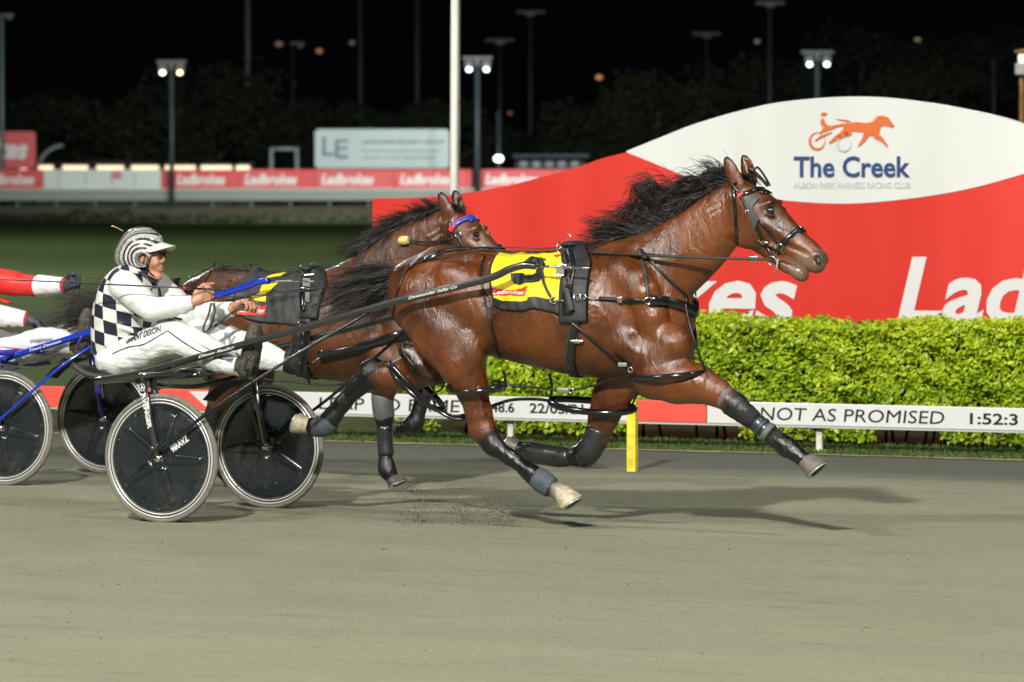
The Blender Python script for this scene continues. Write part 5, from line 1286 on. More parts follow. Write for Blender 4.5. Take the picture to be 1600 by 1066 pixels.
# ================================================================== hair
def hair_mesh(fr, guides, n, name, mats, parent, r0=.0042, seed=1, jit=.010, spread=.05, lat=0., seg=14, curl=.006, end_jit=.04, ly_drift=0., mix=0.):
    """guides: list of pixel paths [(px,py),...]; strands interpolate neighbouring guides"""
    rs = np.random.RandomState(seed); mbs = MB(); G = []
    for g in guides:
        P = catmull([fr.loc(x, y, lat) for x, y in g], 6); P = np.array(P); d = np.concatenate([[0], np.cumsum(np.linalg.norm(np.diff(P, axis=0), axis=1))]); t = np.linspace(0, d[-1], seg)
        G.append(np.stack([np.interp(t, d, P[:, k]) for k in range(3)], 1))
    VS = []; FS = []; MI = []; o = 0
    nl = max(8, n // 14); LK = [(rs.uniform(0, max(len(G) - 1 - 1e-6, 0)), rs.normal(0, 1, 3), rs.uniform(0, 6.28, 3), rs.uniform(3, 8), rs.uniform(-1, 1), rs.uniform(.55, 1.05), rs.normal(0, 1, 3)) for _ in range(nl)]
    for k in range(n):
        lk = LK[rs.randint(nl)]; loose = rs.rand() < .16
        f = np.clip(lk[0] + rs.normal(0, .12), 0, max(len(G) - 1 - 1e-6, 0)) if not loose else rs.uniform(0, max(len(G) - 1 - 1e-6, 0)); i = int(f); a = f - i
        P = G[i] * (1 - a) + (G[i + 1] if len(G) > 1 else G[i]) * a
        L = lk[5] * rs.uniform(.75, 1.08); t = np.linspace(0, 1, seg); idx = t * L * (seg - 1)
        P = np.stack([np.interp(idx, np.arange(seg), P[:, q]) for q in range(3)], 1)
        ph = lk[2] + rs.normal(0, .35, 3); fr_ = lk[3]
        root = (lk[6] * .8 + rs.normal(0, .6, 3)) * jit * [1, 1, .8]; tip = (lk[1] + rs.normal(0, .9 if loose else .2, 3)) * end_jit * [1, 1.2, 1]
        w = np.stack([np.sin(t * fr_ + ph[0]), np.sin(t * fr_ * .8 + ph[1]), np.sin(t * fr_ * 1.1 + ph[2])], 1) * curl * (t[:, None] * 2.6)
        P = P + root + tip * (t[:, None] ** 1.6) + w; P[:, 1] += (lk[4] * .85 + rs.uniform(-.2, .2)) * spread * (.3 + t) + ly_drift * t
        r = r0 * rs.uniform(.45, 1.2) * (1 - t) ** .7 + .0004
        T = np.gradient(P, axis=0); T /= np.linalg.norm(T, axis=1)[:, None] + 1e-9; u = np.cross(T, [0, 1., .3]); u /= np.linalg.norm(u, axis=1)[:, None] + 1e-9; v = np.cross(T, u)
        ring = np.stack([P + (u * math.cos(q) + v * math.sin(q)) * r[:, None] for q in (0, 2.094, 4.189)], 1).reshape(-1, 3)
        VS.append(ring); b = np.arange(seg - 1)[:, None] * 3
        ff = np.concatenate([np.concatenate([b + q, b + (q + 1) % 3, b + 3 + (q + 1) % 3, b + 3 + q], 1) for q in range(3)]) + o
        FS.append(ff); MI += [1 if rs.rand() < mix else 0] * len(ff); o += len(ring)
    ob = mesh_np(name, np.concatenate(VS), np.concatenate(FS), mats, parent); ob.data.polygons.foreach_set('material_index', np.array(MI, np.int32))
    return ob
mane = [[(1152, 282), (1138, 268), (1120, 262), (1104, 266), (1100, 276)],
        [(1138, 290), (1118, 280), (1098, 276), (1080, 284), (1068, 296)],
        [(1120, 300), (1092, 290), (1068, 286), (1050, 298), (1038, 316)],
        [(1104, 312), (1078, 304), (1056, 304), (1040, 316), (1030, 334)],
        [(1088, 324), (1060, 316), (1036, 304), (1018, 284), (996, 284), (986, 300)],
        [(1074, 336), (1044, 326), (1024, 306), (1008, 290), (994, 300), (990, 326)],
        [(1060, 348), (1034, 340), (1016, 322), (1004, 304), (996, 322), (992, 348)],
        [(1048, 358), (1018, 352), (992, 344), (962, 346), (926, 342)],
        [(1036, 366), (1006, 364), (972, 356), (940, 356), (908, 352)],
        [(1024, 374), (996, 372), (962, 368), (930, 372), (908, 376)],
        [(1010, 382), (984, 380), (956, 380), (930, 382)],
        [(1000, 388), (974, 388), (946, 386), (918, 390)],
        [(1006, 384), (960, 366), (925, 352), (900, 348)]]
hair_mesh(FA, mane, 3400, 'mane', [M_HAIR, M_HAIRB], H1, .0022, 3, .010, .045, mix=.12, end_jit=.035, curl=.010)
short = [[(1150, 284), (1128, 280), (1108, 288)], [(1130, 294), (1106, 294), (1082, 306)], [(1106, 310), (1080, 312), (1056, 326)], [(1082, 328), (1056, 332), (1034, 348)], [(1060, 346), (1034, 352), (1012, 366)], [(1038, 364), (1014, 370), (990, 380)], [(1016, 378), (994, 384), (972, 388)]]
hair_mesh(FA, short, 2400, 'crest_hair', [M_HAIR], H1, .0030, 4, .014, .03, end_jit=.02)
hair_mesh(FA, [[(1158, 276), (1172, 274), (1186, 284)], [(1162, 280), (1178, 280), (1190, 292)]], 60, 'forelock', [M_HAIR], H1, .0020, 9, .008, .015, end_jit=.006, curl=.002)
tail1 = [[(634, 428), (606, 420), (572, 424), (538, 430), (506, 440)], [(632, 432), (602, 432), (566, 446), (530, 462), (502, 486)], [(630, 436), (600, 442), (568, 458), (540, 474), (512, 498)], [(629, 440), (606, 452), (578, 468), (556, 486), (534, 504)], [(628, 442), (612, 458), (596, 474), (580, 488)]]
hair_mesh(FA, tail1, 2300, 'tail', [M_HAIR, M_HAIRB], H1, .0021, 5, .014, .06, mix=.10, end_jit=.05, curl=.012)
mane2 = [[(694, 326), (676, 322), (664, 328)], [(684, 332), (664, 330), (646, 338), (630, 340)], [(668, 340), (642, 340), (618, 346), (590, 346)], [(650, 348), (622, 352), (598, 354), (578, 362)], [(630, 358), (604, 362), (584, 372), (566, 384)], [(608, 368), (584, 378), (560, 388), (536, 392)], [(588, 380), (562, 390), (538, 398), (520, 402)]]
hair_mesh(FB, mane2, 2200, 'mane', [M_HAIR, M_HAIRB], H2, .003, 6, .012, .04, mix=.05, end_jit=.03, curl=.008)
hair_mesh(FB, [[(700, 322), (716, 322), (732, 336)], [(704, 326), (720, 330), (734, 342)]], 80, 'forelock', [M_HAIR], H2, .0022, 9, .010, .02, end_jit=.008, curl=.003)
tail2 = [[(274, 438), (236, 446), (180, 462), (120, 474), (84, 474)], [(272, 444), (232, 458), (176, 482), (120, 494), (80, 494)], [(272, 450), (236, 470), (186, 494), (130, 508), (96, 516)]]
hair_mesh(FB, tail2, 1400, 'tail', [M_HAIR, M_HAIRB], H2, .003, 8, .012, .07, mix=.2, end_jit=.07, curl=.015)
# freeze brand: small pale marks on the necks, part of the coat
M_BRAND = mat('brand_pale', (.50, .40, .33), .7)
S2 = Skin(FB, BV2)
def brand(sk, fr, px, py, wpx, txt, parent, rot=.5, hz=.02):
    V, Fc = text_tris(txt, 1, -.012); w = max(v[0] for v in V); xa, za = place2d(fr, px, py, -.1)
    decal(sk, V, Fc, xa, za, wpx / 268 / w, hz, .002, 'freeze_brand', M_BRAND, parent, rot=rot)
brand(S1, FA, 1104, 333, 24, '8504', H1, .45, .030); brand(S1, FA, 1108, 341, 20, '3879', H1, .45, .026)
brand(S2, FB, 668, 371, 24, '9407', H2, .5, .030); brand(S2, FB, 674, 378, 20, '3871', H2, .5, .026)
print('hair', round(time.time() - T_START, 1))
# ================================================================== sulkies
M_TYRE = mat('tyre_beige', (.155, .147, .12), .8, noise=(25, .25, 4), bump=(120, .4, .002))
M_RIM = mat('rim_silver', (.58, .58, .55), .3, metal=.3)
M_RIMD = mat('rim_dark', (.05, .05, .05), .4)
M_DISC = mat('wheel_disc_black', (.012, .015, .017), .26, spec=.5, noise=(5, .5, 5), bump=(30, .08, .002), coat=.25)
M_FRAMEB = mat('sulky_gloss_black', (.010, .010, .012), .3, spec=1., coat=1); M_FRAMEB.node_tree.nodes['Principled BSDF'].inputs['Coat IOR'].default_value = 1.65; M_FRAMEB.node_tree.nodes['Principled BSDF'].inputs['Coat Roughness'].default_value = .1
M_FRAMEU = mat('sulky_gloss_blue', (.008, .035, .42), .14, spec=.8, coat=1)
M_FRAMEP = mat('sulky_purple_blue', (.05, .03, .30), .25, coat=.5)
M_SEAT = mat('seat_vinyl', (.03, .03, .032), .5, bump=(40, .2, .003))
M_MUD = mat('muddy_guard', (.04, .04, .038), .7, noise=(18, .5, 5))
def dust_mat():
    m = bpy.data.materials.new('dusty_black'); m.use_nodes = True; N, L, b = nodes(m)
    tc = N.new('ShaderNodeTexCoord'); n = N.new('ShaderNodeTexNoise'); n.inputs['Scale'].default_value = 6; n.inputs['Detail'].default_value = 10; n.inputs['Roughness'].default_value = .75
    L.new(tc.outputs['Object'], n.inputs['Vector']); r = N.new('ShaderNodeValToRGB'); e = r.color_ramp.elements
    e[0].position = .5; e[0].color = (.010, .014, .017, 1); e[1].position = .72; e[1].color = (.030, .031, .028, 1)
    v = N.new('ShaderNodeTexVoronoi'); v.inputs['Scale'].default_value = 55; L.new(tc.outputs['Object'], v.inputs['Vector'])
    r2 = N.new('ShaderNodeValToRGB'); r2.color_ramp.elements[0].position = .10; r2.color_ramp.elements[0].color = (.16, .16, .13, 1); r2.color_ramp.elements[1].position = .16; r2.color_ramp.elements[1].color = (0, 0, 0, 1)
    L.new(v.outputs['Distance'], r2.inputs[0]); L.new(n.outputs[0], r.inputs[0]); a = N.new('ShaderNodeMixRGB'); a.blend_type = 'ADD'; a.inputs[0].default_value = .07
    L.new(r.outputs[0], a.inputs[1]); L.new(r2.outputs[0], a.inputs[2]); L.new(a.outputs[0], b.inputs['Base Color'])
    rr = N.new('ShaderNodeMapRange'); rr.inputs[1].default_value = .45; rr.inputs[2].default_value = .7; rr.inputs[3].default_value = .18; rr.inputs[4].default_value = .6; L.new(n.outputs[0], rr.inputs[0]); L.new(rr.outputs[0], b.inputs['Roughness'])
    b.inputs['Coat Weight'].default_value = .3; b.inputs['Coat Roughness'].default_value = .15
    return m
M_DISC = dust_mat()
WR = .357
_wn = FA.loc(260, 818, 0); WL = float(np.linalg.norm((_F - _N)[:2])) / 2
def wheel(parent, ly, rot, txt):
    w = bpy.data.objects.new('wheel', None); link(w, parent)
    s = -1 if ly < 0 else 1; c = (0, ly, WR)
    mb = MB(); mb.lathe([(WR - .026, -.011), (WR - .016, -.017), (WR - .005, -.012), (WR, 0), (WR - .005, .012), (WR - .016, .017), (WR - .026, .011), (WR - .028, 0)], c, (0, 1, 0), 72, close=True)
    # the wheel Empty would lie at the thing's own base: its pieces hang straight under the wheel
    ty = mb.build('tyre', M_TYRE, w)
    mb = MB()
    for r0, r1, y in ((WR - .037, WR - .028, .016), (WR - .053, WR - .046, .015)):
        mb.lathe([(r0, -y), (r0, y), (r1, y), (r1, -y)], c, (0, 1, 0), 72, close=True)
    mb.build('rim', M_RIM, w)
    mb = MB(); mb.lathe([(WR - .062, -.012), (WR - .026, -.012), (WR - .026, .012), (WR - .062, .012)], c, (0, 1, 0), 72, close=True); mb.build('rim_channel', M_RIMD, w)
    mb = MB()
    for q in (-1, 1): mb.lathe([(0, .030 * q), (.06, .029 * q), (.09, .024 * q), (WR - .10, .012 * q), (WR - .085, .015 * q), (WR - .075, .012 * q), (WR - .064, .010 * q)], c, (0, 1, 0), 72)
    mb.build('disc', M_DISC, w)
    for k in range(5):
        a = rot + 2 * math.pi * k / 5; mb = MB()
        for q in (-1, 1):
            d = np.array([math.cos(a), 0, math.sin(a)]); p0 = np.array(c) + d * .045 + [0, q * .022, 0]; p1 = np.array(c) + d * .16 + [0, q * .015, 0]; p2 = np.array(c) + d * (WR - .088) + [0, q * .006, 0]
            mb.tube(catmull([p0, p1, p2], 4), [.040 - .0022 * i for i in range(9)], 14, up=(0, 1, 0), flat=.5)
        mb.build('rib', M_DISC, w)
    mb = MB()
    for q in (-1, 1): mb.lathe([(.0, .052 * q), (.016, .052 * q), (.02, .046 * q), (.024, .03 * q), (.03, .028 * q)], c, (0, 1, 0), 24)
    mb.build('hub', M_CHROME, w)
    V, Fc = text_tris(txt, 1, .05); ww = max(v[0] for v in V); a = rot + .62; d = np.array([math.cos(a), 0, math.sin(a)]); u = np.array([-d[2], 0, d[0]]) * -s
    mb = MB(); mb.add([np.array(c) + d * (.09 + v[0] / ww * .125) * 1 + u * (v[1] - .36) * .05 + np.array([0, s * (.0255 - .045 * (v[0] / ww * .125)), 0]) for v in V], Fc, 0, False); mb.build('lettering', M_LETTERW, w)
    # dots of the valve and screws
    mb = MB()
    for k in range(10):
        an = rot + .3 + 2 * math.pi * k / 10; p = np.array(c) + np.array([math.cos(an), 0, math.sin(an)]) * (WR - .078) + [0, s * .016, 0]; mb.ellipsoid(p, (.004, .003, .004), 6)
    mb.build('screws', M_CHROME, w)
    return w
def unit_text(mb, s_, p0, p1, upv, h, bold=.03, shear=.25, nrm=None, lift=0.):
    V, Fc = text_tris(s_, 1, bold, shear); w = max(v[0] for v in V); p0 = np.array(p0); p1 = np.array(p1); d = p1 - p0; upv = np.array(upv, float)
    mb.add([p0 + d * (v[0] / w) + upv * v[1] / .73 * h + (np.array(nrm) * lift if nrm is not None else 0) for v in V], Fc, 0, False)
SH = [(150, 596), (217, 584), (300, 561), (385, 537), (498, 506), (620, 471), (757, 437), (796, 421), (818, 415), (838, 416)]
SH_ly = [-.30, -.33, -.345, -.36, -.37, -.375, -.375, -.372, -.37, -.37]
SHP1 = [PA(x, y, l) for (x, y), l in zip(SH, SH_ly)]
SH2 = [(-75, 584), (-29, 571), (0, 563), (60, 544), (142, 519), (250, 487), (345, 460), (388, 447), (404, 441), (420, 439)]
SHP2 = [PB(x, y, l) for (x, y), l in zip(SH2, SH_ly)]
def sulky(fr, label, mf, mf2, mletter, shaft_txt, shaft_txt2, fork_txt, rots, wtxt, SHP, tip):
    t = frame_empty('sulky', label, 'sulky', fr, group='racing sulkies')
    for ly, r in zip((-WL, WL), rots): wheel(t, ly, r, wtxt)
    ft = PA(222, 590, -WL - .045); xt_, zt_ = ft[0], ft[2]
    for s in (-1, 1):
        for q in (-1, 1):
            top = np.array([xt_ + (.0 if q * s > 0 else .012), s * WL + q * .050, zt_]); bot = np.array([0, s * WL + q * .040, WR])
            mb = MB(); mb.tube([top, top * .5 + bot * .5, bot + (top - bot) * .08, bot], [.024, .021, .016, .014], 12, up=(0, 1, 0), flat=.6)
            mb.lathe([(0, -.006), (.022, -.006), (.022, .006), (0, .006)], bot, (0, 1, 0), 18); fk = mb.build('fork', mf2, t)
            if s < 0 and q < 0 and fork_txt:
                V, Fc = text_tris(fork_txt, 1, .05); ww = max(v[0] for v in V); d = (bot - top); L = np.linalg.norm(d); d /= L; side = np.array([-d[2], 0, d[0]]); side = side if side[0] > 0 else -side
                mb = MB(); mb.add([top + d * (.085 + v[0] / ww * .20) - side * ((v[1] - .36) * .036) * -1 + [0, -.0185, 0] for v in V], Fc, 0, False); mb.build('lettering', mletter, fk)
                V, Fc = text_tris('A', 1, .04); mb = MB(); pc = top + d * .055; mb.add([pc + side * ((v[0] - .33) * .03) - d * ((v[1] - .36) * .03) + [0, -.020, 0] for v in V], Fc, 0, False); torus(mb, pc + [0, -.020, 0], (0, 1, 0), .019, .0022, 20, 5); mb.build('emblem', mletter, fk)
        mb = MB(); mb.box((xt_ + .006, s * WL, zt_ + .012), (.05, .13, .03), 0, bevel=.008); mb.build('fork_crown', mf2, t)
    a = np.array([xt_ + .01, 0, zt_ + .012]); 
    mb = MB(); mb.tube([a + [0, -WL, 0], a + [0, WL, 0]], .018, 12); mb.build('crossbar', mf2, t)
    mb = MB(); mb.tube([a + [.16, -.34, .0], a + [.16, .34, .0]], .014, 10); mb.build('crossbar', mf2, t)
    mb = MB(); mb.tube(catmull([a + [.0, -WL + .06, -.02], a + [-.05, -.40, -.06], a + [-.06, 0, -.09], a + [-.05, .40, -.06], a + [.0, WL - .06, -.02]], 6), .013, 10); mb.build('arch_bar', mf2, t)
    for s in (-1, 1):
        P = catmull([p * [1, -s, 1] for p in SHP], 6); mb = MB(); mb.tube(P, .0205, 14); sh = mb.build('shaft', mf, t)
        e = P[-1]; e2 = np.array(tip) * [1, -s, 1]; mb = MB(); mb.tube([e, e + (e2 - e) * .3, e + (e2 - e) * .85, e + (e2 - e) * .86, e2], [.008, .0065, .0065, .009, .003], 10); 
        for k in range(5): c = e + (e2 - e) * (.2 + .15 * k); torus(mb, c, e2 - e, .008, .003, 12, 5)
        mb.build('tip', M_CHROME, sh)
        hub = np.array([.01, s * (WL + .085), WR + .045]); j = SHP[4] * .35 + SHP[5] * .65; j = j * [1, -s, 1]
        mb = MB(); q1 = hub + (j - hub) * min(.9, (WR + .06) / (j[0] - hub[0])); q1[1] = s * (WL + .045); mb.tube(catmull([hub, (hub + q1) / 2, q1, (q1 + j) / 2 + np.array([0, s * .02, 0]), j - [0, 0, .015]], 5), .0095, 8); mb.build('stay', mf if fr is FB else M_LEATH, t)
        # stirrup plate and clamp on the shaft
        q = PA(392, 560, -.33) * [1, -s, 1]; mb = MB(); mb.tube(catmull([q + [-.02, -s * .02, -.07], q + [-.015, s * .05, -.06], q + [.02, s * .10, -.03], q + [.045, s * .10, .02]], 4), .008, 8); mb.build('stirrup', mf2, t)
        if s < 0:
            for txt, (xa, ya), (xb, yb) in ((shaft_txt, (308, 566), (366, 549)), (shaft_txt2, (640, 470), (716, 450))):
                if not txt: continue
                p0, p1 = PA(xa, ya, -.36 - .022), PA(xb, yb, -.36 - .022); mb = MB()
                k0 = min(P, key=lambda p: abs(p[0] - p0[0])); k1 = min(P, key=lambda p: abs(p[0] - p1[0])); p0[1] = k0[1] - .0208; p1[1] = k1[1] - .0208; p0[2] = k0[2] - .009; p1[2] = k1[2] - .009
                unit_text(mb, txt, p0, p1, (0, 0, 1), .016, .02, .3); mb.build('lettering', mletter, sh)
    # seat: moulded pan with raised back edge, carried on the two crossbars
    c = PA(201, 590, 0); pts = []
    nu, nv = 22, 16; V = []
    for j in range(nv + 1):
        v = -1 + 2 * j / nv
        for i in range(nu + 1):
            u = -1 + 2 * i / nu; x = .24 * u - .03; z = .03 * v * v + .075 * max(0, -u) ** 2.5 + .012 * u; V.append(c + np.array([x * (1 - .10 * v * v), .20 * v, z]))
    mb = MB(); mb.add(V, grid_faces(nu, nv)); o = mb.build('seat', M_SEAT, t); so = o.modifiers.new('thickness', 'SOLIDIFY'); so.thickness = .03
    mb = MB()
    for s in (-1, 1): mb.tube([c + [-.1, s * .12, -.02], a + [0, s * .12, 0]], .014, 8); mb.tube([c + [.12, s * .12, -.02], a + [.16, s * .12, 0]], .014, 8)
    mb.build('seat_bracket', mf2, t)
    for s in (-1, 1):   # dust guards between seat and wheels
        mb = MB(); V = []
        for j in range(5):
            for i in range(9):
                an = math.radians(98 + 5 * i); V.append(np.array([math.cos(an) * (WR + .03), s * (WL - .12 - .035 * j), WR + math.sin(an) * (WR + .03) * 1.0 + .004 * j]))
        mb.add(V, grid_faces(8, 4)); o = mb.build('mud_guard', M_MUD, t); so = o.modifiers.new('thickness', 'SOLIDIFY'); so.thickness = .005
    return t
SK1 = sulky(FA, 'black racing sulky with disc wheels behind the leading horse', M_FRAMEB, M_FRAMEB, M_LETTERW, 'Dixon Racing', 'Downunder Sulky Co', 'AVENGER', (-.02, -.55), '9IRAVZ', SHP1, PA(922, 419, -.37))
SK2 = sulky(FB, 'blue racing sulky with disc wheels at the left edge', M_FRAMEU, M_FRAMEP, M_LETTERW, None, None, None, (2.3, 3.0), '9IRAVZ', SHP2, PB(490, 440, -.37))
# name on the blue shaft
sh2 = [o for o in SK2.children if o.name.startswith('shaft')][0]
P = catmull(SHP2, 6); p0, p1 = PB(48, 549, -.38), PB(97, 533, -.38)
k0 = min(P, key=lambda p: abs(p[0] - p0[0])); k1 = min(P, key=lambda p: abs(p[0] - p1[0])); mb = MB()
unit_text(mb, 'Trent Dawson', k0 + [0, -.0208, -.009], k1 + [0, -.0208, -.009], (0, 0, 1), .018, .02, .3); mb.build('lettering', M_LETTERW, sh2)
# ================================================================== drivers
def skin_mat():
    m = mat('skin', (.50, .245, .155), .48, spec=.45, noise=(16, .16, 5), bump=(110, .18, .002))
    b = m.node_tree.nodes['Principled BSDF']; b.inputs['Subsurface Weight'].default_value = .12; b.inputs['Subsurface Radius'].default_value = (.02, .008, .004); b.inputs['Subsurface Scale'].default_value = .4
    return m
M_SKIN = skin_mat()
M_SILKW = mat('silk_white', (.72, .73, .72), .5, bump=(5.5, .8, .05, (1, 1, 1.8)), noise=(5, .03, 4))
M_SILKB = mat('silk_bluish_white', (.60, .62, .68), .5, bump=(9, .5, .02))
M_SILKR = mat('silk_red', (.68, .035, .03), .45, bump=(10, .5, .02))
M_NAVYL = mat('piping_navy', (.012, .014, .03), .5)
M_GLOVE = mat('glove_slate', (.045, .055, .08), .6, noise=(20, .3, 3), bump=(60, .3, .003))
M_BOOTS = mat('muddy_boot', (.055, .052, .036), .7, noise=(24, .7, 5), bump=(50, .6, .005))
M_BOOTK = mat('black_boot', (.012, .012, .012), .35)
M_VISOR = mat('visor_cream', (.70, .70, .60), .35, coat=.3)
M_GLASS = mat('glasses_dark', (.06, .035, .02), .1, spec=.7, coat=.5)
M_LIP = mat('lip', (.30, .11, .09), .5)
M_HAIRG = mat('brown_grey_hair', (.09, .06, .04), .6)
def checks_mat():
    m = bpy.data.materials.new('checked_silk'); m.use_nodes = True; N, L, b = nodes(m)
    def att(n):
        a = N.new('ShaderNodeAttribute'); a.attribute_name = n; return a.outputs['Fac']
    def math_(op, *ins):
        q = N.new('ShaderNodeMath'); q.operation = op
        for i, x in enumerate(ins):
            if isinstance(x, (int, float)): q.inputs[i].default_value = x
            else: L.new(x, q.inputs[i])
        return q.outputs[0]
    f1 = math_('FLOOR', att('cu')); f2 = math_('FLOOR', att('cv')); s_ = math_('ADD', f1, f2); par = math_('PINGPONG', s_, 1.0)
    k = math_('MULTIPLY', par, att('chk'))
    k = math_('GREATER_THAN', k, .5)
    mx = N.new('ShaderNodeMixRGB'); L.new(k, mx.inputs[0]); mx.inputs[1].default_value = (.66, .67, .64, 1); mx.inputs[2].default_value = (.014, .016, .030, 1)
    L.new(mx.outputs[0], b.inputs['Base Color']); b.inputs['Roughness'].default_value = .48
    tc = N.new('ShaderNodeTexCoord'); n = N.new('ShaderNodeTexNoise'); n.inputs['Scale'].default_value = 9; n.inputs['Detail'].default_value = 4; L.new(tc.outputs['Object'], n.inputs['Vector'])
    bp = N.new('ShaderNodeBump'); bp.inputs['Strength'].default_value = .55; bp.inputs['Distance'].default_value = .022; L.new(n.outputs[0], bp.inputs['Height']); L.new(bp.outputs[0], b.inputs['Normal'])
    return m
M_CHECK = checks_mat()
def helmet_mat(ear):
    m = bpy.data.materials.new('helmet_striped'); m.use_nodes = True; N, L, b = nodes(m)
    tc = N.new('ShaderNodeTexCoord'); mp = N.new('ShaderNodeMapping'); mp.inputs['Location'].default_value = (-ear[0], 0, -ear[2]); L.new(tc.outputs['Object'], mp.inputs[0])
    sc = N.new('ShaderNodeVectorMath'); sc.operation = 'MULTIPLY'; sc.inputs[1].default_value = (1, 0, 1); L.new(mp.outputs[0], sc.inputs[0])
    ln = N.new('ShaderNodeVectorMath'); ln.operation = 'LENGTH'; L.new(sc.outputs[0], ln.inputs[0])
    mr = N.new('ShaderNodeMath'); mr.operation = 'MULTIPLY'; L.new(ln.outputs['Value'], mr.inputs[0]); mr.inputs[1].default_value = 1 / .20
    r = N.new('ShaderNodeValToRGB'); r.color_ramp.interpolation = 'CONSTANT'; e = r.color_ramp.elements
    st = [(0, .12), (.20, .5), (.27, .03), (.34, .50), (.40, .03), (.46, .55), (.53, .03), (.60, .40), (.71, .03), (.745, .22), (.84, .42), (.88, .12), (.97, .3)]
    while len(e) < len(st): e.new(.5)
    for el, (p, g) in zip(e, st): el.position = p; el.color = (g, g * 1.01, g * .97, 1)
    L.new(mr.outputs[0], r.inputs[0]); n = N.new('ShaderNodeTexNoise'); n.inputs['Scale'].default_value = 90; n.inputs['Detail'].default_value = 3; L.new(tc.outputs['Object'], n.inputs['Vector'])
    r2 = N.new('ShaderNodeMapRange'); r2.inputs[1].default_value = .4; r2.inputs[2].default_value = .65; r2.inputs[3].default_value = .7; r2.inputs[4].default_value = 1.35; L.new(n.outputs[0], r2.inputs[0])
    x = N.new('ShaderNodeVectorMath'); x.operation = 'SCALE'; L.new(r.outputs[0], x.inputs[0]); L.new(r2.outputs[0], x.inputs['Scale'])
    L.new(x.outputs[0], b.inputs['Base Color']); b.inputs['Roughness'].default_value = .3; b.inputs['Coat Weight'].default_value = .5
    return m

def hand(F, W, K, T, side, curl=1., w=0.):
    """adds a half-closed hand to the field: W wrist, K middle knuckle, both local; side = +1/-1 direction of the little finger"""
    W = np.array(W); K = np.array(K); d = K - W; L = np.linalg.norm(d); d /= L
    side = np.array(side, float); side -= d * np.dot(d, side); side /= np.linalg.norm(side); n = np.cross(d, side) ; 
    if np.dot(n, T) < 0: n = -n                        # palm direction
    F.seg(W, W + d * L * .5, .026, .030, .024, .028, .012, w)
    for q in (-.9, -.3, .3, .9): F.seg(W + d * L * .35 + side * q * .02, K + side * q * .030 - d * abs(q) * .005, .017, .0135, .017, .0135, .010, w)
    tips = []
    for i, q in enumerate((-.95, -.32, .32, .95)):
        ln = (.041, .045, .042, .034)[i]; b = K + side * q * .031 - d * abs(q) * .006
        a1 = .55 * curl + .08 * i; a2 = a1 + 1.25 * curl; a3 = a2 + .95 * curl; P = [b]
        for a, l in ((a1, ln), (a2, ln * .72), (a3, ln * .55)): P.append(P[-1] + (d * math.cos(a) + n * math.sin(a)) * l)
        F.chain(P, [.0115, .0105, .0095, .008], None, .004, w)
        tips.append(P[-1])
    tb = W + d * L * .35 - side * .026 + n * .010
    P = [tb, tb + (d * .6 - side * .45 + n * .5) * .040, tb + (d * 1.05 - side * .35 + n * .75) * .066, tb + (d * 1.35 - side * .02 + n * .95) * .088]
    F.chain(P, [.017, .0135, .012, .009], None, .007, w)
    return tips

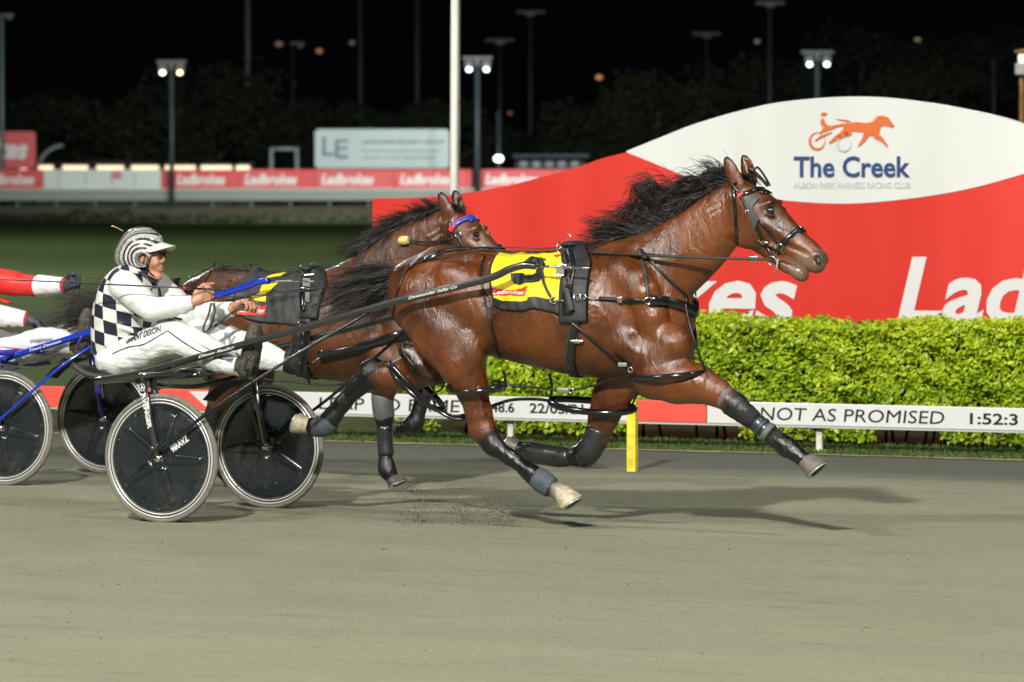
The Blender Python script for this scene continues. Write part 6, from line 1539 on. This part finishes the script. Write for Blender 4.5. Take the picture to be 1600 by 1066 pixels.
def person(fr, M, label, arms, head=True, mats=None, sleeve_w=None, glove=False, hand_pts=None):
    """M maps driver-1 pixels to local metres"""
    t = frame_empty('person', label, 'person', fr); M0 = M; M = SYM(M)
    lo = np.min([M(120, 600, -.45), M0(120, 340, .45)], 0) - .05; hi = np.max([M0(500, 600, -.45), M0(500, 340, .0)], 0) + .06; lo[0] += .05
    lo[1], hi[1] = -.48, .48; lo[2] -= .02
    # ---- skin: one continuous body under the clothes
    F = Field(lo, hi, .0052)
    F.chain([M(190, 562), M(192, 525), M(200, 480), M(208, 450), M(216, 434)], [.11, .105, .115, .10, .06], [.15, .135, .15, .16, .08], .03, n=2)
    F.chain([M(216, 436), M(224, 420), M(229, 408)], [.058, .055, .055], [.055, .052, .05], .02)
    # head
    F.ell(M(226, 389), (.098, .070, .098), None, .02); F.ell(M(239, 404), (.066, .054, .088), rotm(0, 8, 0), .02)
    F.chain([M(228, 425), M(240, 431), M(247, 432)], [.038, .032, .024], [.044, .034, .024], .02)           # jaw and chin
    F.ell(M(249, 420), (.022, .030, .020), None, .014)                                                     # mouth mound
    F.chain([M(249.5, 396), M(252.5, 402), M(254.5, 407)], [.011, .014, .0145], [.011, .013, .018], .008)     # nose
    for s in (-1, 1):
        F.ell(M(249, 397, s * .031), (.016, .017, .011), None, .008, mode='sub'); F.ell(M(248, 391, s * .028), (.014, .026, .008), None, .008)
        F.ell(M(247.2, 397, s * .031), (.014, .014, .011), None, .003)                                        # eyeball lids
        F.ell(M(253, 409.5, s * .014), (.008, .008, .006), None, .004); F.ell(M(242, 411, s * .038), (.022, .013, .020), None, .02)
        F.ell(M(221, 405, s * .072), (.018, .010, .030), rotm(0, 12, 0), .006); F.ell(M(222, 405, s * .082), (.010, .006, .018), rotm(0, 12, 0), .004, mode='sub')
    F.seg(M(251, 419.5, -.022), M(251, 419.5, .022), .0025, .0025, .01, .01, .004, mode='sub'); F.ell(M(252.5, 417.5), (.009, .024, .006), None, .004); F.ell(M(252, 422), (.010, .021, .007), None, .004)
    for s in (-1, 1):
        F.chain([M(190, 562, s * .09), M(232, 545, s * .14), M(272, 527, s * .19)], [.075, .065, .045], None, .03)
        F.chain([M(272, 527, s * .19), M(320, 548, s * .23), M(374, 573, s * .27)], [.045, .045, .034], None, .02)
        F.chain([M(376, 580, s * .28), M(390, 560, s * .28), M(398, 525, s * .28)], [.036, .036, .03], None, .02)
    for s, A in arms.items():
        F.chain([A['sh'], A['el']], [.055, .042], None, .04); F.chain([A['el'], A['wr']], [.042, .027], None, .02)
        hand(F, A['wr'], A['kn'], A['palm'], A['side'], A.get('curl', 1.))
    V, Fc, _ = F.mesh(1); del F
    body = mesh_np('body', V, Fc, M_SKIN, t)
    mats = mats or {}
    # ---- jacket with sleeves
    F = Field(lo, hi, .0065)
    F.chain([M(188, 552), M(190, 530), M(196, 490), M(203, 455), M(214, 437)], [.135, .165, .178, .150, .088], [.165, .185, .205, .205, .12], .03, 1., n=3)
    F.chain([M(214, 437), M(226, 424)], [.075, .062], [.085, .066], .02, 1.)
    for s, A in arms.items():
        e = A['el']; sh = A['sh']; w = A['wr']; cuff = w + (e - w) * .06
        F.chain([sh, sh * .5 + e * .5, e], [.088, .074, .066], [.086, .074, .064], .03, 0.); F.chain([e, e * .5 + w * .5, cuff], [.066, .058, .045], [.064, .055, .042], .015, [0, 0, -.0])
        for q in (.25, .5, .75):      # fabric rolls
            c = sh * (1 - q) + e * q; F.ell(c + np.array([0, 0, -.045]), (.05, .05, .018), None, .02, 0.); c = e * (1 - q) + w * q; F.ell(c + np.array([.0, 0, -.035]), (.03, .035, .014), rotm(0, 30, 0), .016, 0.)
        F.seg(w + (e - w) * -.02, w + (e - w) * -.10, .035, .035, .033, .033, .004, mode='sub')
    for a, b in (((170, 470), (230, 500)), ((165, 500), (240, 530)), ((160, 535), (230, 548))):
        for s in (-1, 1): F.seg(M(*a, s * .14), M(*b, s * .20), .018, .010, .03, .03, .03, 1.)
    V, Fc, Wt = F.mesh(2); del F
    cz = M(196, 500); ang = np.arctan2(V[:, 0] - cz[0], -(V[:, 1])); cv = (V[:, 2] - cz[2]) / .075 + .25 * (V[:, 0] - cz[0]) / .075; cu = ang * .19 / .078 + .3
    jk = mesh_np('jacket', V, Fc, mats.get('jacket', M_CHECK), t, attr={'cu': cu + 50, 'cv': cv + 50, 'chk': (Wt > .5).astype(float)})
    BJ = BVHTree.FromPolygons([tuple(v) for v in V], [tuple(int(i) for i in f) for f in Fc])
    # ---- trousers
    F = Field(lo, hi, .0065)
    F.chain([M(188, 562), M(193, 548)], [.118, .110], [.20, .17], .03)
    for s in (-1, 1):
        F.chain([M(190, 562, s * .13), M(226, 547, s * .17), M(258, 532, s * .19), M(276, 528, s * .19)], [.106, .104, .096, .088], [.112, .106, .096, .085], .03, n=2)
        F.chain([M(276, 526, s * .19), M(316, 545, s * .225), M(348, 561, s * .25), M(367, 570, s * .265)], [.088, .084, .074, .060], [.084, .080, .070, .058], .02, n=2)
        F.seg(M(262, 548, s * .19), M(285, 548, s * .2), .03, .02, .04, .04, .03); F.seg(M(300, 560, s * .22), M(340, 576, s * .25), .022, .02, .03, .03, .03)
        F.ell(M(262, 512, s * .19), (.06, .06, .025), rotm(0, 15, 0), .03); F.seg(M(205, 525, s * .2), M(250, 545, s * .2), .02, .012, .03, .03, .025, mode='sub'); F.seg(M(300, 535, s * .29), M(335, 556, s * .31), .012, .008, .02, .02, .02, mode='sub')
    V, Fc, _ = F.mesh(2); del F
    tr = mesh_np('trousers', V, Fc, mats.get('trousers', M_SILKW), t); BT = BVHTree.FromPolygons([tuple(v) for v in V], [tuple(int(i) for i in f) for f in Fc])
    # ---- boots with soles
    for s in (-1, 1):
        F = Field(M(345, 625, s * .28) - [.02, .12, 0], M(430, 490, s * .28) + [.02, .12, 0], .005)
        F.chain([M(368, 569, s * .265), M(380, 574, s * .275)], [.052, .054], [.048, .048], .02)
        F.chain([M(386, 578, s * .28), M(389, 555, s * .28), M(394, 530, s * .28), M(397, 515, s * .28)], [.046, .044, .038, .032], [.040, .044, .046, .036], .025, n=2)
        F.chain([M(394, 590, s * .28), M(400, 560, s * .28), M(404, 528, s * .28), M(403, 512, s * .28)], [.020, .018, .018, .015], [.040, .040, .046, .036], .006, n=2)
        V, Fc, _ = F.mesh(1); del F
        mesh_np('boot', V, Fc, M_BOOTS if s < 0 else mats.get('far_boot', M_BOOTK), t)
    return t, BJ, BT, body, jk, tr
def mir(p): return np.array(p) * [1, -1, 1]
armsA = {-1: dict(sh=PA(195, 447, -.185), el=PA(237, 484, -.27), wr=PA(300, 473, -.20), kn=PA(324, 460, -.16), palm=(.2, 1, -.2), side=(-.15, 0, -1), curl=1.05),
         1: dict(sh=PA(243, 447, .185), el=PA(298, 494, .25), wr=PA(364, 483, .14), kn=PA(386, 470, .10), palm=(.3, -.3, -1), side=(.1, -1, .15), curl=.9)}
D1, BJ1, BT1, _, jk1, tr1 = person(FA, PA, 'driver in black and white checked jacket and striped helmet, leaning back holding the reins', armsA)
# helmet of the front driver
F = Field(PA(165, 440, -.16) - [.02, .0, 0], PA(285, 345, .16) + [.05, 0, .02], .0045)
hc = PA(221, 389); F.ell(hc, (.140, .106, .126), rotm(0, -6, 0), .01)
PS = SYM(PA)
for s in (-1, 1): F.chain([PS(214, 392, s * .072), PS(222, 408, s * .076), PS(228, 416, s * .07)], [.062, .050, .030], [.036, .030, .022], .02)
F.ell(PA(205, 400), (.095, .10, .085), None, .03)
F.ell(PA(262, 428), (.115, .17, .155), rotm(0, 12, 0), .008, mode='sub'); F.ell(PA(222, 428), (.16, .13, .055), rotm(0, -6, 0), .008, mode='sub')
F.ell(PA(226, 398), (.100, .090, .104), None, .004, mode='sub')
for s in (-1, 1): F.ell(PS(221, 405, s * .11), (.024, .06, .030), rotm(0, 12, 0), .006, mode='sub')
V, Fc, _ = F.mesh(1); del F
ear = PA(221, 405, -.10); hel = mesh_np('helmet', V, Fc, helmet_mat(ear), D1)
mb = MB(); nu, nv = 20, 8; V = []
for j in range(nv + 1):
    v = j / nv
    for i in range(nu + 1):
        a = math.radians(-62 + 124 * i / nu); r0 = np.array([.128 * math.cos(a), .108 * math.sin(a)]); r1 = r0 + np.array([.082 * math.cos(a) ** .8 if math.cos(a) > 0 else 0, .01 * math.sin(a)])
        q = r0 * (1 - v) + r1 * v; V.append(PA(221, 381.5) + np.array([q[0] + .002, q[1], .012 - .02 * v - .055 * (math.sin(a) ** 2) * (1 - .2 * v)]))
mb.add(V, grid_faces(nu, nv)); vis = mb.build('visor', M_VISOR, D1); so = vis.modifiers.new('thickness', 'SOLIDIFY'); so.thickness = .006
mb = MB(); mb.tube(catmull([PA(192, 361, 0), PA(185, 357, .02), PA(178, 354, .02)], 4), .002, 5); mb.ellipsoid(PA(176, 353.5, .02), (.012, .004, .004), 8); mb.build('loose_tie', M_BRAND, D1)
mb = MB(); V_ = []
for s in (-1, 1):
    torus(mb, PS(250.3, 398.5, s * .032), (1, s * .25, 0), .021, .0018, 20, 5); mb.tube([PS(250.3, 396, s * .053), PS(240, 395, s * .072), PS(226, 398, s * .084)], .0024, 6)
mb.tube([PA(251.5, 396, -.011), PA(252.5, 395, 0), PA(251.5, 396, .011)], .0018, 6); gl = mb.build('glasses', M_GLASS, D1)
mb = MB()
for s in (-1, 1): mb.lathe([(0, 0), (.0205, 0), (.0205, .0015), (0, .0015)], PS(250.3, 398.5, s * .032), (1, s * .25, 0), 20)
mt = mat('lens_tint', (.12, .06, .03), .05, spec=.8); mb.build('lens', mt, gl)
free_tube(FA, [(228, 412, -.075), (233, 424, -.055), (241, 432, -.03), (246, 434, 0)], .004, 'chin_strap', M_LEATH, D1)
free_tube(FA, [(212, 424, -.07), (226, 430, -.085), (240, 437, -.05), (246, 440, 0)], .009, 'collar', M_NAVYL, D1)
# lettering and piping on the clothes
def side_decal_text(bv, fr, txt, pa, pb, h, m, parent, off=.004, bold=.02, shear=0., ly=-.2, arch=0.):
    sk = Skin(fr, bv); V, Fc = text_tris(txt, 1, bold, shear); w = max(v[0] for v in V); a = fr.loc(*pa, ly); b = fr.loc(*pb, ly); L = math.hypot(b[0] - a[0], b[2] - a[2]); rot = math.atan2(b[2] - a[2], b[0] - a[0])
    return decal(sk, V, Fc, a[0], a[2], L / w, h / .73, off, 'lettering', m, parent, rot=rot, seg=.015)
side_decal_text(BT1, FA, 'GRANT DIXON', (204, 537), (262, 518), .036, M_INK, tr1, bold=.025)
def piping(bv, fr, pts, w, m, parent, off=.003):
    sk = Skin(fr, bv); strap_px(sk, pts, w, 'piping', m, parent, .002, off)
piping(BT1, FA, [(176, 553), (200, 543), (225, 538), (250, 524), (262, 517)], .006, M_NAVYL, tr1)
piping(BT1, FA, [(262, 517), (280, 530), (305, 546), (330, 556), (352, 562), (364, 563)], .007, M_NAVYL, tr1)
strap_px(Skin(FA, BT1), [(340, 548), (352, 556), (364, 562)], .045, 'grey_patch', mat('trouser_grey', (.22, .23, .25), .6), tr1, .001, .002)
# second driver at the left edge
_PAo = PA
def MB2(px, py, ly=0.):
    p = _PAo(px, py, ly)
    if px < 262: p[0] -= .42 * max(0., p[2] - .80)
    p[2] -= .20 * math.exp(-((px - 262) / 52.) ** 2) * (1 if py > 500 else 0)
    return p
armsB = {-1: dict(sh=PB(-52, 440, -.185), el=PB(-12, 492, -.22), wr=PB(42, 499, -.17), kn=PB(62, 505, -.15), palm=(.2, .3, -1), side=(0, -1, .1), curl=1.),
         1: dict(sh=PB(-12, 438, .185), el=PB(50, 447, .20), wr=PB(103, 446, .14), kn=PB(122, 440, .12), palm=(.3, -1, -.1), side=(0, -.1, -1), curl=1.)}
matsB = {'jacket': M_SILKR, 'trousers': M_SILKB, 'far_boot': M_BOOTS}
D2, BJ2, BT2, body2_, jk2, tr2 = person(FB, MB2, 'driver at the left edge with arms outstretched in red and white sleeves and slate gloves', armsB, mats=matsB)
# white lower sleeves / cuffs
for s, A in armsB.items():
    e, w = A['el'], A['wr']; q0 = .22 if s > 0 else -.35; mb = MB(); a = e + (w - e) * q0; P = catmull([a, a * .5 + w * .5, w - (w - e) * .03], 4); r = np.linspace(.072 if s > 0 else .084, .050, len(P)); mb.tube(P, list(r), 18, caps=False); mb.build('white_sleeve', M_SILKW, jk2)
    F = Field(np.minimum(w, A['kn']) - .14, np.maximum(w, A['kn']) + .14, .0048); hand(F, w, A['kn'], A['palm'], A['side'], A['curl']); F.D -= .0028
    d = (w - e) / np.linalg.norm(w - e); F.seg(w - d * .03, w + d * .02, .036, .034, None, None, .01); V, Fc, _ = F.mesh(1); mesh_np('glove', V, Fc, M_GLOVE, D2)
F = Field(MB2(140, 445, -.2), MB2(261, 340, .2) + np.array([.15, 0, 0]), .007)
PA_ = PA; PA = MB2; hb = PA(221, 389); F.ell(hb, (.142, .118, .128), rotm(0, -6, 0), .01)
F.ell(PA(205, 400), (.095, .10, .085), None, .03); F.ell(PA(262, 428), (.115, .17, .155), rotm(0, 12, 0), .008, mode='sub'); F.ell(PA(222, 428), (.16, .13, .055), rotm(0, -6, 0), .008, mode='sub'); F.ell(PA(226, 398), (.100, .090, .104), None, .004, mode='sub')
try:
    V, Fc, _ = F.mesh(1); mesh_np('helmet', V, Fc, M_SILKR, D2)
except Exception as ex: print('helmet2', ex)
PA = PA_
for c, dz in ((M_BRED, 0), (mat('piping_blue', (.03, .05, .35), .5), -.02)):
    sk = Skin(FB, BT2); P = []
    for q in np.linspace(-110, 100, 22):
        x = FB.loc(q, 545, -.25)[0]; z = FB.loc(q, 540 + .085 * (q + 20), -.25)[2] + dz; P.append(sk.side(x, z, .003))
    mb = MB(); ribbon(mb, [p for p, _ in P], [n for _, n in P], .007, .002); mb.build('piping', c, tr2)
print('people', round(time.time() - T_START, 1))
# ================================================================== harness of the second horse
S2 = Skin(FB, BV2, 1.08)
HN2 = frame_empty('harness', 'black harness with charcoal and yellow number cloth on the horse behind', 'harness', FB)
cl2, G2, f2 = build_cloth(S2, HN2, [(392, 428), (372, 452), (362, 480)], [(488, 424), (484, 450), (482, 490)],
                          [(362, 484), (385, 497), (410, 503), (440, 505), (470, 508), (492, 510)], [M_DCLOTH, M_WEB], (9, 0, 0, 0), 'saddlecloth', 8, puff=.012)
SB2 = Both(Skin(FB, BVHTree.FromPolygons([tuple(p) for p in G2], f2)), S2)
decal_poly(SB2, FB, [(402, 432), (424, 427), (421, 433), (410, 435), (400, 436)], .005, 'number', M_YCLOTH, HN2)
decal_poly(SB2, FB, [(401, 447), (425, 443), (418, 456), (412, 458), (413, 472), (398, 470), (392, 464), (402, 458)], .005, 'number', M_YCLOTH, HN2)
decal_poly(SB2, FB, [(366, 482), (415, 478), (414, 493), (368, 492)], .006, 'logo_patch', M_LOGO, HN2)
V, Fc = text_tris('Ladbrokes', 1, .02, .1); w = max(v[0] for v in V); xa, za = place2d(FB, 368, 488); xb, _ = place2d(FB, 413, 488)
decal(SB2, V, Fc, xa, za, (xb - xa) / w, .036, .009, 'lettering', M_LETTERW, HN2)
XB = lambda px, py=450, ly=-.25: PB(px, py, ly)[0]
band(S2, [(0, XB(490, 418, 0)), (50, XB(491, 440)), (95, XB(489, 500))], (-96, 96), .13, 'saddle_pad', M_PAD, HN2, .010, .02)
band(S2, [(0, XB(488, 418, 0)), (100, XB(486, 510)), (180, XB(486, 580, 0))], (-180, 180), .07, 'girth', M_WEB, HN2, .012, .008, 100)
band(S2, [(0, XB(486, 418, 0)), (100, XB(486, 500))], (-88, 88), .04, 'saddle_panel', M_PVC, HN2, .032, .010)
c, n = S2.ring(XB(486, 418, 0), 0, .03); mb = MB(); mb.ellipsoid(c, (.06, .10, .025), 16); mb.build('saddle_tree', M_PAD, HN2)
for sy in (-1, 1):
    c, n = S2.ring(XB(480, 418, 0), sy * 13, .05); mb = MB(); torus(mb, c, (1, 0, 0), .022, .0035, 20, 6); mb.tube([c - [0, 0, .05], c - [0, 0, .02]], .005, 6); mb.build('terret', M_CHROME, HN2)
for (px, py, w_, h_) in ((484, 450, .05, .05), (488, 440, .06, .01), (482, 458, .06, .01), (486, 470, .03, .06)):
    p, n = S2.px(px, py, .05); mb = MB(); mb.box(p, (w_, .012, h_), 0, bevel=.003); mb.build('shaft_cup', M_CHROME if h_ < .02 else M_STEEL, HN2)
round_chest(S2, [(500, 555), (540, 548), (580, 538), (612, 528), (640, 520)], .012, lambda t: .06, .014, 'breast_collar', M_PVC, HN2)
strap_px(S2, [(560, 392), (572, 430), (590, 470), (602, 500)], .018, 'neck_strap', M_REIN, HN2, .005, .006, mirror=True)
strap_px(S2, [(486, 418), (440, 418), (390, 419), (350, 421), (320, 424), (290, 432)], .022, 'back_strap', M_LEATH, HN2, .006, .014)
strap_px(S2, [(330, 424), (318, 450), (322, 490), (330, 520)], .014, 'hind_hanger', M_LEATH, HN2, .004, .006, mirror=True)
for k, px in enumerate((338, 352, 385, 395)):
    p, n = S2.ring(XB(px, 420, 0), -6, .012); mb = MB(); mb.tube(catmull([p, p + [.008, 0, .025], p + [.03, 0, .018 + .01 * (k % 2)], p + [.045, 0, .03]], 4), .004, 6); mb.build('strap_end', M_LEATH, HN2)
loop(FB, ((570, 585), (630, 592)), -.165, .14, .016, 'hobble_loop', HN2, .012)
free_tube(FB, [(300, 584, -.22), (380, 590, -.24), (450, 596, -.24), (520, 602, -.24), (575, 590, -.26)], .010, 'coupling_strap', M_LEATH, HN2, flat=.6)
free_tube(FB, [(470, 570, -.28), (476, 585, -.27), (484, 598, -.25)], .008, 'hobble_hanger', M_LEATH, HN2)
loop(FB, ((325, 590), (400, 588)), -.158, .12, .016, 'hobble_loop', HN2, .02)
# bridle
BR2 = frame_empty('bridle', 'bridle with blue and red browband and cord on the horse behind', 'bridle', FB)
q2 = lambda x, y: (743 + (x - 1203) * .81, 367 + (y - 329) * .80)
strap_px(S2, [(706, 357), (713, 350), (722, 345), (733, 341), (740, 339)], .036, 'browband', M_BBLUE, BR2, .008, .007, mirror=True)
strap_px(S2, [(704, 361), (707, 357), (710, 353)], .036, 'browband_end', M_BRED, BR2, .009, .008, mirror=True)
strap_px(S2, [(707, 352), (714, 347), (724, 342), (735, 338.5)], .006, 'browband_edge', M_BRED, BR2, .009, .009, mirror=True)
strap_px(S2, [(706, 358), (716, 372), (724, 385), (732, 394)], .018, 'cheek_strap', M_LEATH, BR2, .006, .006, mirror=True)
strap_px(S2, [(703, 346), (702, 362), (701, 380), (700, 394)], .020, 'throat_latch', M_LEATH, BR2, .005, .005, mirror=True)
strap_px(S2, [(770, 394), (778, 388), (784, 385)], .028, 'noseband', M_LEATH, BR2, .01, .006, mirror=True)
ring_px(S2, 717, 367, .018, 'ring', BR2, r=.004)
strap_px(S2, [(700, 375), (707, 372), (714, 369)], .008, 'clip', M_CHROME, BR2, .005, .012)
p, n = S2.px(634, 377, .022); mb = MB(); d = FB.loc(648, 376, p[1]) - FB.loc(620, 378, p[1]); d /= np.linalg.norm(d)
mb.lathe([(0, -.034), (.018, -.034), (.026, -.026), (.029, 0), (.026, .026), (.018, .034), (.008, .030), (0, .028)], p, d, 20); mb.build('ear_plug', M_PALEY, BR2)
for dy in (0, 3): strap_px(S2, [(641, 376 + dy), (665, 377 + dy * 1.4), (690, 376 + dy), (704, 373.5)], .005, 'plug_cord', M_LEATH, BR2, .003, .014)
# ================================================================== reins (held by the drivers) and the whip
RN1 = frame_empty('reins', 'long black reins from the leading horse back to the checked driver', 'reins', FA)
def rein(fr, pts, r, name, parent, m=M_REIN, flat=.35): free_tube(fr, pts, r, name, m, parent, flat=flat)
rein(FA, [(1207, 406, -.11), (1185, 405, -.125), (1100, 403, -.19), (1030, 400, -.20), (985, 397.5, -.17)], .019, 'rein', RN1)
rein(FA, [(990, 398, -.17), (930, 395, -.13), (884, 388, -.05), (840, 390.5, -.10), (790, 391, -.13), (757, 391, -.15), (715, 395, -.17), (660, 408, -.18), (600, 424, -.16), (520, 442, -.12), (440, 457, -.06), (400, 465, .04), (389, 469, .09)], .0095, 'rein', RN1)
rein(FA, [(1214, 407, .09), (1100, 404, .17), (1000, 398, .18), (930, 392, .10), (889, 386, .05), (840, 388, .06), (760, 386, .05), (705, 391, .03), (640, 416, .0), (560, 440, -.05), (460, 456, -.10), (380, 463, -.13), (338, 464, -.15)], .0085, 'rein', RN1)
rein(FA, [(386, 474, .09), (376, 480, .06), (358, 492, .02), (345, 503, -.02), (330, 512, -.04), (318, 522, -.06)], .014, 'rein_end', RN1)
rein(FA, [(330, 474, -.17), (326, 492, -.19), (318, 512, -.21), (322, 522, -.2), (340, 508, -.12), (352, 496, -.05)], .009, 'rein_end', RN1)
rein(FA, [(334, 474, -.17), (335, 488, -.19), (331, 504, -.2), (326, 516, -.2)], .008, 'rein_end', RN1)
rein(FA, [(1006, 396, -.20), (1040, 400, -.20), (1060, 401, -.2)], .014, 'rein_keeper', RN1, M_LEATH)
mb = MB(); c = PA(1178, 405, -.13); mb.box(c, (.05, .012, .03), 0, bevel=.003); mb.build('buckle', M_CHROME, RN1)
WH1 = frame_empty('whip', 'long thin dark driving whip held level across the checked jacket', 'whip', FA)
mb = MB(); P = catmull([PA(352, 453, -.19), PA(322, 452, -.195), PA(286, 450, -.30), PA(200, 446, -.40), PA(100, 441, -.42), PA(0, 437, -.42), PA(-60, 436, -.42)], 6); mb.tube(P, list(np.linspace(.0065, .0022, len(P))), 8); mb.build('shaft', M_LEATH, WH1)
mb = MB(); mb.tube([PA(296, 450.6, -.27), PA(286, 450.2, -.30)], .0075, 8); mb.build('red_binding', M_LOGO, WH1)
RN2 = frame_empty('reins', 'black reins from the horse behind to the slate gloved driver', 'reins', FB)
rein(FB, [(742, 395, -.10), (700, 398, -.16), (640, 402, -.2), (560, 412, -.2), (484, 416, -.06), (440, 432, -.12), (380, 445, -.18), (300, 452, -.2), (200, 455, -.1), (160, 455, .0), (135, 448, .08), (124, 443, .12)], .009, 'rein', RN2)
rein(FB, [(746, 395, .1), (640, 400, .2), (482, 414, .06), (400, 438, .0), (300, 455, -.05), (200, 466, -.1), (140, 478, -.12), (100, 493, -.14), (72, 505, -.15)], .008, 'rein', RN2)
rein(FB, [(122, 446, .11), (120, 462, .08), (112, 478, .03), (100, 492, -.04), (86, 503, -.1), (72, 508, -.14)], .012, 'rein_end', RN2)
rein(FB, [(118, 448, .11), (113, 462, .1), (116, 470, .08), (122, 460, .08)], .008, 'rein_end', RN2)
rein(FB, [(66, 510, -.15), (40, 522, -.17), (18, 520, -.18), (2, 513, -.18)], .008, 'rein_end', RN2)
# ================================================================== flying sand and clods
def clods(name, fr, seeds, n, label, seed=2, r=(.0009, .0034)):
    rs = np.random.RandomState(seed); VS = []; 
    tet = np.array([[1, 1, 1], [1, -1, -1], [-1, 1, -1], [-1, -1, 1]]) * .6; FT = np.array([[0, 1, 2], [0, 3, 1], [0, 2, 3], [1, 3, 2]]); FS = []
    k = 0
    for (p0, vel, spread, m) in seeds:
        for _ in range(m):
            t = rs.rand() ** .8; v = np.array(vel) * rs.uniform(.3, 1.1) + rs.normal(0, spread, 3); p = np.array(p0) + rs.normal(0, .03, 3) + v * t; p[2] -= 1.2 * t * t * .35
            if p[2] < .012:
                if rs.rand() < .88: continue
                p[2] = .012
            s_ = rs.uniform(*r) * (2.2 if rs.rand() < .04 else 1); R = rotm(*rs.uniform(0, 360, 3)); VS.append(p + (tet * s_ * [1.6, 1, 1]) @ R.T); FS.append(FT + 4 * k); k += 1
    o = mesh_np(name, np.concatenate(VS), np.concatenate(FS), mat('flying_sand', (.12, .115, .09), .9, noise=(40, .4, 2)), smooth=False); o.matrix_world = fr.matrix(); return tag(o, label, 'flying sand', kind='stuff')
h0 = PA(800, 800, -.1); h0[2] = .03; h1 = FA.loc(650, 770, .6); h1[2] = .03
clods('flying_sand', FA, [(h0, (-.62, .05, .46), .16, 2600), (PA(660, 812, -.1), (-.12, .0, .28), .18, 1500), (PA(700, 800, .1), (.35, .1, .15), .09, 900)], 0, 'sand and small clods kicked up behind the white hind hoof')
b0 = PB(640, 757, -.15); b0[2] = .02
clods('flying_sand', FB, [(b0, (.16, .0, .06), .04, 900)], 0, 'dark sand thrown up at the front hoof of the horse behind', 5)
s0 = PA(455, 700, .45)
clods('flying_sand', FA, [(PA(470, 660, .15), (-.6, .05, -.12), .16, 170)], 0, 'grains thrown from the trailing hoof across the far wheel', 9, (.001, .003))
# small clods and pebbles lying on the track
rs = np.random.RandomState(21); VS = []; FS = []; k = 0; tet = np.array([[1, 1, 1], [1, -1, -1], [-1, 1, -1], [-1, -1, 1]]) * .6; FT = np.array([[0, 1, 2], [0, 3, 1], [0, 2, 3], [1, 3, 2]])
for _ in range(3400):
    p = ground(rs.uniform(-60, 1660), 690 + 380 * rs.rand() ** .8); 
    if rs.rand() < .5: p[:2] += rs.normal(0, .05, 2)
    v = np.dot(p - FA.o, FA.v)
    if v > V_EDGE - .1: continue
    s_ = abs(rs.normal(0, .0021)) + .0007; VS.append(np.array([p[0], p[1], .006 + s_ * .3]) + (tet * s_ * [1.8, 1.2, .55]) @ rotm(0, 0, rs.uniform(0, 360)).T); FS.append(FT + 4 * k); k += 1
tag(mesh_np('loose_clods', np.concatenate(VS), np.concatenate(FS), mat('clod_dark', (.15, .15, .11), .9, noise=(9, .5, 2)), smooth=False), 'tiny clods and pebbles scattered over the sandy track', 'clods', kind='stuff')
print('tack2', round(time.time() - T_START, 1))
